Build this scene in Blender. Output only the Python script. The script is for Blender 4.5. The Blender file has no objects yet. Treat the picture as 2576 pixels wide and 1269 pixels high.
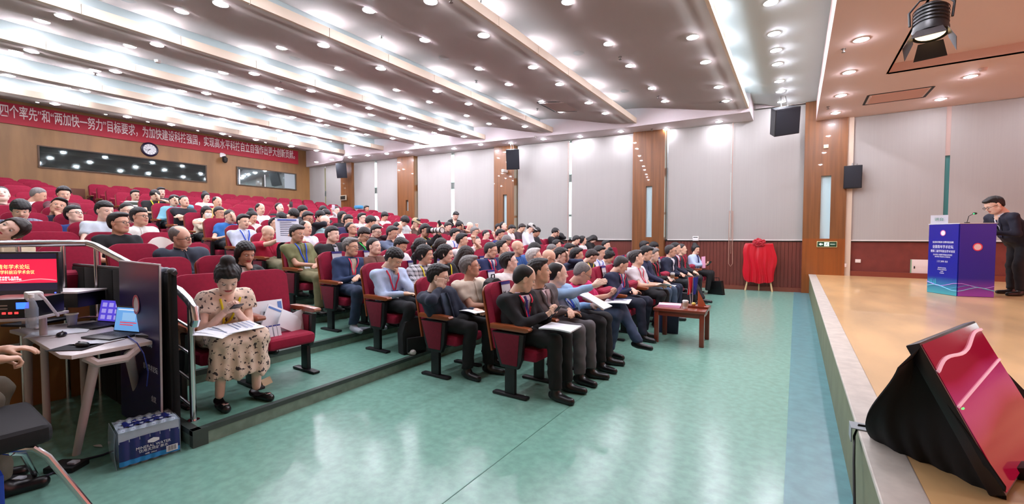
import bpy, bmesh, math, random
import numpy as np
from mathutils import Vector, Matrix
R = math.radians
rnd = random.Random(7)
C = bpy.context.scene.collection
SC = bpy.context.scene
# ---------------------------------------------------------------- camera, world, exposure
F = 1082.0; H0 = 1.5; YAW = R(33.46); PIT = R(2.14)
cam_d = bpy.data.cameras.new('camera'); cam = bpy.data.objects.new('camera', cam_d); C.objects.link(cam)
cam.location = (0, 0, H0); cam.rotation_euler = (R(90) - PIT, 0, YAW)
cam_d.sensor_fit = 'HORIZONTAL'; cam_d.sensor_width = 36; cam_d.lens = 36 * F / 2576; cam_d.clip_start = 0.05
SC.camera = cam
SC.view_settings.view_transform = 'Standard'; SC.view_settings.look = 'None'
SC.view_settings.gamma = 1; SC.view_settings.use_curve_mapping = False
SC.view_settings.exposure = 0.62
w = bpy.data.worlds.new('overcast_sky'); SC.world = w; w.use_nodes = True
bg = w.node_tree.nodes['Background']; bg.inputs[0].default_value = (0.86, 0.95, 1.0, 1); bg.inputs[1].default_value = 2.6
DOWN_E = 300.0      # downlight emission
COVE_E = 4.5       # cove strip emission
SPOT_W = 50.0      # stage lantern
LED_E = 1.7        # LED wall
SC.cycles.max_bounces = 8; SC.cycles.diffuse_bounces = 4; SC.cycles.glossy_bounces = 3; SC.cycles.sample_clamp_indirect = 6

# ---------------------------------------------------------------- survey helpers: sight lines of the photograph onto real planes
_f = np.array([-math.sin(YAW) * math.cos(PIT), math.cos(YAW) * math.cos(PIT), -math.sin(PIT)])
_r = np.array([math.cos(YAW), math.sin(YAW), 0]); _u = np.cross(_r, _f); _O = np.array([0, 0, H0])
def ray(x, y): return _f + (x - 1288) / F * _r - (y - 634.5) / F * _u
def onz(x, y, z): d = ray(x, y); return _O + d * (z - H0) / d[2]
def onx(x, y, X): d = ray(x, y); return _O + d * X / d[0]
def ony(x, y, Y): d = ray(x, y); return _O + d * Y / d[1]
def dep(x, y, t): return _O + ray(x, y) * t
WS = 0.118
def wy(X): return 13.745 + WS * min(X, .13)        # the window wall bends slightly at the stage pier
def onw(x, y, off=0):
    d = ray(x, y)
    if x > 2030: return _O + d * (13.76 - off) / d[1]
    return _O + d * (13.745 - off) / (d[1] - WS * d[0])

# ---------------------------------------------------------------- materials
def lin(h):
    if isinstance(h, tuple): return h
    h = h.lstrip('#'); c = [int(h[i:i+2], 16) / 255 for i in (0, 2, 4)]
    return tuple(x / 12.92 if x <= .04045 else ((x + .055) / 1.055) ** 2.4 for x in c)
MC = {}
def mat(col, rough=.6, metal=0, var=0, scale=8, bump=0, emit=0, sheen=0, spec=.5, stretch=(1, 1, 1), trans=0, kind=None, alpha=1, coat=0, c2=None):
    key = (col, rough, metal, var, scale, bump, emit, sheen, spec, stretch, trans, kind, alpha, coat, c2)
    if key in MC: return MC[key]
    m = bpy.data.materials.new('surface_%d' % len(MC)); m.use_nodes = True; nt = m.node_tree; N = nt.nodes; L = nt.links
    b = N['Principled BSDF']; c = lin(col)
    b.inputs['Base Color'].default_value = (*c, 1); b.inputs['Roughness'].default_value = rough; b.inputs['Metallic'].default_value = metal
    b.inputs['Specular IOR Level'].default_value = spec; b.inputs['Sheen Weight'].default_value = sheen; b.inputs['Coat Weight'].default_value = coat
    if sheen: b.inputs['Sheen Roughness'].default_value = .4; b.inputs['Sheen Tint'].default_value = (*[min(1, x * 1.5 + .1) for x in c], 1)
    if trans: b.inputs['Transmission Weight'].default_value = trans
    if alpha < 1: b.inputs['Alpha'].default_value = alpha
    if emit: b.inputs['Emission Color'].default_value = (*c, 1); b.inputs['Emission Strength'].default_value = emit
    if var or bump or kind:
        tc = N.new('ShaderNodeTexCoord'); mp = N.new('ShaderNodeMapping'); mp.inputs['Scale'].default_value = stretch
        L.new(tc.outputs['Object'], mp.inputs[0])
        nz = N.new('ShaderNodeTexNoise'); nz.inputs['Scale'].default_value = scale; nz.inputs['Detail'].default_value = 5
        L.new(mp.outputs[0], nz.inputs['Vector']); fac = nz.outputs['Fac']
        a = tuple(max(0, x * (1 - var)) for x in c); d = tuple(min(1, x * (1 + var)) for x in c)
        if c2: a = c; d = lin(c2)
        if kind == 'plaid':
            sx = N.new('ShaderNodeSeparateXYZ'); L.new(mp.outputs[0], sx.inputs[0]); tot = None
            for k_, (ch, fq, th) in enumerate(((1, scale * 2.2, .62), (2, scale * 2.0, .6), (1, scale * 2.2, .9))):
                md = N.new('ShaderNodeMath'); md.operation = 'MULTIPLY_ADD'; md.inputs[1].default_value = fq; md.inputs[2].default_value = .37 * k_; fr = N.new('ShaderNodeMath'); fr.operation = 'FRACT'
                gt = N.new('ShaderNodeMath'); gt.operation = 'GREATER_THAN'; gt.inputs[1].default_value = th
                L.new(sx.outputs[ch], md.inputs[0]); L.new(md.outputs[0], fr.inputs[0]); L.new(fr.outputs[0], gt.inputs[0])
                if tot is None: tot = gt.outputs[0]
                else:
                    ad = N.new('ShaderNodeMath'); L.new(tot, ad.inputs[0]); L.new(gt.outputs[0], ad.inputs[1]); tot = ad.outputs[0]
            hf = N.new('ShaderNodeMath'); hf.operation = 'MULTIPLY'; hf.inputs[1].default_value = .45; L.new(tot, hf.inputs[0])
            mx = N.new('ShaderNodeMix'); mx.data_type = 'RGBA'; mx.inputs[6].default_value = (*c, 1); mx.inputs[7].default_value = (*lin(c2), 1)
            L.new(hf.outputs[0], mx.inputs[0]); L.new(mx.outputs[2], b.inputs['Base Color'])
        elif kind == 'plaidold':
            br = N.new('ShaderNodeTexBrick'); br.offset = 0; br.inputs['Scale'].default_value = scale; br.inputs['Mortar Size'].default_value = .22
            br.inputs['Brick Width'].default_value = .5; br.inputs['Row Height'].default_value = .5
            br.inputs['Color1'].default_value = (*c, 1); br.inputs['Color2'].default_value = (*[x * .8 for x in c], 1); br.inputs['Mortar'].default_value = (*lin(c2), 1)
            sx = N.new('ShaderNodeSeparateXYZ'); cx = N.new('ShaderNodeCombineXYZ'); ad = N.new('ShaderNodeMath'); L.new(mp.outputs[0], sx.inputs[0])
            L.new(sx.outputs[0], ad.inputs[0]); L.new(sx.outputs[1], ad.inputs[1]); L.new(ad.outputs[0], cx.inputs[0]); L.new(sx.outputs[2], cx.inputs[1])
            L.new(cx.outputs[0], br.inputs['Vector']); L.new(br.outputs['Color'], b.inputs['Base Color'])
        elif kind == 'stripe':
            sx = N.new('ShaderNodeSeparateXYZ'); L.new(mp.outputs[0], sx.inputs[0]); md = N.new('ShaderNodeMath'); md.operation = 'MULTIPLY'; md.inputs[1].default_value = scale
            fr = N.new('ShaderNodeMath'); fr.operation = 'FRACT'; gt = N.new('ShaderNodeMath'); gt.operation = 'GREATER_THAN'; gt.inputs[1].default_value = .68
            L.new(sx.outputs[2], md.inputs[0]); L.new(md.outputs[0], fr.inputs[0]); L.new(fr.outputs[0], gt.inputs[0])
            mx = N.new('ShaderNodeMix'); mx.data_type = 'RGBA'; mx.inputs[6].default_value = (*c, 1); mx.inputs[7].default_value = (*lin(c2), 1)
            L.new(gt.outputs[0], mx.inputs[0]); L.new(mx.outputs[2], b.inputs['Base Color'])
        elif var or c2:
            rp = N.new('ShaderNodeValToRGB'); e = rp.color_ramp.elements
            e[0].position = .35; e[0].color = (*a, 1); e[1].position = .65; e[1].color = (*d, 1)
            if kind == 'floral': e[0].position = .385; e[1].position = .42
            L.new(fac, rp.inputs[0]); L.new(rp.outputs[0], b.inputs['Base Color'])
        if bump:
            bp = N.new('ShaderNodeBump'); bp.inputs['Strength'].default_value = bump; bp.inputs['Distance'].default_value = .01
            L.new(fac, bp.inputs['Height']); L.new(bp.outputs[0], b.inputs['Normal'])
    MC[key] = m; return m
def emis(col, s):
    k = ('e', col, s)
    if k in MC: return MC[k]
    m = bpy.data.materials.new('glow_%d' % len(MC)); m.use_nodes = True; nt = m.node_tree
    nt.nodes.remove(nt.nodes['Principled BSDF']); e = nt.nodes.new('ShaderNodeEmission')
    e.inputs[0].default_value = (*lin(col), 1); e.inputs[1].default_value = s
    nt.links.new(e.outputs[0], nt.nodes['Material Output'].inputs[0]); MC[k] = m; return m

# ---------------------------------------------------------------- mesh helpers
def link(o, parent=None):
    C.objects.link(o)
    if parent is not None: o.parent = parent
    return o
def meshdata(name, V, Q, mats=(), mi=None, smooth=True):
    V = np.asarray(V, np.float32); me = bpy.data.meshes.new(name)
    me.vertices.add(len(V)); me.vertices.foreach_set('co', V.ravel())
    if isinstance(Q, np.ndarray): k = Q.shape[1]; flat = Q.ravel(); st = np.arange(0, len(flat), k)
    else:
        flat = [i for q in Q for i in q]; st = np.cumsum([0] + [len(q) for q in Q[:-1]])
    me.loops.add(len(flat)); me.loops.foreach_set('vertex_index', np.asarray(flat, np.int32))
    me.polygons.add(len(st)); me.polygons.foreach_set('loop_start', np.asarray(st, np.int32))
    me.polygons.foreach_set('use_smooth', np.full(len(st), smooth, bool))
    if mi is not None: me.polygons.foreach_set('material_index', np.asarray(mi, np.int32))
    for m in mats: me.materials.append(m)
    me.update(calc_edges=True); return me
def mobj(name, me, parent=None, M=None):
    o = bpy.data.objects.new(name, me); link(o, parent)
    if M is not None: o.matrix_local = M
    return o
class B:
    """collects shapes in one bmesh"""
    def __init__(s): s.b = bmesh.new()
    def _x(s, vs, M):
        if M is not None: bmesh.ops.transform(s.b, matrix=M, verts=vs)
    def box(s, lo, hi, bev=0, M=None, seg=2):
        lo = Vector(lo); hi = Vector(hi); r = bmesh.ops.create_cube(s.b, size=1); vs = r['verts']
        for v in vs: v.co = Vector([(lo[i] + hi[i]) / 2 + v.co[i] * (hi[i] - lo[i]) for i in range(3)])
        if bev:
            es = list({e for v in vs for e in v.link_edges})
            rr = bmesh.ops.bevel(s.b, geom=es, offset=bev, segments=seg, affect='EDGES', profile=.6)
            vs = list({v for f in rr['faces'] for v in f.verts} | {v for v in vs if v.is_valid})
        s._x(vs, M); return s
    def prism(s, pts, d, axis=0, off=0, bev=0, M=None, seg=2):
        """pts: 2D polygon in the two other axes, extruded along axis from off by d"""
        def mk(p, t):
            q = [0, 0, 0]; o = [i for i in range(3) if i != axis]; q[axis] = t; q[o[0]] = p[0]; q[o[1]] = p[1]; return q
        a = [s.b.verts.new(mk(p, off)) for p in pts]; c = [s.b.verts.new(mk(p, off + d)) for p in pts]; n = len(pts)
        f1 = s.b.faces.new(a[::-1]); f2 = s.b.faces.new(c); side = [s.b.faces.new((a[i], a[(i+1) % n], c[(i+1) % n], c[i])) for i in range(n)]
        bmesh.ops.recalc_face_normals(s.b, faces=[f1, f2] + side); vs = a + c
        if bev:
            es = list(f1.edges) + list(f2.edges)
            rr = bmesh.ops.bevel(s.b, geom=es, offset=bev, segments=seg, affect='EDGES', profile=.6)
            vs = list({v for f in rr['faces'] for v in f.verts} | {v for v in vs if v.is_valid})
        s._x(vs, M); return s
    def cyl(s, p, q, r, r2=None, n=12, cap=True, M=None):
        p = Vector(p); q = Vector(q); d = q - p; r2 = r if r2 is None else r2
        rr = bmesh.ops.create_cone(s.b, cap_ends=cap, segments=n, radius1=max(r, 1e-4), radius2=max(r2, 1e-4), depth=d.length)
        T = Matrix.Translation((p + q) / 2) @ d.to_track_quat('Z', 'Y').to_matrix().to_4x4()
        bmesh.ops.transform(s.b, matrix=T if M is None else M @ T, verts=rr['verts']); return s
    def ball(s, c, r, M=None, n=12):
        rr = bmesh.ops.create_uvsphere(s.b, u_segments=n, v_segments=max(6, n // 2 + 2), radius=1)
        r = (r, r, r) if not hasattr(r, '__len__') else r
        T = Matrix.Translation(c) @ Matrix.Diagonal((*r, 1)); bmesh.ops.transform(s.b, matrix=T if M is None else M @ T, verts=rr['verts']); return s
    def lathe(s, prof, n=20, M=None):
        rings = []
        for r, z in prof: rings.append([s.b.verts.new((r * math.cos(2*math.pi*i/n), r * math.sin(2*math.pi*i/n), z)) for i in range(n)])
        fs = []
        for a, c in zip(rings, rings[1:]):
            for i in range(n): fs.append(s.b.faces.new((a[i], a[(i+1) % n], c[(i+1) % n], c[i])))
        s._x([v for g in rings for v in g], M); return s
    def tube(s, pts, r, n=8, M=None, cap=True):
        P = [Vector(p) for p in pts]; rings = []; up = Vector((0, 0, 1)); rr = r if hasattr(r, '__len__') else [r] * len(P)
        for i, p in enumerate(P):
            t = (P[min(i+1, len(P)-1)] - P[max(i-1, 0)]).normalized()
            if abs(t.dot(up)) > .98: up = Vector((0, 1, 0)) if abs(t.y) < .9 else Vector((1, 0, 0))
            a = t.cross(up).normalized(); c = a.cross(t); up = c
            rings.append([s.b.verts.new(p + (a * math.cos(2*math.pi*k/n) + c * math.sin(2*math.pi*k/n)) * rr[i]) for k in range(n)])
        for a, c in zip(rings, rings[1:]):
            for i in range(n): s.b.faces.new((a[i], c[i], c[(i+1) % n], a[(i+1) % n]))
        if cap: s.b.faces.new(rings[0]); s.b.faces.new(rings[-1][::-1])
        s._x([v for g in rings for v in g], M); return s
    def grid(s, fn, nu, nv, thick=0):
        g = [[s.b.verts.new(fn(i / nu, j / nv)) for j in range(nv + 1)] for i in range(nu + 1)]
        fs = [s.b.faces.new((g[i][j], g[i+1][j], g[i+1][j+1], g[i][j+1])) for i in range(nu) for j in range(nv)]
        if thick:
            bmesh.ops.recalc_face_normals(s.b, faces=fs); bmesh.ops.solidify(s.b, geom=fs, thickness=thick)
        return s
    def me(s, name, m, smooth=None):
        bmesh.ops.recalc_face_normals(s.b, faces=s.b.faces[:])
        me = bpy.data.meshes.new(name); s.b.to_mesh(me); s.b.free(); me.materials.append(m)
        if smooth is None: smooth = 35
        if smooth:
            for p in me.polygons: p.use_smooth = True
            try: me.set_sharp_from_angle(angle=R(smooth))
            except Exception: pass
        return me
    def go(s, name, m, parent=None, M=None, smooth=None): return mobj(name, s.me(name, m, smooth), parent, M)
def tag(o, label, cat, group=None, kind=None):
    if label: o['label'] = label
    if cat: o['category'] = cat
    if group: o['group'] = group
    if kind: o['kind'] = kind
    return o
def empty(name, loc=(0, 0, 0), label=None, cat=None, group=None, rz=0):
    o = bpy.data.objects.new(name, None); link(o); o.location = loc; o.rotation_euler = (0, 0, rz); o.empty_display_size = .1
    return tag(o, label, cat, group)
def st(o): o['kind'] = 'structure'; return o
def copy_tree(src, parent=None):
    c = src.copy(); C.objects.link(c); c.parent = parent
    if parent is not None: c.matrix_parent_inverse = src.matrix_parent_inverse.copy()
    for ch in list(src.children): copy_tree(ch, c)
    return c
def text_me(body, size, m, ext=.002, align='CENTER', xs=1, bold=0, sp=1):
    cu = bpy.data.curves.new('lettering', 'FONT'); cu.body = body; cu.size = size; cu.extrude = ext; cu.align_x = align; cu.align_y = 'CENTER'; cu.offset = bold; cu.resolution_u = 2; cu.space_line = sp
    o = bpy.data.objects.new('lettering', cu); C.objects.link(o)
    dg = bpy.context.evaluated_depsgraph_get(); me = bpy.data.meshes.new_from_object(o.evaluated_get(dg))
    C.objects.unlink(o); bpy.data.objects.remove(o); bpy.data.curves.remove(cu)
    me.transform(Matrix.Diagonal((xs, 1, 1, 1))); me.materials.clear(); me.materials.append(m); return me
def frame(o, x, y, z=None):
    """matrix from origin and two axes"""
    x = Vector(x).normalized(); y = Vector(y); y = (y - x * x.dot(y)).normalized(); z = x.cross(y)
    M = Matrix((x, y, z)).transposed().to_4x4(); M.translation = Vector(o); return M
def rotz(a): return Matrix.Rotation(a, 4, 'Z')
T = Matrix.Translation
# ================================================================ STRUCTURE
GREEN = '#5f9c88'
m_floor = mat('#78a898', rough=.22, var=.09, scale=16, bump=.02, spec=.6)
m_tier = mat('#659685', rough=.42, var=.12, scale=16, bump=.04)
m_border = mat('#5a8e93', rough=.3, var=.12, scale=9, spec=.5)
m_riser = mat('#74897a', rough=.5, var=.15, scale=12)
m_nose = mat('#394540', rough=.5, var=.1)
m_wood_l = mat('#8d673c', rough=.45, var=.16, scale=3, stretch=(1, 1, .18), bump=.02)
m_pier = mat('#764a26', rough=.35, var=.2, scale=5, stretch=(3, 3, .12), coat=.2)
m_pier2 = mat('#864717', rough=.35, var=.12, scale=5, stretch=(3, 3, .12), coat=.2)
m_wain = mat('#6b3228', rough=.45, var=.1, scale=6, stretch=(6, 6, .3))
m_ceil = mat('#d0c2bc', rough=.75)
m_ceilw = mat('#c9d2d2', rough=.8)
m_fascia = mat('#e2d3bf', rough=.6)
m_bulk = mat('#cfc6c8', rough=.75)
m_pink = mat('#d8bfb8', rough=.75)
m_white = mat('#e8e8e6', rough=.5)
m_steel = mat('#d8d8dc', rough=.18, metal=1)
m_black = mat('#0c0c0e', rough=.5)
m_stage = mat('#d0ac78', rough=.28, var=.16, scale=2.2, stretch=(1, .35, 1), bump=.01, coat=.25)
FL = [0, 0, 0, .12, .24, .37, .51, .655, .80, .94, 1.08, 1.215, 1.36, 1.5, 1.64, 1.78, 1.92, 2.06]
def RX(n): return -2.2 - .98 * (n - 1)
def Y0(n): return 3.27 + .035 * (n - 1)
XL = -18.8
b = B(); b.box((-20, -3, -.2), (10, 14.6, 0)); floor = st(b.go('floor', m_floor, smooth=0))
b = B(); b.prism([(-.03, -3), (.3, -3), (.3, 13.7), (-.03, 13.7)], .004, axis=2); b.go('floor_border', m_border, floor, smooth=0)
p, q = onz(1110, 1269, 0), onz(1546, 936, 0)
b = B(); b.prism([(p[0], p[1]), (p[0] + .006, p[1]), (q[0] + .006, q[1]), (q[0], q[1])], .002, axis=2); b.go('floor_joint', mat('#4d8272', rough=.4), floor, smooth=0)
# --- seating tiers: riser, tread and dark nosing for every step
tiers = empty('seating_tiers'); st(tiers)
for n in range(3, 18):
    f = RX(n) + (.5 if n == 3 else .38); k = -(.055) if n < 5 else 0
    ylo = 1.25 if n < 5 else -3
    s = lambda y: f + k * min(0, y - 3.8) if n < 5 else f
    xb = RX(n + 1) + .2 if n < 17 else XL
    yhi = wy(f) + .02
    A = [(s(ylo), ylo), (s(3.8), 3.8), (s(3.8), yhi), (xb, yhi), (xb, ylo)]
    z0 = 0
    b = B(); b.prism([(x, y) for x, y in A], FL[n] - z0 - .012, axis=2, off=z0); b.go('riser', m_riser, tiers, smooth=0)
    b = B(); b.prism([(x + (.0 if i > 2 else -.055), y + (.05 if y == ylo and n < 5 else 0)) for i, (x, y) in enumerate(A)], .013, axis=2, off=FL[n] - .012); b.go('tread', m_tier, tiers, smooth=0)
    b = B(); b.prism([(s(ylo) + .006, ylo - .005), (s(3.8) + .006, 3.8), (s(3.8) + .006, yhi), (s(3.8) - .05, yhi), (s(3.8) - .05, 3.8), (s(ylo) - .05, ylo - .005)], .05 if n > 3 else .035, axis=2, off=FL[n] - (.05 if n > 3 else .035) + .003)
    b.go('nosing', m_nose, tiers, smooth=0)
    if n in (3, 4):
        b = B(); b.box((xb, ylo - .006, FL[n] - .035), (s(ylo), ylo + .05, FL[n] + .003)); b.go('nosing', m_nose, tiers, smooth=0)
    if n == 3:
        b = B(); b.box((s(ylo) - .05, ylo - .006, 0), (s(ylo) + .006, ylo + .09, .12)); b.go('corner_trim', m_nose, tiers, smooth=0)
# wooden parapet in front of the raised left block
b = B(); b.box((-5.635, -3, 0), (-5.6, 1.18, .9)); par = st(b.go('wall_parapet', mat('#a8703a', rough=.4, var=.12, scale=4, stretch=(1, 1, .2)), smooth=0))
for z in (.55, .86): b = B(); b.box((-5.6, -3, z), (-5.59, 1.18, z + .022)); b.go('white_strip', m_white, par, smooth=0)
# --- rear wall (left in the photograph)
b = B(); b.box((XL - .2, -3, 0), (XL, 14.6, 5.7)); wl = st(b.go('wall_left', m_wood_l, smooth=0))
b = B(); b.box((XL, 2.85, 2.2), (XL + .03, 3.95, 2.98)); b.go('low_panel', mat('#6a3c28', rough=.5), wl, smooth=0)
# --- near wall and the far stage wall close the room
b = B(); b.box((-20, -3.2, 0), (10, -3, 5.7)); st(b.go('wall_front', mat('#b9a184', rough=.7), smooth=0))
b = B(); b.box((9, -3, 0), (9.2, 14.6, 5.7)); st(b.go('wall_right', mat('#a7524a', rough=.7), smooth=0))
# --- window wall
wb = empty('wall_back'); st(wb)
def wbox(x0, x1, z0, z1, off0, off1, name, m, par_=wb, bev=0):
    """a block along the window wall; off = distance in front of its plane"""
    y = lambda x, o: (wy(x) if x <= .13 else 13.76) - o
    b = B(); b.prism([(x0, y(x0, off1)), (x1, y(x1, off1)), (x1, y(x1, off0)), (x0, y(x0, off0))], z1 - z0, axis=2, off=z0, bev=bev); return b.go(name, m, par_, smooth=0)
piers = [(-16.65, -16.0), (-13.48, -12.65), (-9.05, -8.26), (-4.22, -3.30), (.13, 1.02)]
wbox(-18.8, .13, 0, 1.37, -.25, -.02, 'wainscot', m_wain); 
for i in range(0, 40):                                     # vertical boards of the wainscot near the stage
    x = -3.28 + i * .0865
    if x > .1: break
    wbox(x, x + .078, .1, 1.36, -.03, .004, 'board', m_wain)
wbox(-3.3, .13, 0, .11, -.02, .07, 'skirting', mat('#7c4030', rough=.4)); wbox(-8.26, -4.22, 0, .11, -.02, .07, 'skirting', mat('#7c4030', rough=.4))
wbox(-3.3, .13, 1.345, 1.4, -.02, .02, 'sill', m_black); wbox(-18.8, -3.3, 1.345, 1.4, -.02, .02, 'sill', m_black)
wbox(1.02, 9, .5, 1.36, -.25, -.0, 'wainscot', mat('#6f3029', rough=.45, var=.1, scale=5)); wbox(1.02, 9, 1.35, 1.39, -.02, .03, 'sill', m_black)
wbox(1.02, 9, .5, .62, -.02, .07, 'skirting', mat('#7c3a2a', rough=.4))
wbox(-18.8, -1.05, 4.66, 5.65, -.25, .02, 'wall_top', m_bulk); wbox(-1.05, .13, 4.96, 5.65, -.25, .02, 'wall_top', m_bulk); wbox(.13, 9, 4.45, 5.65, -.25, .02, 'wall_top', m_bulk)
slots = {4: (2066, 2087, 443, 601), 3: (1625, 1639, 469, 597), 2: (1265, 1274.5, 490, 574), 1: (1021, 1027, 504, 531)}
for i, (x0, x1) in enumerate(piers):
    top = 4.66 if i < 4 else 4.97; ztop = 4.96 if i == 4 else top
    if i in slots:
        a, c, t, bt = slots[i]; P1 = onw(a, t, .15); P2 = onw(c, bt, .15)
        sx0, sx1, sz1, sz0 = P1[0], P2[0], P1[2], P2[2]
        wbox(x0, x1, 0, sz0, -.2, .15, 'pier', m_pier2 if i == 4 else m_pier); wbox(x0, x1, sz1, ztop, -.2, .15, 'pier', m_pier)
        wbox(x0, sx0, sz0, sz1, -.2, .15, 'pier', m_pier); wbox(sx1, x1, sz0, sz1, -.2, .15, 'pier', m_pier)
        wbox(sx0, sx1, sz0, sz1, .05, .06, 'slot_glass', mat('#c4e2e8', rough=.12)); wbox(sx0, sx1, sz0, sz1, -.2, -.17, 'slot_back', mat('#b8c8c8', rough=.8))
    else: wbox(x0, x1, 0, ztop, -.2, .15, 'pier', m_pier)
wbox(1.02, 1.14, .5, 4.45, 0, .1, 'pipe_trim', mat('#c9b8a4', rough=.5))
wbox(-1.0, .13, 4.96, 5.05, -.2, .1, 'wall_cap', m_bulk)
# windows: aluminium frame, panes; daylight comes in around the blinds
glass = mat('#d8efe9', rough=.02, trans=1, spec=.4)
m_frame = mat('#b9bdbb', rough=.4, metal=.2)
wins = [(-18.75, -16.65), (-16.0, -13.48), (-12.65, -9.05), (-8.26, -4.22), (-3.30, .13), (1.05, 4.9), (5.0, 8.9)]
for i, (x0, x1) in enumerate(wins):
    top = 4.66 if i < 4 else (4.96 if i == 4 else 4.45); o = empty('window_%d' % (i + 1), ((x0 + x1) / 2, wy(x0) + .15, 1.4)); st(o); o.location = (0, 0, 0)
    for z0, z1 in ((1.4, 1.46), (2.15, 2.22), (3.3, 3.55), (top - .06, top)): wbox(x0, x1, z0, z1, -.16, -.1, 'rail', m_frame, o)
    k = max(2, round((x1 - x0) / 1.0))
    for j in range(k + 1):
        x = x0 + (x1 - x0 - .05) * j / k; wbox(x, x + .05, 1.46, top - .06, -.16, -.1, 'mullion', m_frame, o)
    wbox(x0 + .03, x1 - .03, 1.46, top - .06, -.135, -.13, 'pane', glass, o)
# --- bulkhead along the window wall, with its inner edge as measured
BK = [(-18.8, 11.35), (-15.9, 11.2), (-15.0, 10.66), (-13.12, 11.0), (-11.0, 11.27), (-8.82, 11.67), (-6.46, 12.05), (-3.94, 12.42), (-1.05, 12.56)]
b = B(); b.prism(BK + [(-1.05, wy(-1.05) + .0), (-18.8, wy(-18.8) + .0)], .9, axis=2, off=4.66); bulk = st(b.go('ceiling_bulkhead', m_bulk, smooth=0))
def bky(x):
    xs, ys = zip(*BK); return float(np.interp(x, xs, ys))
# --- stage
b = B(); b.box((.3, -3, 0), (9, 13.76, .488)); stage = st(b.go('floor_stage', mat('#6e7256', rough=.6, var=.12, scale=4), smooth=0))
b = B(); b.box((.44, -3, .488), (9, 13.76, .5)); b.go('stage_boards', m_stage, stage, smooth=0)
b = B(); b.box((.285, -3, .478), (.44, 13.6, .502), .006); b.go('stage_nosing', mat('#b9b3a8', rough=.5, var=.1, scale=10), stage, smooth=0)
# --- ceiling
ceil = empty('ceiling'); st(ceil)
b = B(); b.box((-20, -3, 5.6), (10, 14.6, 5.7)); b.go('slab', m_ceilw, ceil, smooth=0)
LIP = [-1.11, -3.94, -6.46, -8.82, -11.0, -13.12, -15.0]
def prof(x0, x1, z1, t=None):
    n = 12; pts = []
    for i in range(n + 1):
        u = i / n; sgn = u * u * (3 - 2 * u); pts.append((x0 + (x1 - x0) * u, 4.755 + (z1 - 4.755) * sgn))
    return pts
cove_m = emis('#cdeeff', COVE_E)
for i, X in enumerate(LIP):
    last = i == len(LIP) - 1
    xe = LIP[i + 1] - .38 if not last else XL; z1 = 5.19 if not last else 5.38; yh = max(bky(X), bky(xe)) + .3
    pr = prof(X, xe, z1)
    b = B(); nP = len(pr)
    g = [[b.b.verts.new((x, y, z)) for y in (-3, yh)] for x, z in pr] ; 
    for a_, c_ in zip(g, g[1:]): b.b.faces.new((a_[0], c_[0], c_[1], a_[1]))
    bmesh.ops.solidify(b.b, geom=b.b.faces[:], thickness=-.02)
    b.go('ceiling_panel', m_ceil, ceil, smooth=60)
    # fascia boards with open joints
    y = -3.0
    while y < bky(X) - .01:
        y2 = min(y + 1.22, bky(X)); b = B(); b.box((X - .012, y + .004, 4.745), (X + .035, y2 - .004, 4.895)); b.go('fascia_board', m_fascia, ceil, smooth=0); y = y2
    # cove trough: back board and light strip behind the lip
    b = B(); b.box((X - .43, -3, 4.815), (X - .40, yh, 5.24)); b.go('cove_back', m_ceilw, ceil, smooth=0)
    cl = empty('cove_light_strip', (X - .2, 0, 4.815), 'cool white cove light strip hidden behind ceiling lip %s from the stage' % ['first', 'second', 'third', 'fourth', 'fifth', 'sixth', 'seventh'][i], 'strip light', 'cove light strips')
    b = B(); b.box((-.02, -2.9, 0), (.02, bky(X) - .05, .03)); b.go('tube', cove_m, cl, smooth=0)
    b = B(); b.box((-.035, -2.9, -.03), (.035, bky(X) - .05, -.002)); b.go('batten', m_white, cl, smooth=0)
b = B(); b.prism([(-1.49, 5.19), (-1.2, 5.17), (-.8, 5.05), (-.55, 4.965), (.44, 4.965), (.44, 5.0), (-.5, 5.0), (-1.49, 5.24)], 16.74, axis=1, off=-3); b.go('front_ceiling', m_ceilw, ceil, smooth=60)
# stage ceiling: lower, pinkish, with a raised light slot
P = [onz(2210, 185, 4.45), onz(2576, 133, 4.45), onz(2310, 65, 4.45)]
b = B()
for lo, hi in (((.42, -3), (1.33, 13.74)), ((1.33, 10.4), (9, 13.74)), ((1.33, -3), (9, 5.2))): b.box((*lo, 4.45), (*hi, 4.47))
b.box((.36, -3, 4.45), (.42, 13.74, 5.0)); b.box((1.33, 10.4, 4.45), (9, 10.43, 4.64)); b.box((1.33, 5.2, 4.45), (9, 5.23, 4.64)); b.box((1.3, 5.2, 4.45), (1.33, 10.4, 4.64)); b.go('stage_ceiling', m_pink, ceil, smooth=0)
b = B(); b.box((1.3, 5.1, 4.62), (9, 10.5, 4.66)); b.go('recess_top', mat('#d8c4bf', rough=.8), ceil, smooth=0)

gx = onw(2371, 500)[0]; gx2 = onw(2385, 500)[0]; gz = onw(2378, 392)[2]
wbox(gx - .05, gx2 + .05, gz, 4.45, -.1, .02, 'blind_seam_panel', mat('#b9a49b', rough=.85)); wbox(gx - .05, gx2 + .05, 1.38, gz, -.1, -.02, 'teal_pane', mat('#4f8c8c', rough=.25))
# large LED wall showing a red slide at the back of the stage (outside the picture, it tints the stage)
led = empty('led_wall', (8.9, 2.6, 1.2)); tag(led, 'large LED wall glowing with a red slide behind the stage', 'screen')
b = B(); b.box((-.02, 0, 0), (.0, 7.6, 3.2)); b.go('screen', emis('#ff9c94', LED_E), led, smooth=0)
b = B(); b.box((0, -.05, -.05), (.08, 7.65, 3.25)); b.go('frame', m_black, led, smooth=0)
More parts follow.
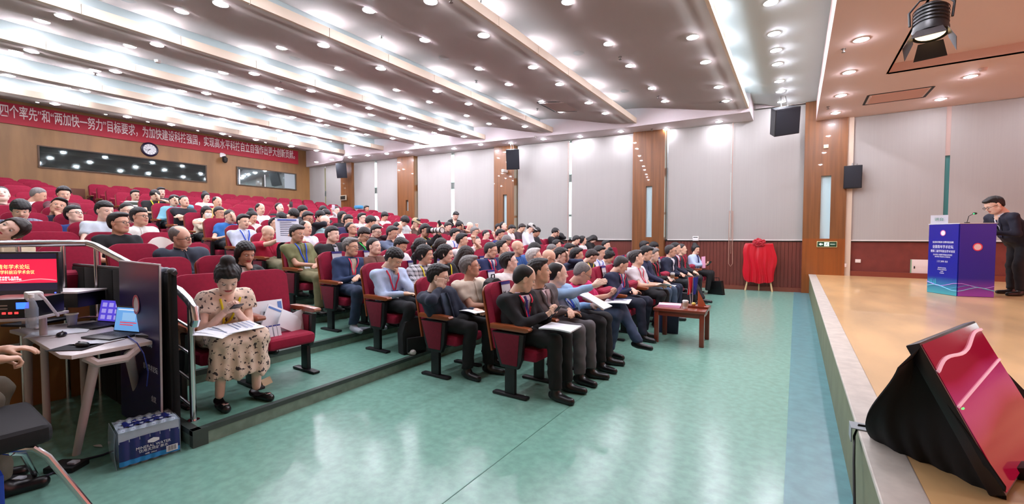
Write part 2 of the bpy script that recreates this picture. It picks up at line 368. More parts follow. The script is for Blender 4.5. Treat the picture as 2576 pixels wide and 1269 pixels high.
# ================================================================ FIXTURES
ORD = ['first', 'second', 'third', 'fourth', 'fifth', 'sixth', 'seventh', 'eighth', 'ninth', 'tenth', 'eleventh', 'twelfth', 'thirteenth', 'fourteenth', 'fifteenth', 'sixteenth', 'seventeenth']
lamp_m = emis('#f4f2ff', DOWN_E)
b = B(); b.lathe([(.062, .03), (.07, 0), (.095, -.006), (.1, .0), (.1, .012)], 20); ring_me = b.me('trim_ring', m_white)
b = B(); b.lathe([(0.0, -.028), (.03, -.025), (.052, -.012), (.062, .006), (.062, .012), (0, .012)], 16); disc_me = b.me('lamp', lamp_m)
def downlight(x, y, z, label, group):
    o = empty('downlight', (x, y, z), label, 'ceiling light', group)
    mobj('trim_ring', ring_me, o); mobj('lamp', disc_me, o); return o
YD = [.45, 1.77, 2.9, 4.48, 5.7, 7.28, 8.4, 9.95, 11.05]
def pz(i, x):
    X = LIP[i]; xe = LIP[i+1] - .38 if i < 6 else XL; z1 = 5.19 if i < 6 else 5.38; u = (x - X) / (xe - X); return 4.755 + (z1 - 4.755) * u * u * (3 - 2 * u)
for i in range(7):
    for row, dx in ((0, .38), (1, 1.7)):
        if i == 0 and row == 1: dx = 1.82
        if i == 6 and row: dx = 2.2
        ys = YD if i else [2.9, 4.6, 5.95, 7.64, 8.85, 10.47, 11.65]
        if i == 6: ys = [1.6, 2.75, 4.13, 5.13, 6.49, 7.5, 8.75, 9.7]
        for j, y in enumerate(ys):
            x = LIP[i] - dx
            if y > bky(x) - .1: continue
            downlight(x, y, pz(i, x) - .004, '%s downlight from the window %s %s panel from the stage' % (ORD[len(ys) - 1 - j], ['at the lip of the', 'mid-panel in the'][row], ORD[i]), 'downlights in the ceiling panels')
for j, y in enumerate([4.5, 5.6, 6.6, 7.55, 8.72, 9.51, 10.28, 11.43, 12.25, 13.19]):
    downlight(-.39, y, 4.962, 'recessed downlight in the flat front ceiling, %s from the window wall' % ORD[9 - j], 'downlights in the flat front ceiling')
for j, (x, y) in enumerate([(.76, 5.3), (.75, 8.37), (.73, 9.9), (.72, 11.43), (.72, 12.96), (2.62, 11.39), (2.53, 12.91), (4.5, 11.39), (4.5, 12.91), (4.5, 4), (2.5, 4)]):
    if x < 1: l = 'recessed downlight along the edge of the pink stage ceiling, %s from the window wall' % ORD[4 - j]
    else: l = 'recessed downlight in the pink stage ceiling, %s row, %s' % ('window-side' if y > 12 else 'second' if y > 11 else 'near', 'nearer the hall' if x < 3 else 'nearer the backdrop')
    downlight(x, y, 4.447, l, 'downlights in the stage ceiling')
for j, p in enumerate([(1809, 306), (1676, 325), (1562, 331), (1459, 344), (1367, 350), (1285, 360), (1209, 364), (1142, 374), (1087, 378), (1023, 384), (973, 387), (925, 391), (880, 396), (835, 402), (796, 408)]):
    q = onz(*p, 4.657); downlight(q[0], q[1], 4.657, 'recessed downlight under the window bulkhead, %s from the stage' % ORD[j], 'downlights under the window bulkhead')
# round ceiling loudspeakers, sprinklers, detectors
def cs(x, y, z, label, g):
    b = B(); b.lathe([(0, -.012), (.1, -.01), (.115, 0)], 20); o = b.go('ceiling_speaker', mat('#a8a39f', rough=.8)); o.location = (x, y, z); return tag(o, label, 'ceiling speaker', g)
for i, (x, y) in enumerate([(-8.66, 2.37), (-8.62, 5.01), (-3.68, 7.99), (-3.66, 10.69), (-6.0, 6.6), (-10.9, 4.4)]):
    k = [j for j in range(7) if LIP[j] > x][-1]
    cs(x, y, pz(k, x) - .005, ['round grey ceiling speaker at top left of the ceiling', 'round grey ceiling speaker right of the top left one', 'round grey ceiling speaker in the panel nearest the stage', 'round grey ceiling speaker close to the window bulkhead', 'round grey ceiling speaker in the second ceiling panel', 'round grey ceiling speaker in the fourth ceiling panel'][i], 'round ceiling speakers')
b = B(); b.cyl((0, 0, 0), (0, 0, -.05), .012, n=8); b.cyl((0, 0, -.05), (0, 0, -.056), .028, n=10); b.cyl((0, 0, -.001), (0, 0, -.008), .035, n=12); spr_me = b.me('sprinkler', mat('#8b8680', rough=.4, metal=.6))
SPR = [(960, 95), (1198, 206), (1560, 147), (1655, 245), (1352, 276), (240, 187), (705, 205), (1135, 2), (2122, 128), (2083, 272), (1640, 327), (1347, 345), (1210, 5)]
for j, p in enumerate(SPR):
    x = onz(*p, 4.85)[0]
    if x > .45: z = 4.45
    elif x > -1.1: z = 4.965
    elif p[1] > 320: z = 4.66
    else: z = pz([k for k in range(7) if LIP[k] > x][-1], x)
    q = onz(*p, z - .03); o = mobj('sprinkler', spr_me); o.location = (q[0], q[1], z); tag(o, 'small metal sprinkler head hanging from the ceiling, %s of thirteen from the left' % (ORD[sorted(range(13), key=lambda k: SPR[k][0]).index(j)]), 'sprinkler', 'ceiling sprinklers')
for j, (p, z) in enumerate([((397, 152), 4.95), ((2473, 172), 4.45), ((1410, 256), 4.97)]):
    q = onz(*p, z); b = B(); b.lathe([(0, -.05), (.045, -.045), (.06, -.01), (.06, 0)], 16); o = b.go('smoke_detector', m_white if j != 1 else m_pink); o.location = (q[0], q[1], z); tag(o, ['white smoke detector between coves at upper left', 'pinkish smoke detector in the stage ceiling at the right', 'small smoke detector beside the ceiling cassette'][j], 'smoke detector')
# ceiling cassette vents
def cassette(x0, x1, y0, y1, z, label, m):
    o = empty('ceiling_vent', ((x0 + x1) / 2, (y0 + y1) / 2, z), label, 'air vent'); w_, d_ = (x1 - x0) / 2, (y1 - y0) / 2
    b = B(); b.box((-w_ + .06, -d_ + .06, -.012), (w_ - .06, d_ - .06, 0)); b.go('grille', m, o)
    b = B(); dk = mat('#1d1a1a', rough=.7)
    for s in (-1, 1): b.box((-w_, s * d_ - .022, -.006), (w_, s * d_ + .022, .003)); b.box((s * w_ - .022, -d_, -.006), (s * w_ + .022, d_, .003))
    b.go('slot', dk, o); return o
cassette(1.2, 2.2, 11.75, 12.55, 4.45, 'cassette air vent with dark slots in the pink stage ceiling', mat('#cf9f90', rough=.7))
c_ = cassette(-5.75, -4.7, 9.9, 10.9, 4.93, 'square ceiling cassette vent in the second ceiling panel', mat('#9d8880', rough=.7)); c_.rotation_euler = (0, R(8), 0)
q = onz(1825, 252, 4.8); b = B(); b.box((-.14, -.02, -.01), (.14, .02, 0)); o = b.go('ceiling_slot', m_black); o.location = (q[0], q[1], pz(0, q[0]) - .002); tag(o, 'thin dark slot outlet in the ceiling panel nearest the stage', 'air vent')
# --- roller blinds
m_blind = mat('#a3a19d', rough=.85, var=.015, scale=3, stretch=(12, 12, .2)); m_bar = mat('#d6d4d0', rough=.5)
BL = [((781, 819), 'narrow grey roller blind in the rear corner by the wooden wall'), ((822, 863), 'grey roller blind behind the rear wall speaker'), ((893, 944), 'grey roller blind right of the rear speaker pier'), ((950, 1005), 'grey roller blind left of the second pier from the rear'),
      ((1052, 1136), 'grey roller blind right of the second pier from the rear'), ((1144, 1248), 'grey roller blind left of the pier with the middle speaker'), ((1304, 1432), 'grey roller blind right of the middle speaker, with its shadow'), ((1438, 1594), 'grey roller blind left of the bare wooden pier'),
      ((1680, 1837), 'wide grey roller blind right of the bare wooden pier, above seated people'), ((1837, 2022), 'wide grey roller blind behind the hanging speaker, above the red easel'), ((2137, 2371), 'warm grey roller blind at the stage side, left of the teal gap'), ((2384, 2560), 'warm grey roller blind behind the standing speaker on stage')]
for i, ((a, c), lab) in enumerate(BL):
    P1 = onw(a, 550, .02); P2 = onw(c, 550, .02) if i < 11 else np.array([7.5, 13.74, 0])
    x0, x1 = P1[0], P2[0]; zt = 4.65 if i < 9 else (4.94 if i == 9 else 4.44)
    y0, y1 = (wy(x0), wy(x1)) if i < 10 else (13.76, 13.76)
    y0 -= .03 + .015 * (i in (8, 10)); y1 -= .03 + .015 * (i in (8, 10))
    L = math.hypot(x1 - x0, y1 - y0); o = empty('roller_blind', (x0, y0, 0), lab, 'window blind', 'roller blinds', math.atan2(y1 - y0, x1 - x0))
    b = B(); b.grid(lambda u, v: (L * u, -.012 * math.sin(u * math.pi) * math.sin(v * 3.1) - .006 * math.sin(u * 9 + i), 1.39 + (zt - 1.39) * v), 14, 8, .0015); b.go('fabric', m_blind, o, smooth=80)
    b = B(); b.box((0, -.014, 1.372), (L, .014, 1.4), .004); b.go('bottom_bar', m_bar, o)
    b = B(); b.cyl((0, .04, zt - .05), (L, .04, zt - .05), .035, n=14); b.go('roller_tube', m_bar, o)
    if i in (7, 9, 6):
        s = .03 if i == 9 else L - .03; b = B(); b.tube([(s, -.04, zt - .08), (s, -.045, 1.0)], .006, 6); 
        if i == 9: b.tube([(s - .05, -.04, 2.2), (s - .05, -.045, .72), (s, -.05, .64), (s + .05, -.045, .72), (s + .03, -.045, 2.2)], .008, 6)
        b.go('pull_cord', mat('#b58a78', rough=.6), o)
# shallow recess face seen in the gap on the stage side is the window glass itself
# --- slogan banner on the rear wall
bn = empty('slogan_banner', (XL + .03, 5.2, 4.72), 'long red slogan banner with white Chinese characters under the rear ceiling', 'banner')
b = B(); b.grid(lambda u, v: (.012 + .012 * math.sin(u * 40) * (v - .5) ** 2, -7 + 12.75 * u, (.0 if v < 1 else .0) + .585 * v - .03 * (1 - u)), 90, 4, .004); b.go('cloth', mat('#b01832', rough=.55, sheen=.2), bn, smooth=80)
tm = text_me('“四个率先”和“两加快一努力”目标要求，为加快建设科技强国，实现高水平科技自立自强作出更大创新贡献。', .4, mat('#f0dede', rough=.5), ext=.002, align='LEFT', bold=.004)
xs = [v.co.x for v in tm.vertices]; wd = max(xs) - min(xs); tm.transform(T((-min(xs), 0, 0))); tm.transform(Matrix.Diagonal((8.6 / wd, .98, 1, 1)))
o = mobj('slogan_lettering', tm, bn, frame((.045, -3.02, .3), (0, 1, .006), (0, 0, 1)))
# --- clock
ck = empty('wall_clock', (XL + .02, 5.62, 4.5), 'round white wall clock with dark rim below the banner', 'clock'); Mk = frame((0, 0, 0), (0, 1, 0), (0, 0, 1))
b = B(); b.lathe([(.18, .02), (.215, .035), (.24, .02), (.245, 0), (0, 0)], 36, M=Mk); b.go('rim', mat('#1d1330', rough=.3), ck)
b = B(); b.lathe([(0, .018), (.19, .018)], 36, M=Mk); b.go('dial', mat('#d6dadc', rough=.4), ck)
b = B()
for k in range(12): a = k * math.pi / 6; b.box((-.006, .145, .019), (.006, .17, .022), M=Mk @ rotz(a))
b.go('hour_marks', m_black, ck)
b = B(); b.box((-.009, -.02, .023), (.009, .1, .027), M=Mk @ rotz(R(135))); b.box((-.006, -.03, .028), (.006, .15, .031), M=Mk @ rotz(R(100))); b.go('hands', m_black, ck)
for k in range(12):
    a = math.pi / 2 - (k + 1) * math.pi / 6; t = text_me(str(k + 1), .045, m_black, .001); mobj('numeral', t, ck, Mk @ T((.118 * math.cos(a), .118 * math.sin(a), .02)))
# --- control-room windows in the rear wall (glass set in a dark reveal)
def rear_glass(p0, p1, z0, z1, label, bright):
    o = empty('control_room_window', (XL + .01, p0, z0), label, 'interior window'); W = p1 - p0; Hh = z1 - z0
    b = B(); 
    for lo, hi in (((0, -.04, -.03), (.03, W + .04, 0)), ((0, -.04, Hh), (.03, W + .04, Hh + .03)), ((0, -.04, 0), (.03, 0, Hh)), ((0, W, 0), (.03, W + .04, Hh))): b.box(lo, hi)
    b.go('frame', mat('#4a3520', rough=.5), o, smooth=0)
    b = B(); b.box((.002, 0, 0), (.012, W, Hh)); b.go('glass', mat('#56605f' if not bright else '#8a9a9a', rough=.04, metal=.85), o, smooth=0)
    return o
rear_glass(3.0, 7.3, 3.56, 4.16, 'long control room window reflecting rows of ceiling lights', 0)
g2 = rear_glass(8.42, 10.82, 3.58, 4.26, 'short control room window near the corner with pale bright room inside', 1)
b = B(); b.box((.013, 1.9, .02), (.016, 2.36, .66)); b.go('pale_partition', mat('#9aa7aa', rough=.5), g2)
b = B(); b.box((.013, 1.05, 0), (.018, 1.08, .5)); b.box((.013, .05, 0), (.018, .09, .6)); b.go('post', m_white, g2)
# --- dome camera
dc = empty('security_camera', (XL, 7.9, 4.45), 'black dome security camera on the rear wall under the banner', 'security camera')
b = B(); b.box((0, -.1, .12), (.04, .1, .3), .01); b.go('mount_box', m_white, dc); b = B(); b.box((.03, -.03, .1), (.25, .03, .15)); b.lathe([(0, -.14), (.07, -.1), (.09, -.03), (.09, .06), (.05, .1), (0, .1)], 16, M=T((.2, 0, .02))); b.go('dome', m_black, dc)
# --- wall loudspeakers
m_spk = mat('#14161c', rough=.65, var=.2, scale=60, bump=.1)
def wall_speaker(c, W, Hh, D, yaw, tilt, label, bracket_to, roll=0):
    o = empty('wall_speaker', c, label, 'loudspeaker', 'hanging wall speakers'); M = rotz(yaw) @ Matrix.Rotation(tilt, 4, 'Y') @ Matrix.Rotation(roll, 4, 'X')
    b = B(); b.prism([(-.5 * D, -W * .36), (.5 * D, -W / 2), (.5 * D, W / 2), (-.5 * D, W * .36)], Hh, axis=2, off=-Hh / 2, bev=.012, M=M); b.go('cabinet', m_spk, o)
    b = B(); b.box((.5 * D - .004, -W / 2 + .02, -Hh / 2 + .02), (.5 * D + .012, W / 2 - .02, Hh / 2 - .02), .006, M=M); b.go('grille', mat('#1b1f28', rough=.8), o)
    b = B(); t = Vector(bracket_to) - Vector(c); p = (M @ Vector((-.3 * D, 0, Hh / 2)))
    b.tube([p, p + Vector((0, 0, .06)), Vector((t.x, t.y, max(t.z, p.z + .05)))], .014, 8); p2 = M @ Vector((-.1 * D, W * .2, Hh / 2)); b.tube([p2, Vector((t.x + .1, t.y, max(t.z, p.z + .05)))], .01, 6)
    b.go('bracket', mat('#9a9a98', rough=.4, metal=.7), o); return o
wall_speaker((-.33, 12.55, 4.32), .56, .64, .42, R(-62), R(20), 'large black loudspeaker hanging from the front ceiling beside the pier', (-.4, 12.75, 4.96), R(8))
P = onw(1288, 401, .55); wall_speaker(tuple(P), .44, .66, .36, R(-48), R(14), 'black loudspeaker bracketed on the middle wooden pier', tuple(P + np.array([-.1, .0, .62])), R(4))
P = onw(861, 429, .5); wall_speaker(tuple(P), .42, .62, .36, R(-45), R(12), 'small far black loudspeaker near the rear corner', tuple(P + np.array([-.1, .0, .4])), R(3))
P = ony(2144, 446, 13.6); o = wall_speaker(tuple(P), .36, .56, .26, R(-90), R(4), 'black loudspeaker mounted flat on the stage side wall', tuple(P + np.array([0, .12, .3])))
# --- exit sign, sockets, small plates
ex = empty('exit_sign', tuple(onw(2080, 615, .16)), 'green exit sign with white arrow and running figure on stage pier', 'sign'); Me = frame((0, 0, 0), (1, 0, 0), (0, 0, 1))
b = B(); b.box((-.21, -.075, -.01), (.21, .075, .02), .006, M=Me); b.go('frame', mat('#d8cf9a', rough=.4), ex)
b = B(); b.box((-.198, -.063, .02), (.198, .063, .023), M=Me); b.go('panel', mat('#0d3a22', rough=.4), ex)
ws = mat('#e8fff0', rough=.4, emit=.5)
b = B(); b.prism([(-.17, 0), (-.12, .035), (-.12, .012), (-.08, .012), (-.08, -.012), (-.12, -.012), (-.12, -.035)], .002, axis=2, off=.0235, M=Me); b.go('arrow', ws, ex)
b = B(); b.box((-.055, -.05, .0235), (.045, .05, .0255), M=Me); b.go('door_pictogram', ws, ex)
b = B(); g_ = .026
b.ball((.0, .032, g_), (.009, .009, .002), M=Me)
for s in (((.0, .02), (-.008, -.008)), ((-.008, -.008), (-.028, -.022)), ((-.028, -.022), (-.035, -.044)), ((-.008, -.008), (.015, -.02)), ((.015, -.02), (.01, -.044)), ((.0, .016), (.025, .006)), ((0, .016), (-.022, .008)), ((-.022, .008), (-.03, -.006))): b.cyl((*s[0], g_), (*s[1], g_), .0055, n=6, M=Me)
b.go('running_figure', mat('#0d3a22', rough=.4), ex); mobj('exit_lettering', text_me('安全出口', .026, ws, .001), ex, Me @ T((.12, 0, .024)))
for (px, py, off, w_, h_, lab, col) in [(2078, 369, .155, .1, .09, 'small cream wall plate high on the stage pier', '#e6d4b0'), (2158, 657, .0, .11, .085, 'white double socket on the stage wainscot', '#e4dcd6'), (1270, 431, .3, .09, .1, 'small white box on the middle pier under the speaker', '#dcd8d0'), (2126, 668, .1, .05, .09, 'small white switch box at the foot of the stage pier', '#e4dcd6')]:
    P = onw(px, py, off if off else .005); b = B(); b.box((-w_ / 2, -.03 - (.12 if off == .3 else 0), -h_ / 2), (w_ / 2, .0 + (.12 if off == .3 else 0), h_ / 2), .006); o = b.go('wall_plate', mat(col, rough=.4)); o.location = tuple(P); tag(o, lab, 'wall plate')
P1 = onw(2290, 653); P2 = onw(2330, 690); o = empty('wall_cabinet', (P1[0], 13.755, P2[2]), 'white low electrical cabinet door behind the blue lectern', 'cabinet')
b = B(); b.box((0, -.02, 0), (.62, .0, P1[2] - P2[2]), .004); b.go('body', mat('#dccfca', rough=.4), o); b = B(); b.box((.06, -.03, .12), (.08, -.02, .18)); b.go('latch', m_black, o)
b = B(); b.box((-.0, -.024, 0), (.02, -.018, P1[2] - P2[2])); b.go('green_edge', mat('#7aa884', rough=.4), o)
P = onw(865, 498, .16); b = B(); b.box((-.2, -.05, -.11), (.2, 0, .11), .008); o = b.go('small_exit_box', mat('#b9ae98', rough=.5)); o.location = tuple(P); tag(o, 'small dark framed exit box low on the rear pier', 'sign')
b = B(); b.box((-.16, -.056, -.075), (.16, -.05, .075)); b.go('panel', mat('#1c1c14', rough=.5), o)
P = onw(1750, 601, .06); o = empty('note_on_blind', tuple(P), 'small white device standing on the sill under the wide blind', 'device'); b = B(); b.box((-.08, -.03, -.06), (.08, .03, .07), .01); b.go('body', m_white, o); b = B(); b.box((-.06, -.034, .03), (.06, -.03, .05)); b.go('display', m_black, o)
# --- theatre lantern over the stage
sp = empty('stage_lantern', tuple(ony(2340, 75, 5.7)), 'black stage lantern with barn doors hanging from the stage ceiling', 'stage light'); aim = Vector((-.05, -.22, -1)).normalized()
sp.scale = (1.05, 1.05, 1.05); Ml = aim.to_track_quat('Z', 'Y').to_matrix().to_4x4()
b = B(); b.lathe([(.0, -.24), (.08, -.235), (.115, -.2), (.12, -.02), (.128, 0), (.128, .05), (.118, .055)], 24, M=Ml)
for k in range(5): b.lathe([(.121, -.19 + k * .035), (.126, -.185 + k * .035), (.121, -.18 + k * .035)], 24, M=Ml)
b.go('housing', mat('#0d0d10', rough=.45), sp)
b = B(); b.lathe([(0, .02), (.07, .035), (.105, .04)], 20, M=Ml); b.go('lens', mat('#ffd9a0', rough=.2, emit=2.5), sp)
for k, (ax, s) in enumerate(((0, 1), (0, -1), (1, 1), (1, -1))):
    Mb = Ml @ rotz(k * math.pi / 2) @ T((.115, 0, .055)) @ Matrix.Rotation(R(22 if k != 1 else 38), 4, 'Y'); b = B(); b.prism([(-.085, 0), (.085, 0), (.115, .15), (-.115, .15)], .003, axis=0, M=Mb, off=0); b.go('barn_door', mat('#1c1014', rough=.5), sp)
b = B(); b.tube([Ml @ Vector((.14, 0, -.08)), Ml @ Vector((.15, 0, -.22)), Ml @ Vector((.08, 0, -.32)), Ml @ Vector((-.08, 0, -.32)), Ml @ Vector((-.15, 0, -.22)), Ml @ Vector((-.14, 0, -.08))], .01, 8); q = Ml @ Vector((0, 0, -.32))
b.cyl(q, (q.x, q.y, (4.60 - sp.location.z) / 1.05), .018); b.go('yoke', m_black, sp)
b = B(); b.tube([q + Vector((0, 0, .05)), q + Vector((.25, -.02, .1)), q + Vector((.45, 0, .1))], .035, 8); b.go('safety_bundle', mat('#161318', rough=.7), sp)
ld = bpy.data.lights.new('lantern_light', 'SPOT'); ld.energy = SPOT_W; ld.color = (1, .82, .62); ld.spot_size = R(70); ld.spot_blend = .6; ld.shadow_soft_size = .08
lo = bpy.data.objects.new('lantern_beam', ld); link(lo, sp); lo.matrix_local = T(aim * .09) @ aim.to_track_quat('-Z', 'Y').to_matrix().to_4x4()
b = B(); b.box((-1.0, -.03, 0), (1.6, .03, .04)); o = b.go('lantern_rail', mat('#8f8a90', rough=.4, metal=.6)); o.location = (sp.location.x + .1, sp.location.y + .1, 4.57); tag(o, 'grey ceiling rail carrying the stage lantern', 'rail')
# ================================================================ AUDITORIUM SEATS
m_seat = mat('#8d0a31', rough=.9, sheen=.1, var=.08, scale=30, bump=.05)
m_seatd = mat('#6e0a26', rough=.9, sheen=.1, var=.08, scale=30, bump=.05)
m_arm = mat('#8f4a27', rough=.3, var=.2, scale=6, stretch=(.3, 2, 2), coat=.4)
m_leg = mat('#101014', rough=.45)
m_shell = mat('#8c4520', rough=.35, var=.15, scale=5)
def rrect(w_, z0, z1, r, n=5, tw=0):
    """rounded-top rectangle in YZ; tw narrows the bottom"""
    pts = [(-w_ / 2 + tw, z0), (w_ / 2 - tw, z0)]
    for i in range(n + 1): a = i / n * math.pi / 2; pts.append((w_ / 2 - r + r * math.cos(a), z1 - r * .8 + r * .8 * math.sin(a)))
    for i in range(n + 1): a = math.pi / 2 + i / n * math.pi / 2; pts.append((-w_ / 2 + r + r * math.cos(a), z1 - r * .8 + r * .8 * math.sin(a)))
    return pts
Mt = T((-.19, 0, .42)) @ Matrix.Rotation(R(-11), 4, 'Y')
b = B(); b.prism(rrect(.47, 0, .63, .11, tw=.01), .085, axis=0, off=-.045, bev=.022, M=Mt); ME_back = b.me('backrest', m_seat)
b = B(); b.prism(rrect(.478, -.02, .62, .11), .022, axis=0, off=-.068, bev=.006, M=Mt); ME_shell = b.me('back_shell', m_shell)
b = B(); b.box((-.19, -.228, .335), (.25, .228, .445), .045, seg=3); ME_down = b.me('seat_cushion', m_seat)
Mu = T((-.12, 0, .40)) @ Matrix.Rotation(R(-72), 4, 'Y'); b = B(); b.box((-.02, -.228, -.075), (.40, .228, .045), .045, M=Mu, seg=3); ME_up = b.me('seat_cushion', m_seat)
Mh = T((-.14, 0, .40)) @ Matrix.Rotation(R(-38), 4, 'Y'); b = B(); b.box((-.02, -.228, -.075), (.42, .228, .045), .045, M=Mh, seg=3); ME_half = b.me('seat_cushion', m_seat)
arm = [(-.22, .622), (.17, .618), (.205, .628), (.215, .645), (.2, .662), (0, .672), (-.22, .668)]
b = B(); b.prism(arm, .075, axis=1, off=-.2985, bev=.008); ME_arm = b.me('armrest', m_arm)
pan = [(-.2, .6), (.155, .6), (.13, .36), (.09, .27), (-.1, .27), (-.14, .36)]
b = B(); b.prism(pan, .05, axis=1, off=-.291, bev=.008); ME_side = b.me('side_panel', m_leg)
pin = [(-.185, .59), (.11, .59), (.085, .3), (-.08, .3)]
b = B(); b.prism(pin, .008, axis=1, off=-.298, bev=.003); ME_up2 = b.me('upholstered_panel', m_seatd)
b = B(); b.box((-.055, -.288, .02), (.055, -.248, .3), .006); ME_leg = b.me('leg', m_leg)
b = B(); b.box((-.19, -.305, 0), (.19, -.232, .028), .013); ME_foot = b.me('foot', m_leg)
T_far = T((0, .535, 0))
SEATS = {}
def seat(n, y, state, label, group, last=False, first=False):
    o = empty('auditorium_seat', (RX(n), y, FL[n]), label, 'seat', group)
    mobj('backrest', ME_back, o); mobj('back_shell', ME_shell, o); mobj('seat_cushion', {'down': ME_down, 'up': ME_up, 'half': ME_half}[state], o)
    for M in ([None] if not last else [None, T_far]):
        mobj('armrest', ME_arm, o, M); s = mobj('side_panel', ME_side, o, M); mobj('leg', ME_leg, o, M); mobj('foot', ME_foot, o, M)
        if (M is None and first) or M is not None: mobj('upholstered_panel', ME_up2, s)
    return o
PITCH = .53
PLAN = []           # (row, block, index, y)
for n in range(1, 18):
    k = 17 if n < 6 else 15 if n < 14 else 14
    for i in range(k): PLAN.append((n, 'main', i, Y0(n) + .04 + PITCH * (i + .5), k))
    if n >= 3:
        yr = Y0(n) - .87; ymin = 1.3 if n < 5 else .1155 * abs(RX(n)) - .35
        k = int((yr - ymin) / PITCH)
        for i in range(k): PLAN.append((n, 'left', i, yr - PITCH * (i + .5), k))
DEBUG = 0
# ================================================================ PEOPLE (implicit surfaces turned into meshes)
def snet(f, lo, hi, h):
    lo = np.asarray(lo, float); n = np.ceil((np.asarray(hi) - lo) / h).astype(int) + 1
    ax = [lo[i] + h * np.arange(n[i]) for i in range(3)]
    P = np.stack(np.meshgrid(*ax, indexing='ij'), -1).reshape(-1, 3).astype(np.float32)
    v = f(P).reshape(n); s = v < 0; m = n - 1
    acc = np.zeros((*m, 3), np.float32); cnt = np.zeros(m, np.float32); I = np.indices(m).astype(np.float32)
    quads = []
    for a in range(3):
        b_, c_ = [i for i in range(3) if i != a]
        sl0 = [slice(None)] * 3; sl1 = [slice(None)] * 3; sl0[a] = slice(0, n[a] - 1); sl1[a] = slice(1, n[a])
        v0, v1 = v[tuple(sl0)], v[tuple(sl1)]; cr = (v0 < 0) != (v1 < 0); t = np.where(cr, v0 / np.where(v0 == v1, 1, v0 - v1), 0)
        for ob in (0, 1):
            for oc in (0, 1):
                sl = [slice(None)] * 3; sl[b_] = slice(ob, ob + m[b_]); sl[c_] = slice(oc, oc + m[c_]); k = cr[tuple(sl)]; tt = t[tuple(sl)]
                acc[..., a] += np.where(k, I[a] + tt, 0); acc[..., b_] += np.where(k, I[b_] + ob, 0); acc[..., c_] += np.where(k, I[c_] + oc, 0); cnt += k
        sl = [slice(None)] * 3; sl[b_] = slice(1, m[b_]); sl[c_] = slice(1, m[c_]); E_ = np.argwhere(cr[tuple(sl)])
        if len(E_):
            E_[:, b_] += 1; E_[:, c_] += 1; inside = s[E_[:, 0], E_[:, 1], E_[:, 2]]
            db = np.zeros(3, int); db[b_] = 1; dc = np.zeros(3, int); dc[c_] = 1
            q = [E_ - db - dc, E_ - dc, E_, E_ - db]; q = [np.ravel_multi_index(x.T, m) for x in q]; q = np.stack(q, 1)
            flip = inside if a != 1 else ~inside
            q[~flip] = q[~flip][:, ::-1]; quads.append(q)
    ok = cnt > 0
    if not quads: return np.zeros((0, 3)), np.zeros((0, 4), int)
    idx = -np.ones(np.prod(m), int); idx[ok.ravel()] = np.arange(ok.sum())
    V = lo + h * (acc[ok] / cnt[ok][:, None]); Q = idx[np.concatenate(quads)]
    return V, Q[(Q >= 0).all(1)]
def cone(P, a, b, ra, rb):
    a = np.asarray(a, np.float32); b = np.asarray(b, np.float32); ba = b - a; L = max(float(ba @ ba), 1e-9)
    t = np.clip((P - a) @ ba / L, 0, 1); return np.linalg.norm(P - a - t[:, None] * ba, axis=1) - (ra + (rb - ra) * t)
def ell(P, c, r):
    r = np.asarray(r, np.float32); q = (P - np.asarray(c, np.float32)) / r; k = np.linalg.norm(q, axis=1); return (k - 1) * r.min() * (1 if r.max() / r.min() < 1.2 else 1.0)
def sm(a, b, k):
    h = np.clip(.5 + .5 * (b - a) / k, 0, 1); return b + (a - b) * h - k * h * (1 - h)
def smx(a, b, k): return -sm(-a, -b, k)
def sme(ds, k):
    d = ds[0]
    for x in ds[1:]: d = sm(d, x, k)
    return d
# ---- head in its own frame: x forward, y left, z up, centre between the ears
def head_sdf(kind):
    fat = {'m': 0, 'f': -.004, 'fat': .009}[kind]; jaw = {'m': 0, 'f': -.006, 'fat': .01}[kind]
    def f(P):
        Q = P.copy(); Q[:, 1] = np.abs(Q[:, 1])
        d = ell(P, (-.012, 0, .035), (.1, .077 + fat * .6, .09))
        d = sm(d, ell(P, (.03, 0, -.03), (.06, .056 + fat, .078)), .035)
        d = sm(d, ell(P, (.048, 0, -.082), (.034, .036 + jaw, .03)), .03)
        d = sm(d, cone(Q, (.0, .052 + jaw, -.06), (.045, .028 + jaw, -.09), .02 + jaw * .5, .02), .03)
        d = sm(d, cone(Q, (.058, .036 + fat * .6, -.03), (.05, .04 + fat, -.045), .022, .02), .02)
        d = sm(d, cone(Q, (.078, .012, .024), (.068, .042, .022), .012, .011), .014)
        d = smx(d, -ell(Q, (.094, .031, .004), (.014, .019, .0105)), .012)
        d = sm(d, cone(P, (.084, 0, .012), (.104, 0, -.024), .008, .0115), .01)
        d = sm(d, cone(Q, (.094, .008, -.026), (.092, .012, -.027), .009, .008), .007)
        d = sm(d, ell(Q, (.084, .0, -.053), (.012, .023, .0065)), .006); d = sm(d, ell(Q, (.081, .0, -.064), (.012, .019, .0068)), .005)
        d = smx(d, -ell(Q, (.097, 0, -.0585), (.008, .022, .0018)), .004)
        e = ell(Q, (-.006, .08 + fat, -.006), (.02, .0105, .033)); e = smx(e, -ell(Q, (.002, .0885 + fat, -.002), (.01, .006, .018)), .006)
        d = sm(d, e, .008)
        d = sm(d, cone(P, (-.018, 0, -.05), (-.04, 0, -.17), .05 + fat, .056 + fat * 1.5), .03)
        return d
    return f
def merge(parts):
    V = []; Q = []; M = []; o = 0
    for v, q, m in parts:
        V.append(v); Q.append(q + o); M.append(np.full(len(q), m) if np.isscalar(m) else m); o += len(v)
    return np.concatenate(V), np.concatenate(Q), np.concatenate(M)
HC = {}
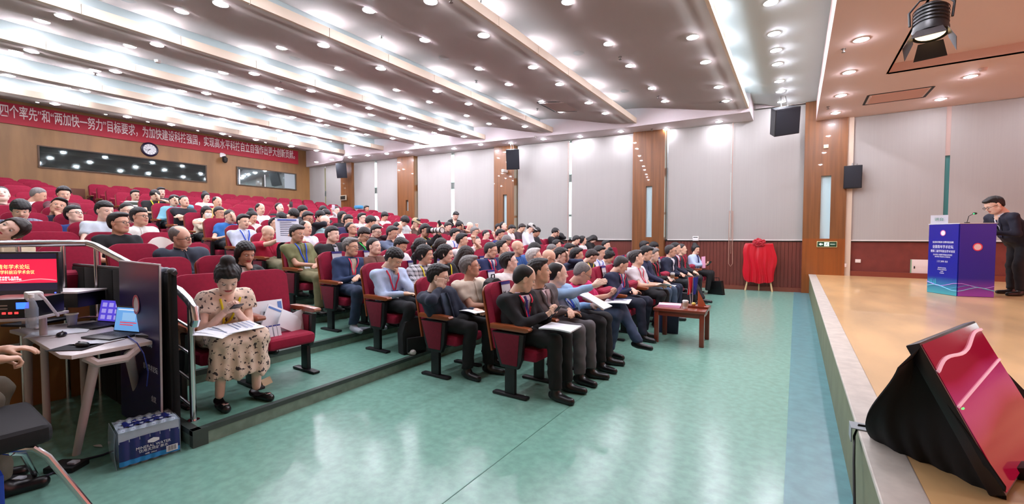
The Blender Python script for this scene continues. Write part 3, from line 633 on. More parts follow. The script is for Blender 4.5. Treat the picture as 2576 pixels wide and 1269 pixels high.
def head_tpl(kind, h):
    k = (kind, h)
    if k in HC: return HC[k]
    V, Q = snet(head_sdf(kind), (-.13, -.11, -.16), (.13, .11, .14), h); c = V[Q].mean(1)
    lips = (np.abs(c[:, 2] + .058) < .0125 * (1 - (np.abs(c[:, 1]) / .034) ** 2).clip(0)) & (c[:, 0] > .07)
    parts = [(V, Q, lips.astype(int))]
    he = .004 if h < .008 else .006
    for s in (-1, 1):
        if h < .012:
            v, q = snet(lambda P: ell(P, (.078, s * .031, .004), (.0125, .0135, .0105)), (.06, s * .031 - .02, -.012), (.096, s * .031 + .02, .02), he); parts.append((v, q, 2))
        v, q = snet(lambda P: ell(P, (.0845, s * .031, .0025), (.0082, .0082 if h < .012 else .013, .0062)), (.07, s * .031 - .022, -.012), (.1, s * .031 + .022, .018), he); parts.append((v, q, 3))
        v, q = snet(lambda P: cone(P, (.091, s * .014, .024), (.08, s * .045, .025), .004, .0035), (.07, s * .031 - .03, .012), (.102, s * .031 + .03, .038), he); parts.append((v, q, 3))
        v, q = snet(lambda P: cone(P, (.0895, s * .02, .0085), (.083, s * .043, .0075), .0024, .0022), (.07, s * .031 - .03, .0), (.102, s * .031 + .03, .016), .0028 if h < .012 else .006); parts.append((v, q, 3))
    HC[k] = merge(parts); return HC[k]
# ---- hand: x along the fingers, z back of the hand, thumb on +y
def hand_tpl(pose, h):
    k = ('hand', pose, h)
    if k in HC: return HC[k]
    cl = {'rest': (.35, .3), 'grip': (1.0, .9), 'flat': (.1, .1), 'fist': (1.35, 1.45)}[pose]
    fs = []
    for i, (y, L) in enumerate([(.028, .07), (.009, .078), (-.010, .073), (-.028, .058)]):
        a = np.array([.088, y, 0.0]); an = 0; r = .0088 - .0006 * (i == 3); pts = [a]
        for s_, fr in enumerate((.45, .32, .25)):
            an += cl[0] if s_ == 0 else cl[1]; pts.append(pts[-1] + L * fr * np.array([math.cos(an), (y * .25) / .1 * .3, -math.sin(an)]))
        fs.append((pts, r))
    th = [np.array([.03, .032, -.006]), np.array([.06, .056, -.016 - .01 * cl[0]]), np.array([.086, .06 - .016 * cl[0], -.024 - .02 * cl[0]])]
    def f(P):
        d = cone(P, (-.03, 0, 0), (.02, 0, 0), .024, .026); d = sm(d, ell(P, (.05, 0, -.002), (.05, .041, .016)), .02)
        for pts, r in fs:
            g = cone(P, (.045, pts[0][1] * .8, 0), pts[0], r * 1.05, r * 1.1)
            for a, b_ in zip(pts, pts[1:]): g = sm(g, cone(P, a, b_, r, r * .92), .003)
            d = sm(d, g, .007)
        g = sm(cone(P, th[0], th[1], .013, .011), cone(P, th[1], th[2], .0105, .009), .004); return sm(d, g, .012)
    V, Q = snet(f, (-.06, -.06, -.11), (.19, .09, .03), h); HC[k] = (V, Q); return HC[k]
# ---- hair in the head frame
def hair_sdf(st_):
    def cran(P, t): return sm(ell(P, (-.012, 0, .035), (.1 + t, .077 + t, .09 + t)), ell(P, (-.02, 0, -.02), (.075 + t, .066 + t, .07 + t)), .03)
    def line(P, x, z): return np.interp(P[:, 0], x, z)
    t = {'S': .011, 'Z': .005, 'R': .008, 'W': .016, 'L': .014, 'P': .01, 'U': .011, 'M': .022, 'G': .013}[st_]
    def f(P):
        nz = .0018 * (np.sin(P[:, 0] * 190 + 3 * np.sin(P[:, 1] * 60)) + np.sin(P[:, 1] * 210 + P[:, 2] * 90)) if st_ not in 'ZR' else 0
        if st_ == 'M': nz = .007 * (np.sin(P[:, 0] * 110) * np.sin(P[:, 1] * 120 + 1) * np.sin(P[:, 2] * 115))
        ay = np.abs(P[:, 1])
        if st_ in 'SZM': hl = line(P, [-.12, -.06, -.028, .002, .014, .02, .045, .075, .12], [-.085, -.07, -.012, .018, .0, .03, .058, .072, .065])
        elif st_ == 'G': hl = line(P, [-.12, -.06, -.028, .002, .014, .02, .045, .075, .12], [-.085, -.07, -.012, .018, .0, .028, .05, .052, .05])
        elif st_ == 'R':
            hl = line(P, [-.12, -.06, -.028, .002, .014, .02, .06], [-.085, -.07, -.012, .018, .0, .03, .11])
        elif st_ == 'W': hl = line(P, [-.12, -.06, -.02, .012, .03, .05, .08, .12], [-.085, -.07, -.03, -.03, .0, .024, .026, .03])
        else: hl = line(P, [-.12, -.04, -.01, .02, .04, .06, .12], [-.12, -.1, -.05, -.03, .02, .055, .075])
        tt = t * np.clip((P[:, 2] - hl) / .03, .15, 1) if st_ not in 'LPU' else t
        d = cran(P, 0) - tt + nz
        if st_ == 'R': d = smx(d, -ell(P, (.045, 0, .125), (.09, .046, .07)), .01)
        d = smx(d, hl - P[:, 2], .006)
        if st_ == 'S': d = sm(d, ell(P, (.05, .01, .1), (.05, .06, .024)), .02)
        if st_ == 'L':
            Q = P.copy(); Q[:, 1] = ay
            d = sm(d, cone(Q, (-.03, .068, .02), (-.03, .085, -.2), .026, .03), .03); d = sm(d, cone(P, (-.075, 0, 0), (-.085, 0, -.22), .05, .06), .03)
            d = smx(d, -ell(P, (.075, 0, -.03), (.07, .06, .09)), .01)
        if st_ == 'P': d = sm(d, sm(cone(P, (-.1, 0, .04), (-.14, 0, -.02), .026, .03), cone(P, (-.14, 0, -.02), (-.125, .0, -.2), .03, .014), .02), .015)
        if st_ == 'U': d = sm(d, ell(P, (-.05, 0, .135), (.05, .052, .042)), .018)
        if st_ == 'P' or st_ == 'U':
            Q = P.copy(); Q[:, 1] = ay; d = sm(d, cone(Q, (.055, .055, .05), (.03, .073, -.01), .008, .005), .01)
        return d
    return f
def hair_me(st_, h):
    k = ('hair', st_, h)
    if k in HC: return HC[k]
    if st_ in ('C', 'CW'):
        def f(P):
            d = smx(ell(P, (-.012, 0, .04), (.112, .09, .1)), .035 - P[:, 2], .004); br = ell(P, (.12, 0, .036 - .0), (.085, .075, .009)); return sm(d, br, .006)
        V, Q = snet(f, (-.15, -.12, -.02), (.23, .12, .16), h); HC[k] = (V, Q); return HC[k]
    lo = (-.2, -.14, -.3) if st_ in 'LP' else (-.15, -.13, -.13)
    V, Q = snet(hair_sdf(st_), lo, (.14, .14, .2), h); HC[k] = (V, Q); return HC[k]
# ---- garments
def ik(S, W, la, lb, pole):
    S = np.asarray(S, float); W = np.asarray(W, float); d = W - S; L = np.linalg.norm(d)
    if L > la + lb - .01: W = S + d / L * (la + lb - .01); d = W - S; L = np.linalg.norm(d)
    u = d / L; a = (la * la - lb * lb + L * L) / (2 * L); hh = math.sqrt(max(la * la - a * a, 0)); p = np.asarray(pole, float); p = p - u * (p @ u); p /= np.linalg.norm(p)
    return S + u * a + p * hh, W
def rot_head(yaw, pitch, roll): return np.array((Matrix.Rotation(yaw, 3, 'Z') @ Matrix.Rotation(pitch, 3, 'Y') @ Matrix.Rotation(roll, 3, 'X')))
def tri_skin(i): return ['#e4bda4', '#dcb298', '#ebc8b4', '#cfa189', '#e2b8a0', '#f0d2c2'][i % 6]
def folds(P, amp, ph):
    return amp * (np.sin(P[:, 0] * 38 + 2.2 * np.sin(P[:, 2] * 17 + ph) + ph) * np.sin(P[:, 2] * 29 + 3 * P[:, 1] + ph) + .6 * np.sin(P[:, 1] * 55 + P[:, 2] * 21 + ph))
def person(name_loc, J, sp, res, ph, rz=0):
    """J: joints in the person's frame; sp: look; res: 0 near, 1 middle, 2 far"""
    root = empty('person', name_loc, sp['label'], 'person', sp.get('group'), rz)
    h = [.015, .023, .033][res]; hh = [.006, .0105, .016][res]; hd = [.0063, .0105, .016][res]
    skin = mat(tri_skin(sp.get('sk', ph % 5)), rough=.5, spec=.35, var=.05, scale=18)
    hk = {'k': '#0d0b0c', 'b': '#1f1410', 'g': '#6f6c6a', 'd': '#2e2b2b', 'w': '#b5b2ae', 'kh': '#a89c78'}[sp.get('hc', 'k')]
    m_hair = mat(hk, rough=.55 if sp['hair'] not in ('C', 'CW') else .8, var=.2, scale=60, bump=.15)
    lipm = mat('#a8605a' if sp.get('sex') != 'f' else '#b5474c', rough=.45)
    P, N, H = J['P'], J['N'], J['H']; fat = sp.get('fat', 1.0); wd = J.get('w', .17) * (.9 if sp.get('sex') == 'f' else 1) * (1 + (fat - 1) * .5)
    right = J['side']                                      # unit vector to the person's left
    Rh = rot_head(*J['head'])
    hs = J.get('hs', 1.04)
    # skin mesh -------------------------------------------------------
    parts = []
    kind = 'f' if sp.get('sex') == 'f' else ('fat' if fat > 1.12 else 'm')
    v, q, m = head_tpl(kind, hh); parts.append((v * hs @ Rh.T + H, q, m))
    sleeve = {'tee': .5, 'polo': .62, 'dress': .3, 'vest': .0}.get(sp['top'], 2)
    arms = []
    for s in (-1, 1):
        S = N + right * s * wd + np.array([0, 0, -.05]); W = J['hand'][s]; E_, W = ik(S, W, .285, .25, J['pole'][s]); arms.append((S, E_, W))
    legs = J['legs']; bare = sp['top'] == 'dress'
    neck = N
    def fskin(Q):
        d = cone(Q, neck + (H - N) * .75, neck - np.array([0, 0, .05]), .05 * (1 + (fat - 1) * .6), .06)
        d = sm(d, cone(Q, neck - right * wd * .7 + np.array([0, 0, -.05]), neck + right * wd * .7 + np.array([0, 0, -.05]), .045, .045), .03)
        d = sm(d, cone(Q, neck + np.array([0, 0, -.06]), P, .07, .08), .04)
        for S, E_, W in arms: d = sm(d, sm(cone(Q, S, E_, .045 * fat, .036 * fat), cone(Q, E_, W, .038 * fat, .026), .02), .02)
        for hp, kn, an, to in (legs if bare else []): d = sm(d, sm(cone(Q, hp, kn, .07, .052), cone(Q, kn, an, .05 if not bare else .052, .034), .02), .02)
        return d
    pts = [H, N, P] + [x for a in arms for x in a] + ([x for l in legs for x in l[:3]] if bare else [])
    lo = np.min(pts, 0) - .11; hi = np.max(pts, 0) + .11
    v, q = snet(fskin, lo, hi, h * 1.05); parts.append((v, q, 0))
    for s, (S, E_, W) in zip((-1, 1), arms):
        hv, hq = hand_tpl(J['grip'][s], hd); hv = hv.copy()
        fd = J['fdir'][s]; fd = np.asarray(fd) if fd is not None else (W - E_) / np.linalg.norm(W - E_) * .8 + np.array([0, 0, -.1])
        up = np.asarray(J['hup'][s], float); x = fd / np.linalg.norm(fd); up = up - x * (up @ x); up /= np.linalg.norm(up); y = np.cross(up, x)
        # thumb towards the body's middle: -y side for the left hand of a palm-down pose
        flip = 1 if s < 0 else -1
        hv[:, 1] *= flip
        if flip < 0: hq = hq[:, ::-1]
        Mx = np.stack([x, y, up], 1); parts.append((hv * (1.0 if sp.get('sex') != 'f' else .9) @ Mx.T + W + x * .02, hq, 0))
    V, Q, MI = merge(parts)
    body = mobj('body', meshdata('body', V, Q, [skin, lipm, mat('#cfc4bc', rough=.35), mat('#141010' if sp.get('hc') not in ('g', 'w') else '#3a3634', rough=.4)], MI), root)
    Mhead = Matrix.Translation(H) @ Matrix(Rh.tolist()).to_4x4() @ Matrix.Scale(hs, 4)
    # hair ------------------------------------------------------------
    if sp['hair'] != 'B':
        v, q = hair_me(sp['hair'], [.007, .01, .014][res]); key = ('hm', sp['hair'], res, sp.get('hc', 'k'))
        if key not in HC: HC[key] = meshdata('hair', v, q, [m_hair])
        o = mobj('hair' if sp['hair'] not in ('C', 'CW') else 'cap', HC[key], root, Mhead)
        if sp['hair'] in ('C', 'CW'):
            v, q = hair_me('S', .012); k2 = ('hm2', sp['hair']); 
            if k2 not in HC: HC[k2] = meshdata('hair', v, q, [mat('#0d0b0c', rough=.55)])
            mobj('hair', HC[k2], root, Mhead)
    if sp.get('gl'):
        k = ('gl', res > 0, sp['gl'])
        if k not in HC:
            b = B(); n_ = 14 if res == 0 else 8; r_ = .0016 if res == 0 else .0026
            for s in (-1, 1):
                b.tube([(.104 + .001, s * .034 + .023 * math.cos(a), .0 + .0175 * math.sin(a)) for a in [2 * math.pi * i / n_ for i in range(n_ + 1)]], r_, 5, cap=False)
                b.tube([(.104, s * .057, .006), (.06, s * .082, .008), (0, s * .088, .01)], r_, 5)
            b.tube([(.105, -.011, .004), (.108, 0, .007), (.105, .011, .004)], r_, 5); HC[k] = b.me('glasses', mat({1: '#2a2420', 2: '#7a4a3a', 3: '#101010'}[sp['gl']], rough=.3, metal=.3))
        mobj('glasses', HC[k], root, Mhead)
    if sp.get('mask'):
        v, q = snet(lambda P: smx(smx(head_sdf('f')(P) - .008, -(P[:, 0] - .045), .004), np.abs(P[:, 2] + .055) - .05, .004), (.02, -.08, -.13), (.14, .08, .01), .01)
        mobj('face_mask', meshdata('face_mask', v, q, [m_white]), root, Mhead)
    # torso garment ---------------------------------------------------
    up = (N - P) / np.linalg.norm(N - P); fw = np.cross(right, up)
    fw = fw if fw @ np.array(J['fwd']) > 0 else -fw
    g = 1.0 + (.07 if sp['top'] in ('jacket', 'suit') else 0); ft = fat * g
    L = np.linalg.norm(N - P)
    def T_(u, a, f_=0): return P + up * (u * L) + right * a + fw * f_
    amp = .0048 if res < 2 else 0
    skirt = bare
    def ftor(Q):
        ds = []
        for s in (-1, 1):
            ds.append(cone(Q, T_(.0, s * .08 * fat, .0), T_(.42, s * .075 * fat, .01 + .03 * (fat - 1)), .115 * ft, .105 * ft))
            ds.append(cone(Q, T_(.42, s * .075 * fat, .01), T_(.8, s * .085 * fat, .012), .105 * ft, .105 * g))
            ds.append(cone(Q, T_(.8, s * .085, .0), arms[(s + 1) // 2][0] + np.array([0, 0, -.0]), .1 * g, .068 * g))
        ds.append(cone(Q, T_(.85, 0, 0), N + np.array([0, 0, .005]), .085 * g, .06 * g))
        if fat > 1.15: ds.append(ell(Q, T_(.25, 0, .07), (.13, .15, .13)))
        if sp.get('sex') == 'f':
            for s in (-1, 1): ds.append(cone(Q, T_(.6, s * .07, .07), T_(.66, s * .06, .06), .055, .05))
        return sme(ds, .05)
    def ftop(Q):
        d = smx(ftor(Q), (Q - (N + up * .025)) @ up, .008)
        ads = []
        for s, (S, E_, W) in zip((-1, 1), arms):
            r0 = .062 * ft ** .6
            if sleeve >= 1: a_ = sm(cone(Q, S, E_, r0, .052 * g), cone(Q, E_, E_ + (W - E_) * .93, .05 * g, .036 * g), .025)
            else:
                Es = S + (E_ - S) * sleeve; a_ = cone(Q, S, Es, r0 + (.006 if sp['top'] == 'dress' else .004), .06 + (.016 if sp['top'] == 'dress' else 0))
                if sleeve < 1: x = (E_ - S) / np.linalg.norm(E_ - S); a_ = smx(a_, (Q - Es) @ x - .02, .006)
            ads.append(a_)
        for a_ in ads: d = sm(d, a_, .035)
        if skirt:
            for hp, kn, an, to in legs: d = sm(d, sm(cone(Q, hp, kn, .11, .085), cone(Q, kn, kn + (an - kn) * .72, .085, .105), .05), .06)
            d = sm(d, cone(Q, (legs[0][1] + legs[1][1]) / 2 + np.array([0, 0, -.03]), (legs[0][1] + legs[1][1]) / 2 + np.array([-.0, 0, -.26]), .08, .09), .06)
            zc = legs[0][1][2] - .3; d = smx(d, zc - Q[:, 2] + .02 * np.sin(Q[:, 1] * 30), .01); d = d + np.where(Q[:, 2] < legs[0][1][2] - .03, .008 * np.sin(Q[:, 1] * 70 + Q[:, 0] * 30), 0)
        else: d = smx(d, (P[2] - .07 if not J.get('stand') else P[2] - .12) - Q[:, 2] + 0 * Q[:, 0], .01)
        return d + folds(Q, amp, ph)
    P2 = [N, P] + [x for a in arms for x in a] + ([x for l in legs for x in l[:3]] if skirt else [])
    lo = np.min(P2, 0) - .2; hi = np.max(P2, 0) + .18; tm = sp['tm']
    V, Q = snet(ftop, lo, hi, h); names = {'tee': 't_shirt', 'polo': 'polo_shirt', 'shirt': 'shirt', 'jacket': 'jacket', 'suit': 'suit_jacket', 'dress': 'dress', 'vest': 'vest'}
    mobj(names[sp['top']], meshdata('garment', V, Q, [tm]), root)
    def march(u, a, off=.006):
        for f_, st0 in ((ftop, .165 + .05 * fat), (ftor, .36)):
            o = T_(u, a, st0); t = np.arange(0, st0 + .04, .005); Q = (o - fw * t[:, None]).astype(np.float32); d = f_(Q) + (0 if f_ is ftop else folds(Q, amp, ph)); k = np.argmax(d < off)
            if k > 0: break
        if d[k] >= off: k = len(t) // 2
        return Q[k]
    def ribbon(path, wdt, name, m, par=None, off=.007):
        pts = [march(u, a, off) for u, a in path]; V = []
        for i, p in enumerate(pts):
            t = pts[min(i + 1, len(pts) - 1)] - pts[max(i - 1, 0)]; t = t / (np.linalg.norm(t) + 1e-9); sd = np.cross(t, fw); sd = sd / (np.linalg.norm(sd) + 1e-9); w_ = wdt if np.isscalar(wdt) else np.interp(i / (len(pts) - 1), *wdt)
            V += [p - sd * w_ + fw * .0, p + sd * w_, p + sd * w_ + fw * .004, p - sd * w_ + fw * .004]
        Q = []
        for i in range(len(pts) - 1):
            for k in range(4): Q.append([4 * i + k, 4 * i + (k + 1) % 4, 4 * i + 4 + (k + 1) % 4, 4 * i + 4 + k])
        return mobj(name, meshdata(name, V, Q, [m]), par or root)
    if res < 2 or sp.get('lan') or sp['top'] in ('suit', 'jacket'):
        nl = 9 if res == 0 else 6
        if sp['top'] in ('suit', 'jacket'):
            inner = sp.get('inner', '#d8d6da'); n_ = 8; wtop = .062; ub = .34 if sp['top'] == 'suit' else .1
            V = []; Q = []
            for i in range(n_ + 1):
                u = 1.0 - (1.0 - ub) * i / n_; wh = (wtop * (1 - i / n_) + .004) if sp['top'] == 'suit' else .045
                for j in range(5): V.append(march(u, (j / 4 * 2 - 1) * wh, .005))
            for i in range(n_):
                for j in range(4): Q.append([i * 5 + j, i * 5 + j + 1, i * 5 + j + 6, i * 5 + j + 5])
            mobj('shirt_front', meshdata('shirt_front', V, Q, [mat(inner, rough=.7)]), root)
            lm = mat(sp['tc'], rough=.7)
            for s in (-1, 1): ribbon([(1.0 - (1.0 - ub) * i / nl, s * (wtop + .006) * (1 - i / nl) ** .8 + s * .01) if sp['top'] == 'suit' else (1 - .9 * i / nl, s * .05) for i in range(nl + 1)], ([0, .35, .4, 1], [.01, .03, .016, .005]) if sp['top'] == 'suit' else .012, 'lapel', sp['tm'], off=.009)
            if sp.get('tie'): ribbon([(.98 - .6 * i / nl, 0) for i in range(nl + 1)], ([0, .12, 1], [.014, .011, .026]), 'tie', mat(sp['tie'], rough=.45), off=.011)
        if sp['top'] in ('shirt', 'polo', 'suit') and res < 2:
            cm = mat(sp.get('inner', sp['tc']), rough=.7) if sp['top'] == 'suit' else sp['tm']
            b = B(); cv = []
            for s in (-1, 1):
                pts = []
                for i in range(7):
                    a = math.pi * i / 6; c0 = N + up * .03 + right * s * math.sin(a) * .062 * fat ** .5 + fw * (-.06 * math.cos(a) + .012 - 0 * i)
                    pts.append(Vector(c0 - up * .022 * (i / 6) ** 2))
                b.tube(pts + [Vector(N + fw * .085 - up * .05 + right * s * .03)], [.011] * 7 + [.006], 6)
            b.go('collar', cm, root)
            if sp['top'] != 'suit': ribbon([(.97 - .5 * i / nl, 0) for i in range(nl + 1)], .012, 'placket', cm, off=.004)
    if sp.get('lan'):
        lc = {'y': '#e8d21a', 'r': '#e0204a', 'b': '#1a4fd0', 'g': '#28c850'}[sp['lan']]; lmm = mat(lc, rough=.5); uu = .38
        nl = 9
        for s in (-1, 1): ribbon([(1.02 - (1.02 - uu) * i / nl, s * (.07 * (1 - i / nl) + .006)) for i in range(nl + 1)], .0085 if res < 2 else .011, 'lanyard', lmm, off=.012)
        c0 = march(uu - .1, 0, .016); Mb = Matrix.Translation(c0) @ Matrix((right, up, fw)).transposed().to_4x4()
        b = B(); b.box((-.045, -.06, 0), (.045, .06, .004), M=Mb); bd = b.go('badge', mat('#dfe6ee', rough=.3), root); b = B(); b.box((-.045, .03, .004), (.045, .06, .005), M=Mb); b.go('badge_header', mat('#24488f', rough=.4), bd)
    # trousers, shoes --------------------------------------------------
    if not bare and J.get('lower', True):
        tr = mat(sp.get('trc', '#15161c'), rough=.8, var=.08, scale=12, bump=.05)
        def ftr(Q):
            d = sm(cone(Q, P + right * .07, P - right * .07, .125 * fat, .125 * fat), cone(Q, P + up * .1, P, .12, .12), .04)
            for hp, kn, an, to in legs: d = sm(d, sm(cone(Q, hp, kn, .097 * fat ** .5, .074), cone(Q, kn, an, .072, .06), .025), .03)
            za = min(l[2][2] for l in legs)
            return smx(d, za + .0 - Q[:, 2], .006) + folds(Q, amp * 1.1, ph + 1)
        P2 = [P] + [x for l in legs for x in l[:3]]; V, Q = snet(ftr, np.min(P2, 0) - .16, np.max(P2, 0) + .17, h * 1.05)
        mobj('trousers', meshdata('trousers', V, Q, [tr]), root)
    if J.get('lower', True) and res < 2:
        for hp, kn, an, to in legs:
            fd = (to - an); fd[2] = 0; fd = fd / np.linalg.norm(fd); base = an.copy(); base[2] = J.get('z0', 0)
            if J.get('footz'): base[2] += J['footz'][0 if hp is legs[0][0] else 1]
            def fs_(Q):
                d = sm(cone(Q, base + fd * -.04 + [0, 0, .045], base + fd * .02 + [0, 0, .05], .036, .038), cone(Q, base + fd * .04 + [0, 0, .035], base + fd * .17 + [0, 0, .03], .042, .034), .03)
                if not bare: d = sm(d, cone(Q, base + [0, 0, .05], base + [0, 0, .12], .045, .042), .02)
                else: d = smx(d, -ell(Q, base + fd * .03 + [0, 0, .085], (.085, .085, .05)), .008)
                return smx(d, base[2] + .003 - Q[:, 2], .004)
            V, Q = snet(fs_, base - [.26, .26, .02], base + [.26, .26, .2], .009 if res == 0 else .014); mobj('shoe', meshdata('shoe', V, Q, [mat(sp.get('shoe', '#0e0d0f'), rough=.3 if not sp.get('shoe') else .6)]), root)
            if bare:
                b = B(); b.box(tuple(Vector(base + fd * .15) + Vector((-.015, -.02, .06))), tuple(Vector(base + fd * .15) + Vector((.015, .02, .068))), .003); b.go('buckle', m_steel, root)
    root['_arms'] = 0; del root['_arms']
    return root, arms, Mhead
def seated_J(H, sp, seed):
    """joints for someone sitting in an auditorium seat, head centre H (local, floor = 0)"""
    r = random.Random(seed); H = np.asarray(H, float); ty = sp.get('ty', 0); side = np.array([-math.sin(ty), math.cos(ty), 0.]); yaw, pitch, roll = sp['yaw'], sp['pitch'], sp['roll']
    Rh = rot_head(yaw, pitch, roll)
    N = H + Rh @ np.array([-.045, 0, -.15]) * .6 + np.array([-.045, 0, -.15]) * .4 + np.array([0, 0, -.015]); P = np.array([-.07, (H[1]) * .25, .545])
    if N[2] < .86: P[2] = .52; 
    N[1] = H[1] * .85 if abs(H[1]) > .12 else N[1]
    pose = sp['pose']; rest_pole = {s: np.array([-.5, s * .8, -.9]) for s in (-1, 1)}
    hand = {}; grip = {-1: 'rest', 1: 'rest'}; fdir = {-1: None, 1: None}; hup = {-1: (0, 0, 1), 1: (0, 0, 1)}; pole = dict(rest_pole)
    cz = .70
    hand[-1] = np.array([.24 + r.uniform(-.04, .05), -.1 + r.uniform(-.02, .04), .685]); hand[1] = np.array([.24 + r.uniform(-.04, .05), .1 + r.uniform(-.04, .02), .685])
    if pose == 'fold': hand[-1] = np.array([.2, -.035, .7]); hand[1] = np.array([.19, .03, .715]); fdir[-1] = (.6, .8, -.1); fdir[1] = (.6, -.8, -.1)
    if pose in ('phone', 'phone1'):
        z = .755; hand[-1] = np.array([.25, -.045, z]); hand[1] = np.array([.25, .045, z]); grip = {-1: 'grip', 1: 'grip'}; fdir = {-1: (.7, .55, .35), 1: (.7, -.55, .35)}; hup = {-1: (-.2, -.6, -.7), 1: (-.2, .6, -.7)}
        if pose == 'phone1': hand[1] = np.array([.22, .1, .69]); fdir[1] = None; hup[1] = (0, 0, 1); grip[1] = 'rest'
    if pose == 'cross': hand[-1] = np.array([.13, .1, .86]); hand[1] = np.array([.15, -.09, .83]); fdir = {-1: (.1, 1, 0), 1: (.1, -1, 0)}; pole = {s: np.array([.5, s * 1.0, -.8]) for s in (-1, 1)}; hup = {-1: (1, 0, .3), 1: (1, 0, .3)}
    for nm, s in (('chinR', -1), ('chinL', 1)):
        if pose == nm:
            c = H + Rh @ np.array([.1, s * .012, -.15]); hand[s] = c + np.array([-.0, s * .02, -.03]); grip[s] = 'fist'; fdir[s] = tuple(Rh @ np.array([-.25, -s * .35, .9])); hup[s] = tuple(Rh @ np.array([1, s * .4, .2])); pole[s] = np.array([.3, s * 1.3, -.6])
    for nm, s in (('cheekR', -1), ('cheekL', 1)):
        if pose == nm:
            c = H + Rh @ np.array([.045, s * .085, -.115]); hand[s] = c; grip[s] = 'fist'; fdir[s] = tuple(Rh @ np.array([.0, 0, 1])); hup[s] = tuple(Rh @ np.array([.4, s, 0])); pole[s] = np.array([.4, s * 1.5, -.7])
    for nm, s in (('faceR', -1), ('faceL', 1)):
        if pose == nm:
            c = H + Rh @ np.array([.115, s * .03, -.06]); hand[s] = c; grip[s] = 'rest'; fdir[s] = tuple(Rh @ np.array([0, -s * .4, 1])); hup[s] = tuple(Rh @ np.array([1, s * .3, 0])); pole[s] = np.array([.4, s * 1.3, -.5])
    if pose == 'raiseL': hand[1] = H + np.array([.1, .22, -.03]); grip[1] = 'fist'; fdir[1] = (.1, 0, 1); hup[1] = (0, 1, 0)
    if pose == 'raiseR': hand[-1] = H + np.array([.08, -.2, -.02]); grip[-1] = 'rest'; fdir[-1] = (.1, 0, 1); hup[-1] = (0, -1, 0)
    if pose == 'read': hand[-1] = np.array([.3, -.02, .98]); hand[1] = np.array([.34, .2, .9]); grip = {-1: 'grip', 1: 'grip'}; fdir[-1] = (.8, .3, .4); hup[-1] = (-.3, -.7, .4)
    if pose == 'camera': hand[-1] = H + np.array([.3, .05, -.08]); hand[1] = H + np.array([.2, .12, -.06]); grip = {-1: 'grip', 1: 'grip'}; fdir = {-1: (.6, .5, .5), 1: (.6, -.5, .5)}; hup = {-1: (0, -.6, -.6), 1: (0, .6, -.6)}
    if pose == 'gest': hand[-1] = H + np.array([.36, .16, -.13]); fdir[-1] = (1, .1, .5); grip[-1] = 'rest'; hup[-1] = (-.2, -1, .3); pole[-1] = np.array([-.1, -1, -1.])
    if pose == 'bend': hand[-1] = np.array([.42, -.08, .62]); hand[1] = np.array([.42, .08, .62])
    sh = sp.get('legs', ''); legs = []
    for s in (-1, 1):
        kx = .37 + r.uniform(-.02, .03); ky = s * (.1 + r.uniform(0, .04)); ax = kx + r.uniform(-.08, .06)
        if sh == 'fwd': ax = kx + .02
        if sh == 'tuck': kx = .27; ax = .24
        hp = P + np.array([.03, s * .085, .0]); kn = np.array([kx, ky, .535]); an = np.array([ax, ky + s * .01, .1]); to = an + np.array([.2, s * .03, 0])
        if sh == 'x' and s == 1: kn = np.array([.4, .02, .6]); an = np.array([.64, -.1, .26]); to = an + np.array([.2, -.04, .0])
        legs.append((hp, kn, an, to))
    if sh == 'prim':
        legs = [(P + np.array([.03, -.08, 0]), np.array([.38, -.13, .55]), np.array([.45, -.24, .1]), np.array([.62, -.12, .1])), (P + np.array([.03, .08, 0]), np.array([.36, .1, .55]), np.array([.3, .22, .1]), np.array([.46, .14, .1]))]
    return dict(P=P, N=N, H=H, side=side, fwd=(1, 0, 0), head=(yaw, pitch, roll), hand=hand, grip=grip, fdir=fdir, hup=hup, pole=pole, legs=legs, footz=((0, .16) if sh == 'x' else None))
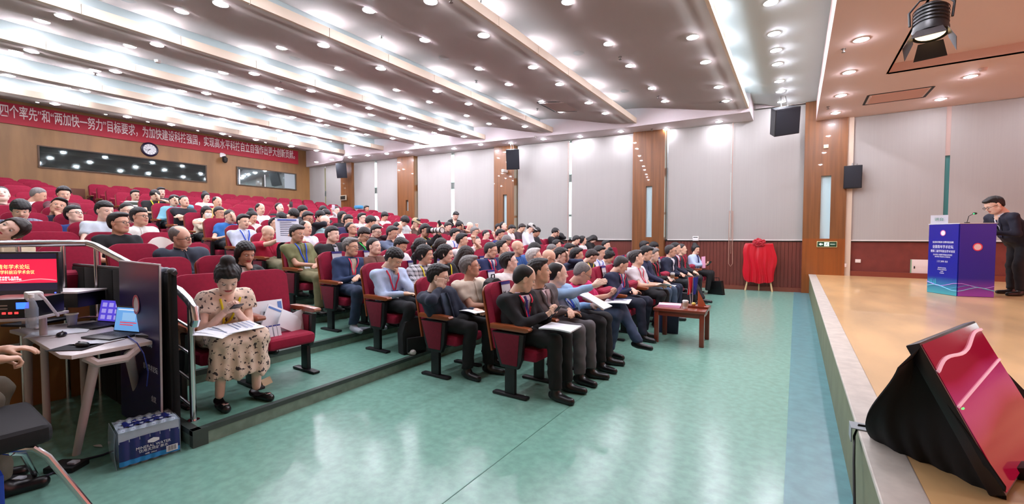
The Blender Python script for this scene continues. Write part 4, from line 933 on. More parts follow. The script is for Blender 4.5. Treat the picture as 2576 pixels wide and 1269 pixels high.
# ================================================================ CROWD
# head px, head py, row, block, pose, hair, hair colour, garment, colour, extras, label
PPL = [
(1320,702,1,'m','phone','R','k','suit','#15171c',dict(lan='r',tie='#1c1f78',inner='#d9cfe0',yaw=40,pitch=20,trc='#0c0c0e',legs='fwd',dx=.04),'black-suited man on the end seat with phone, navy tie and red lanyard'),
(1357,684,1,'m','fold','S','k','suit','#5c585b',dict(tie='#a08f96',inner='#e0cfd8',yaw=30,pitch=-8,trc='#58565a',legs='fwd',dx=.05,fat=1.08),'grey-suited dark-haired man beside the black-suited man, hands clasped'),
(1403,690,1,'m','gest','R','k','jacket','#93b7dc',dict(lan='b',inner='#dfe3ea',yaw=38,pitch=0,trc='#101116',fat=1.16,legs='fwd'),'balding heavy man in light blue shirt raising a hand'),
(1466,688,1,'m','phone','R','g','polo','#d0286c',dict(yaw=30,pitch=30,trc='#33435e',gl=1,legs='x',fat=1.08,dx=.05),'grey-haired man in bright pink shirt bent over a tablet'),
(1562,667,1,'m','fold','Z','d','suit','#1b2440',dict(lan='r',tie='#23307a',yaw=30,pitch=28,trc='#1a2034',fat=1.05,dx=.03),'navy-suited man with crew cut looking down, beside the two empty seats'),
(1602,650,1,'m','lap','S','d','polo','#dcdde2',dict(lan='r',yaw=25,pitch=-12,trc='#17171c',fat=1.22,hn=1),'large man in white polo with red lanyard leaning back'),
(1626,638,1,'m','lap','S','k','shirt','#222848',dict(yaw=15,pitch=14,trc='#42566e'),'dark-haired man in navy top and jeans behind the white polo man'),
(1643,642,1,'m','fold','S','g','jacket','#17171b',dict(lan='r',inner='#2a2a2e',yaw=20,pitch=4,trc='#1d2740'),'man in black jacket with red scarf-like lanyard holding a coffee cup'),
(1687,632,1,'m','fold','Z','d','suit','#182138',dict(inner='#e6e6ee',gl=1,yaw=18,pitch=0,trc='#14161c',legs='x'),'navy-suited man with glasses and white cuffs near the window wall'),
(1700,625,1,'m','lap','Z','k','suit','#1d2035',dict(lan='r',inner='#c8ccd8',yaw=12,pitch=0,trc='#14161c'),'man in dark suit half hidden beside the navy-suited man with glasses'),
(1715,628,1,'m','lap','Z','d','jacket','#2a2a2e',dict(lan='r',inner='#8f1d2c',yaw=10,pitch=-6,trc='#101013'),'man in black jacket with broad red lanyard, last of the front row men'),
(1752,628,1,'m','phone','U','k','jacket','#a9bdd8',dict(sex='f',inner='#1b1c58',yaw=-35,pitch=4,trc='#101013'),'woman in pale blue cardigan over navy dress at the window end of the front row'),
(1103,697,2,'m','cheekR','S','k','jacket','#1b2438',dict(inner='#42536a',gl=1,yaw=30,pitch=8,trc='#101014',dx=.05),'man in navy jacket resting his cheek on his hand, end of second row'),
(1183,672,2,'m','lap','S','g','polo','#dccfbd',dict(gl=2,yaw=35,pitch=-8,trc='#191a1c',fat=1.1),'grey-haired man with glasses in cream polo, second row'),
(1281,660,2,'m','lap','S','k','tee','#e2dfdc',dict(gl=1,yaw=40,pitch=-14,sk=5),'young black-haired man with glasses in white T-shirt behind the front row'),
(1345,648,2,'m','lap','S','w','shirt','#8a9098',dict(yaw=35,pitch=-12,fat=1.1),'grey-white haired man mostly hidden behind the grey-suited man'),
(1380,650,2,'m','lap','B','k','jacket','#2b3150',dict(lan='r',gl=1,yaw=35,pitch=26),'bald man with tanned head bent down, second row'),
(1411,644,2,'m','faceL','S','k','suit','#24304e',dict(gl=1,yaw=15,pitch=10,inner='#b9c8d8'),'man in navy suit and glasses covering his mouth with a hand'),
(1452,643,2,'m','lap','S','k','suit','#46464e',dict(yaw=28,pitch=0,inner='#e2d8e0'),'thick black-haired man in grey suit beside the man covering his mouth'),
(1492,646,2,'m','phone','S','b','shirt','#22242e',dict(lan='y',yaw=30,pitch=34),'person with yellow lanyard looking down behind the pink shirt man'),
(1508,636,2,'m','lap','S','k','shirt','#e0e6f0',dict(lan='b',yaw=10,pitch=10),'man in white shirt with blue lanyard behind the empty front seats'),
(1532,646,2,'m','phone','U','k','tee','#8c7a74',dict(sex='f',yaw=30,pitch=30),'woman with black hair tied up, head down, beside the blue lanyard man'),
(1590,648,2,'m','lap','S','g','shirt','#5b6068',dict(yaw=30,pitch=0),'grey-haired person with headset hidden behind the large white polo man'),
(1621,620,2,'m','lap','S','k','shirt','#33363e',dict(yaw=20,pitch=10),'dark-haired person behind the man in navy top'),
(1645,622,2,'m','phone','W','k','shirt','#403a3c',dict(yaw=20,pitch=20),'person with bowl-cut black hair against the red wainscot'),
(992,652,3,'m','chinL','G','k','shirt','#b5c8e6',dict(lan='r',yaw=15,pitch=32,trc='#17191f',dx=.08,shoe='#cfd0cc'),'man in pale blue shirt with red lanyard, head bowed, end of third row'),
(1069,641,3,'m','lap','P','k','shirt','#c9cad2',dict(sex='f',lan='y',yaw=25,pitch=2,plaid=1),'woman with ponytail in black and white plaid shirt, yellow lanyard'),
(1121,639,3,'m','lap','P','k','tee','#141317',dict(sex='f',lan='y',yaw=30,pitch=4),'woman in black top with yellow lanyard beside the plaid shirt woman'),
(1172,643,3,'m','phone','L','b','tee','#39302e',dict(sex='f',yaw=60,pitch=30),'woman with long brown hair hidden behind the cream polo man'),
(1235,630,3,'m','lap','Z','d','suit','#1f2b55',dict(tie='#30287a',gl=2,lan='r',yaw=22,pitch=10,fat=1.06),'shaven-headed man with glasses in navy suit, third row'),
(1263,625,3,'m','lap','S','k','jacket','#2a3444',dict(inner='#c6c4bc',yaw=28,pitch=-14),'dark-haired man leaning back beside the navy-suited man with glasses'),
(1303,624,3,'m','lap','B','d','polo','#2f5a9a',dict(yaw=25,pitch=0,fat=1.06),'bald man in bright blue polo shirt, third row'),
(1345,629,3,'m','phone','L','k','shirt','#24242c',dict(sex='f',yaw=25,pitch=22),'long black-haired woman looking down beside the bald man in blue'),
(1389,631,3,'m','lap','Z','g','suit','#1d2740',dict(yaw=28,pitch=10),'grey crew-cut man in dark navy suit, third row'),
(1432,628,3,'m','phone','S','k','shirt','#302428',dict(yaw=25,pitch=20),'dark-haired person tucked behind the thick-haired grey suit man'),
(1525,618,3,'m','lap','S','k','shirt','#dcdad8',dict(yaw=-5,pitch=0),'man in white shirt with arms out in front of the dark window sill'),
(883,622,4,'m','fold','S','g','jacket','#22365a',dict(lan='r',inner='#b3a692',gl=2,yaw=20,pitch=0,trc='#2d3d58',fat=1.06,shoe='#aeb6c0'),'grey-haired man in blue jacket and jeans, end of fourth row'),
(941,621,4,'m','lap','Z','k','shirt','#6d4a40',dict(yaw=15,pitch=-6,fat=1.06),'man with short hair in brown shirt, fourth row'),
(1008,619,4,'m','phone','S','k','tee','#dedfe6',dict(yaw=15,pitch=26),'young dark-haired man in white top reading a paper'),
(1060,619,4,'m','lap','P','k','tee','#26262c',dict(sex='f',yaw=60,pitch=0),'woman seen from behind with black hair and pale ear piece'),
(1111,618,4,'m','lap','P','b','shirt','#5c5250',dict(sex='f',yaw=60,pitch=0),'brown-haired woman with pale hair band, face turned away'),
(1163,605,4,'m','raiseL','S','k','tee','#e3dfe2',dict(lan='r',yaw=30,pitch=0),'dark-haired man in white top holding a hand beside his face'),
(1199,609,4,'m','lap','Z','d','tee','#e0dde2',dict(lan='r',yaw=10,pitch=0,fat=1.2),'stout crew-cut man in white T-shirt with thin red lanyard'),
(1273,607,4,'m','bend','Z','g','polo','#c09ca0',dict(gl=1,yaw=30,pitch=45),'grey-haired man bowing his head deeply, fourth row'),
(1401,616,4,'m','lap','S','k','shirt','#6c6c74',dict(yaw=30,pitch=0),'upright dark-haired man behind the navy crew-cut man'),
(1450,605,4,'m','phone','S','k','shirt','#2c1c22',dict(yaw=30,pitch=26),'dark-haired man in maroon top looking down near the window sill'),
(1466,605,4,'m','lap','P','k','shirt','#d8d8d8',dict(sex='f',yaw=25,pitch=-10),'woman in white beside the maroon top man near the window sill'),
(1492,603,4,'m','bend','L','k','shirt','#101012',dict(sex='f',yaw=20,pitch=60),'person in black folded forward at the end of the fourth row'),
(748,588,5,'m','fold','S','d','polo','#7c7f58',dict(lan='b',yaw=15,pitch=8,trc='#86805e'),'man in olive green polo with blue lanyard, end of fifth row'),
(770,574,5,'m','lap','R','k','tee','#dcdfe8',dict(yaw=15,pitch=0),'balding man in white and black directly behind the olive polo man'),
(837,590,5,'m','lap','G','k','jacket','#1d1f22',dict(inner='#c8cad6',yaw=20,pitch=0,fat=1.25,sk=2),'heavy young man in black jacket over white T-shirt'),
(916,592,5,'m','chinR','G','b','shirt','#15181a',dict(lan='g',yaw=15,pitch=26,gl=1),'man in black with bright green lanyard, chin on hand'),
(946,582,5,'m','cheekL','S','k','shirt','#35232c',dict(gl=1,yaw=10,pitch=16),'man with glasses resting head on fist, wearing maroon'),
(987,587,5,'m','chinR','S','d','shirt','#59647c',dict(yaw=12,pitch=12),'man in grey-blue shirt with his hand at his mouth'),
(1070,580,6,'m','camera','G','k','shirt','#141416',dict(lan='y',yaw=5,pitch=8,sk=3),'photographer in black with yellow lanyard aiming a long white lens'),
(1145,590,5,'m','lap','S','k','shirt','#d2d2d8',dict(lan='b',yaw=25,pitch=10),'man in white shirt with dark lanyard just past the camera lens'),
(1194,584,5,'m','lap','S','g','tee','#cdbfc0',dict(gl=1,yaw=15,pitch=10),'grey-haired man with glasses beyond the hand-raising man'),
(1223,591,5,'m','raiseL','Z','k','tee','#e3e0e2',dict(gl=3,yaw=10,pitch=8),'man in white with dark glasses resting against his hand'),
(1259,590,5,'m','lap','S','k','suit','#27346c',dict(yaw=15,pitch=14),'man in blue suit bending slightly near the middle pier'),
(1409,597,5,'m','bend','S','k','shirt','#101013',dict(yaw=20,pitch=50),'man in black hunched forward over his knees, fifth row'),
(674,588,6,'m','read','B','d','polo','#b81c3e',dict(yaw=22,pitch=20,trc='#8a8468',fat=1.06),'balding man in crimson polo reading a large printed programme'),
(692,565,6,'m','lap','S','k','shirt','#35363e',dict(gl=1,yaw=10,pitch=-16),'man with glasses tilting his head back behind the programme reader'),
(818,558,6,'m','lap','B','g','polo','#9cc0c4',dict(yaw=12,pitch=12),'nearly bald older man in pale teal shirt'),
(884,576,6,'m','lap','Z','k','tee','#151517',dict(gl=1,yaw=15,pitch=-18),'round-faced man with glasses in black, head tilted back'),
(1001,574,6,'m','lap','R','k','shirt','#dcdfe8',dict(gl=1,yaw=15,pitch=20),'balding man with glasses in white shirt behind the grey-blue shirt man'),
(1046,562,7,'m','chinR','C','kh','shirt','#4a3328',dict(yaw=12,pitch=20),'person in khaki baseball cap with chin on hand'),
(1109,574,6,'m','raiseR','Z','k','tee','#cfa39c',dict(yaw=15,pitch=-12),'person holding a dark phone up above the camera'),
(1127,571,7,'m','phone','S','d','shirt','#4c2630',dict(yaw=10,pitch=20),'grey-dark haired person looking down behind the long white lens'),
(1156,569,6,'m','faceL','W','k','tee','#4a3a3e',dict(yaw=10,pitch=24),'black-haired person rubbing the eyes with one hand'),
(1182,570,6,'m','raiseL','B','k','tee','#a08a86',dict(yaw=10,pitch=20,sk=2),'bald person with an open hand raised beside the face'),
(1287,577,6,'m','phone','S','k','tee','#e2e0e0',dict(yaw=12,pitch=34),'young man in white T-shirt looking down at the middle pier'),
(1313,574,6,'m','phone','S','b','shirt','#3c2e34',dict(yaw=10,pitch=30),'brown-haired person in dark top looking down by the middle pier'),
(1335,574,6,'m','phone','CW','w','shirt','#d0d4da',dict(sex='f',yaw=15,pitch=30),'person in white cap with dark hair by the window'),
(1350,584,6,'m','phone','W','k','shirt','#24242a',dict(yaw=10,pitch=24),'black-haired person right of the white cap'),
(1397,585,6,'m','faceL','W','k','shirt','#15151a',dict(yaw=10,pitch=24),'black-haired person alone below the gap between blinds'),
(612,558,7,'m','fold','S','k','shirt','#c6cfe2',dict(lan='b',yaw=12,pitch=4),'young man in white shirt with blue lanyard'),
(634,547,7,'m','phone','U','k','shirt','#d8cec8',dict(sex='f',yaw=15,pitch=14),'woman looking down at a phone beside the blue lanyard man in white'),
(708,551,7,'m','phone','W','k','shirt','#101013',dict(yaw=5,pitch=20),'person with bowl-cut hair and black top bowing slightly'),
(774,549,7,'m','cheekL','S','k','shirt','#23232c',dict(gl=3,yaw=10,pitch=16),'dark-haired man with heavy glasses leaning on his fist'),
(806,545,7,'m','lap','W','k','shirt','#3c2c32',dict(yaw=15,pitch=14),'short-haired person in dark clothes behind the pale teal shirt man'),
(862,546,8,'m','lap','L','k','shirt','#1d1a20',dict(sex='f',yaw=15,pitch=-4),'woman with long black hair in black'),
(877,556,7,'m','lap','G','k','shirt','#2d2850',dict(yaw=10,pitch=10),'man with flat-cut black hair and hidden face'),
(911,549,7,'m','lap','S','k','tee','#d6d8dc',dict(gl=1,yaw=15,pitch=0),'man with glasses in pale T-shirt'),
(933,558,7,'m','phone','W','k','tee','#a89e96',dict(yaw=50,pitch=20),'black-haired head turned away, left of the bald man'),
(946,556,7,'m','lap','B','k','tee','#c0a8a0',dict(yaw=15,pitch=4,gl=1,sk=5),'bald pale man with glasses'),
(1018,557,7,'m','bend','W','k','tee','#b9c0c0',dict(yaw=10,pitch=50),'person in grey top bending forward with dark hair'),
(1255,573,7,'m','lap','S','k','shirt','#302c30',dict(yaw=10,pitch=8),'dark-haired person at the foot of the middle pier'),
(1266,569,7,'m','lap','Z','k','tee','#a05a60',dict(yaw=10,pitch=-16),'man leaning back with face lit, in front of the middle pier'),
(552,536,8,'m','cross','G','d','polo','#d3d5dc',dict(gl=2,yaw=14,pitch=0,fat=1.06),'grey-haired man in white shirt with arms crossed'),
(578,545,8,'m','faceL','Z','d','tee','#2a6ab0',dict(yaw=10,pitch=10),'person in blue hiding the face behind a hand'),
(738,541,8,'m','bend','W','k','shirt','#18181c',dict(yaw=20,pitch=55),'black-haired person lying forward, head down'),
(762,531,8,'m','lap','W','k','shirt','#2c2c34',dict(yaw=40,pitch=8),'black-haired person with face hidden behind the heavy glasses man'),
(820,540,8,'m','phone','W','k','shirt','#1b1b22',dict(yaw=15,pitch=25),'black-haired head bowed beside a raised white phone'),
(968,545,8,'m','phone','W','k','shirt','#dad6d2',dict(yaw=5,pitch=20),'dark-haired person in pale top looking down'),
(520,535,9,'m','cross','P','k','dress2','#ddd2bc',dict(sex='f',mask=1,yaw=10,pitch=8),'woman with white face mask and cream dress'),
(655,526,9,'m','lap','R','k','tee','#dfe4ea',dict(yaw=12,pitch=6),'man in white T-shirt among empty seats'),
(703,523,9,'m','raiseL','Z','k','shirt','#1a1a1e',dict(yaw=15,pitch=-14,sk=2),'laughing man in black raising a phone beside his face'),
(813,530,9,'m','raiseL','L','k','shirt','#d8d8dc',dict(sex='f',yaw=5,pitch=10),'woman with long dark hair taking a picture with a white phone'),
(846,530,9,'m','lap','Z','k','shirt','#b08c8c',dict(yaw=10,pitch=8,sk=2),'pale-faced man with flat hair'),
(463,507,10,'m','cross','Z','k','tee','#15151f',dict(yaw=12,pitch=-8,trc='#3c4252'),'man in black T-shirt with arms crossed, eyes shut'),
(438,505,11,'m','faceL','S','k','shirt','#6fa6b8',dict(yaw=10,pitch=8,trc='#181a24'),'person in pale blue shirt covering the face, behind the black T-shirt man'),
(547,509,10,'m','lap','R','k','tee','#c6b06a',dict(yaw=10,pitch=6),'middle-aged man in yellowish top'),
(518,497,11,'m','lap','U','k','shirt','#d6d8d2',dict(sex='f',yaw=12,pitch=2),'woman with tied hair and pale vest'),
(922,526,11,'m','lap','S','k','jacket','#2c2c34',dict(inner='#c8c8d0',yaw=0,pitch=6),'man facing forward beside a light blue bag, near the windows'),
(340,491,11,'m','lap','S','k','tee','#3a4238',dict(gl=1,yaw=10,pitch=4,stripe=1),'man in dark green T-shirt with white stripes at the far back'),
(390,492,11,'m','faceL','W','k','tee','#121214',dict(lan='y',yaw=12,pitch=20),'man in black T-shirt with yellow lanyard, hand at forehead'),
(405,484,12,'m','lap','S','k','shirt','#403034',dict(yaw=10,pitch=4,sk=2),'barely visible person behind the black T-shirt man with yellow lanyard'),
(572,700,3,'l','phone','U','k','dress','#dcc4ae',dict(sex='f',lan='y',yaw=-16,pitch=36,dx=.26,hdz=0),'woman in cream floral dress with yellow lanyard looking at her phone'),
(618,638,4,'l','chinL','L','k','jacket','#15151a',dict(sex='f',inner='#d8d0cc',yaw=2,pitch=18,dx=.05),'woman with long black hair and black jacket, hand at her chin'),
(455,596,5,'l','lap','R','g','shirt','#2f3745',dict(gl=1,yaw=35,pitch=6,roll=22,fat=1.35,dx=.1),'big grey-haired man with glasses slumped sideways in dark shirt'),
(300,562,6,'l','lap','S','k','tee','#121318',dict(gl=1,yaw=32,pitch=-4,sk=3,hs=1.1),'black-shirted man with swept hair and glasses in the left block'),
(352,546,7,'l','lap','G','k','polo','#d9dcd6',dict(gl=1,yaw=28,pitch=-4,sk=3,hs=1.12),'young man in white polo with teal collar trim'),
(187,540,7,'l','lap','G','k','tee','#243a78',dict(gl=1,yaw=25,pitch=-14,hs=1.12),'young man with glasses in dark blue T-shirt looking up'),
(147,519,8,'l','chinL','S','k','shirt','#1a1c34',dict(yaw=-8,pitch=-6,roll=-18,hs=1.15),'man leaning his head back with his fist raised, left block'),
(52,529,7,'l','phone','W','k','shirt','#555a6c',dict(yaw=-5,pitch=22,plaid=2,hs=1.15),'man with black fringe in blue plaid shirt looking down'),
(26,578,5,'l','lap','P','b','shirt','#c8b89a',dict(sex='f',legs='tuck',yaw=-20,pitch=-10,roll=-55,sk=2,hs=1.1),'sleeping woman with head tipped over in patterned cream top'),
(264,531,8,'l','lap','G','k','tee','#c8d6e2',dict(yaw=20,pitch=6,hs=1.1,sk=2),'pale man with black cap-like hair in light blue top'),
(320,531,8,'l','lap','Z','k','tee','#8a7064',dict(gl=2,yaw=15,pitch=4,hs=1.1),'man with glasses mostly hidden behind the white polo man'),
(97,491,10,'l','lap','Z','g','tee','#dcdce0',dict(yaw=70,pitch=20,hs=1.12),'grey-haired man in white turning away, left block'),
(161,489,10,'l','chinR','M','k','shirt','#5a3038',dict(yaw=0,pitch=10,hs=1.05),'curly-haired person with hand at the mouth at the back left'),
(4,490,9,'l','lap','Z','k','tee','#a06a68',dict(yaw=-5,pitch=-20,sk=5,hs=1.15),'face cut by the left edge of the picture, head tilted back'),
]
HS = {}
occ = {}; placed = []
free = {}
for n, blk, i, y, k in PLAN: free.setdefault((n, blk[0]), []).append((i, y))
def cands(k):
    px, py, n, blk = PPL[k][:4]; ex = PPL[k][9]; out = []
    for m in ([n] if n < 4 or ex.get('hdz') is not None else range(max(4, n - 2), min(17, n + 2) + 1)):
        X = RX(m) - .05 + ex.get('dx', 0); Hw = onx(px, py, X); hz = Hw[2] - FL[m]
        for i, y in free[(m, blk)]:
            if abs(y - Hw[1]) < 1.2:
                if ex.get('hdz') is not None and i != 1: continue
                out.append((30 * max(0, abs(hz - 1.13) - .05) ** 2 + 12 * max(0, abs(y - Hw[1]) - .08) ** 2 + .02 * abs(m - n), (m, blk, i), X, y, Hw))
    return sorted(out, key=lambda c: c[0])
CA = [cands(k) for k in range(len(PPL))]
allc = sorted([(c[0], k, j) for k, cs_ in enumerate(CA) for j, c in enumerate(cs_)])
pick = {}
for c, k, j in allc:
    s_ = CA[k][j][1]
    if k not in pick and s_ not in occ: pick[k] = j; occ[s_] = k
for it in range(6):
    for k in range(len(PPL)):
        if k not in pick: continue
        for j, c in enumerate(CA[k][:14]):
            j0 = pick[k]; o_ = occ.get(c[1])
            if o_ is None:
                if c[0] < CA[k][j0][0] - 1e-9: del occ[CA[k][j0][1]]; pick[k] = j; occ[c[1]] = k
            elif o_ != k:
                alt = [(d[0], jj) for jj, d in enumerate(CA[o_]) if d[1] == CA[k][j0][1] or d[1] not in occ]
                if alt:
                    a_, jj = alt[0]
                    if c[0] + a_ < CA[k][j0][0] + CA[o_][pick[o_]][0] - 1e-6:
                        del occ[CA[k][j0][1]]; occ[c[1]] = k; pick[k] = j; pick[o_] = jj; occ[CA[o_][jj][1]] = o_
ROWOF = {}
for k in range(len(PPL)):
    if k not in pick: print('NOSEAT', PPL[k][-1]); continue
    c, s_, X, y, Hw = CA[k][pick[k]]; ROWOF[k] = s_[0]
    if c > .25: print('cost', round(c, 2), PPL[k][-1][:40], 'row', PPL[k][2], '->', s_[0], 'dy', round(Hw[1] - y, 2), 'hz', round(Hw[2] - FL[s_[0]], 2))
    Hw = Hw.copy(); dy = Hw[1] - y
    if abs(dy) > .3: Hw[1] = y + math.copysign(.3, dy)
    placed.append((k, X, y, Hw))
cnt_state = {}
for n, blk, i, y, k in PLAN:
    key = (n, blk[0], i); p = occ.get(key)
    state = 'down' if p is not None else 'up'
    if key == (3, 'l', 0): state = 'down'
    if n == 1 and p is None and 6.0 < y < 6.7: state = 'half'
    rown = '%s row' % ORD[n - 1]
    if blk == 'main': pos = '%s from the aisle in the %s' % (ORD[i] if i else 'end seat, first', rown)
    else: pos = '%s left of the aisle in the %s' % (ORD[i], rown)
    lab = ('occupied red seat, ' if p is not None else 'empty red seat, ' if state != 'down' else 'red seat piled with papers, ') + pos
    seat(n, y, state, lab, 'seats of the %s' % (rown if blk == 'main' else rown + ' left block'), last=(i == k - 1) if blk == 'main' else i == 0, first=(i == 0) if blk == 'main' else False)
PER = {}
for idx, X, y, Hw in placed:
    px, py, n, blk, pose, hair, hc, top, tc, ex, lab = PPL[idx]; n = ROWOF[idx]
    sp = dict(ex); sp.update(label=lab, hair=hair, hc=hc, pose=pose, tc=tc); d = np.linalg.norm(Hw[:2]); res = 0 if d < 7.6 else 1 if d < 11.5 else 2
    if n > 4 and res == 0: res = 1
    kind = None
    if top == 'dress2': top = 'shirt'
    sp['top'] = top
    for a in ('yaw', 'pitch', 'roll'): sp[a] = R(ex.get(a, 0))
    kw = dict(rough=.85, bump=.12, scale=22, var=.05) if res < 2 else dict(rough=.85)
    if ex.get('plaid') == 1: sp['tm'] = mat('#d5d5da', rough=.85, kind='plaid', scale=9, c2='#23242c')
    elif ex.get('plaid') == 2: sp['tm'] = mat('#7b8096', rough=.85, kind='plaid', scale=8, c2='#2a2e44')
    elif ex.get('stripe'): sp['tm'] = mat('#3a4238', rough=.85, kind='stripe', scale=9, c2='#c9cdc8')
    elif top == 'dress': sp['tm'] = mat('#3a3134', rough=.8, kind='floral', scale=30, c2='#dcc6b2', bump=.1)
    else: sp['tm'] = mat(tc, **kw)
    if n < 4 and blk == 'm': sp['ty'] = R(-13)
    root_loc = Vector((RX(n), y, FL[n])); H = Hw - np.array(root_loc)
    J = seated_J(H, sp, idx); 
    if 'hs' in ex: J['hs'] = ex['hs'] * .97
    elif n < 4: J['hs'] = 1.06
    else: J['hs'] = 1.02
    if res == 2 and n > 8: pass
    root, arms, Mh = person(root_loc, J, sp, res, idx)
    PER[idx] = (root, arms, Mh, J)
def who(s): return [k for k, v in enumerate(PPL) if s in v[-1]][0]

if DEBUG:
    for idx, v in PER.items():
        mn = [9e9]*3; mx = [-9e9]*3
        for ch in v[0].children:
            if ch.type == 'MESH' and len(ch.data.vertices):
                co = np.array([(ch.matrix_local @ x.co) for x in ch.data.vertices]); lo = co.min(0); hi = co.max(0)
                if (hi - lo).max() > 1.45: print('BIG', idx, ch.name, np.round(lo, 2), np.round(hi, 2), PPL[idx][-1][:40])
# ================================================================ THINGS IN HANDS AND ON LAPS
def sheet(name, o, x, y, w_, h_, m, label, cat='paper', th=.004, curl=.01, group=None, extra=None):
    """a sheet or booklet: o centre, x and y its in-plane directions"""
    M = frame(o, x, y); r = empty(name, (0, 0, 0), label, cat, group); r.matrix_local = M
    b = B(); b.grid(lambda u, v: ((u - .5) * w_, (v - .5) * h_, curl * math.sin(u * 3.1) * math.cos(v * 2)), 6, 4, th); b.go('sheet', m, r)
    if extra: extra(r)
    return r
m_paper = mat('#e4e8ee', rough=.6); m_ink = mat('#2c3a58', rough=.6); m_pinkp = mat('#e6a9c4', rough=.6); m_blue = mat('#2a4a9a', rough=.5)
def lines(n, w_, h_, col=None, top=True):
    def f(r):
        b = B()
        for i in range(n): y = h_ * .32 - i * h_ * .62 / n; b.box((-w_ * .36, y, .012), (w_ * (.36 if i % 3 else .2), y + h_ * .02, .0135))
        b.go('print', col or m_ink, r, smooth=0)
        if top: b = B(); b.box((-w_ * .45, h_ * .4, .012), (w_ * .45, h_ * .46, .0135)); b.go('header_band', m_blue, r, smooth=0)
    return f
def hand_w(k, s, off=(0, 0, 0)):
    root, arms, Mh, J = PER[k]; return np.array(root.location) + arms[(s + 1) // 2][2] + np.array(off)
def phone(k, label, d=.08, col='#16161c', scr=None):
    root, arms, Mh, J = PER[k]; a, c = hand_w(k, -1), hand_w(k, 1); m = (a + c) / 2 if J['grip'][1] == 'grip' else a
    o = m + np.array([d, 0, .035]); Hd = np.array(root.location) + J['H']; n_ = Hd - o; n_ /= np.linalg.norm(n_)
    r = empty('phone', (0, 0, 0), label, 'phone'); y = np.cross(n_, [0, 1, 0]); r.matrix_local = frame(o, np.cross(y, n_), y)
    b = B(); b.box((-.038, -.078, -.005), (.038, .078, .004), .004); b.go('case', mat(col, rough=.3), r)
    b = B(); b.box((-.034, -.073, .004), (.034, .073, .0052)); b.go('screen', mat('#39405a', rough=.1, emit=.25 if scr is None else scr), r); return r
w0 = who
for t_, lab in [('black-suited man on', 'dark phone held by the black-suited man'), ('cream floral dress', 'black phone held by the woman in the floral dress'), ('pale blue cardigan', 'phone in the hands of the pale blue cardigan woman'), ('Sleeping', '')]:
    try: k = w0(t_)
    except IndexError: continue
    phone(k, lab)
k = w0('bright pink shirt'); r = phone(k, 'purple-backed tablet held by the pink shirt man', .1, '#5a3a8c'); r.name = 'tablet'; r['category'] = 'tablet'; r.scale = (1.7, 1.6, 1.2)
def lap(k, dx=.3, dy=0, z=.64):
    root = PER[k][0]; return np.array(root.location) + np.array([dx, dy, z])
k = w0('black-suited man on'); sheet('programme_booklet', lap(k, .42, -.08, .66), (1, .1, -.02), (-.1, 1, 0), .3, .3, m_paper, 'open white booklet on the black-suited man\'s knees', 'booklet', .012)
k = w0('light blue shirt raising'); sheet('paper_folder', lap(k, .3, -.05, .76), (1, 0, -.45), (0, 1, 0), .34, .26, m_paper, 'white folder leaning on the light blue shirt man\'s lap', 'folder', .012, extra=lambda r: None)
k = w0('bright pink shirt'); sheet('programme_booklet', lap(k, .38, -.06, .69), (1, .15, .05), (-.15, 1, .1), .31, .23, m_paper, 'printed programme lying on the pink shirt man\'s knee', 'booklet', .008, extra=lines(4, .31, .23))
k = w0('resting his cheek'); sheet('paper_sheet', lap(k, .3, 0, .69), (1, -.2, 0), (.2, 1, 0), .26, .19, m_paper, 'white sheet on the lap of the cheek-resting man')
k = w0('large man in white polo'); sheet('paper_sheet', lap(k, .42, .02, .68), (1, .1, 0), (-.1, 1, 0), .3, .21, m_paper, 'curled white papers on the large white polo man\'s lap', curl=.04)
k = w0('pale blue cardigan'); root = PER[k][0]; sheet('pink_folder', lap(k, .22, -.12, .82), (.5, -.85, .1), (0, 0, 1), .24, .3, m_pinkp, 'pink folder held upright by the pale blue cardigan woman', 'folder')
k = w0('crimson polo reading'); hp = hand_w(k, -1); sheet('newspaper', hp + np.array([.05, .02, .1]), (.35, .93, 0), (-.3, .1, 1), .34, .4, mat('#c9cdd8', rough=.6), 'large printed programme held up by the crimson polo man', 'booklet', .004, extra=lines(8, .3, .4))
k = w0('cream floral dress'); q = lap(k, .37, -.04, .622)
for j, (dx, dy, a) in enumerate(((0, .05, .1), (.01, -.08, .5), (.03, -.14, .8))):
    sheet('paper_sheet', q + np.array([dx, dy, .012 - j * .005]), (math.cos(a), math.sin(a), -.16), (-math.sin(a), math.cos(a), 0), .22, .3, m_paper, ['white printed sheet on top of the floral dress woman\'s lap', 'second white sheet fanned out under the top one on her lap', 'lowest white sheet on the lap, with a bluish edge'][j], 'paper', group='sheets on the lap', extra=lines(5, .22, .3, mat('#6f86b0', rough=.6), False))
k = w0('holding a coffee cup')
def cup(o, label, band='#8a6a50', h_=.12):
    r = empty('paper_cup', tuple(o), label, 'cup'); b = B(); b.lathe([(.0, 0), (.028, 0), (.04, h_), (.0, h_)], 20); b.go('cup', mat('#e0dcd8', rough=.5), r)
    b = B(); b.lathe([(.0, h_ + .018), (.033, h_ + .016), (.036, h_), (.043, h_ - .002), (.043, h_ + .006), (.036, h_ + .006)], 20); b.go('lid', m_white, r); b = B(); b.lathe([(.0335, h_ * .3), (.0385, h_ * .8), (.0395, h_ * .8), (.0345, h_ * .3)], 20); b.go('sleeve', mat(band, rough=.7), r); return r
cup(hand_w(k, -1) + np.array([.09, .0, -.02]), 'takeaway coffee cup held by the man in black jacket')
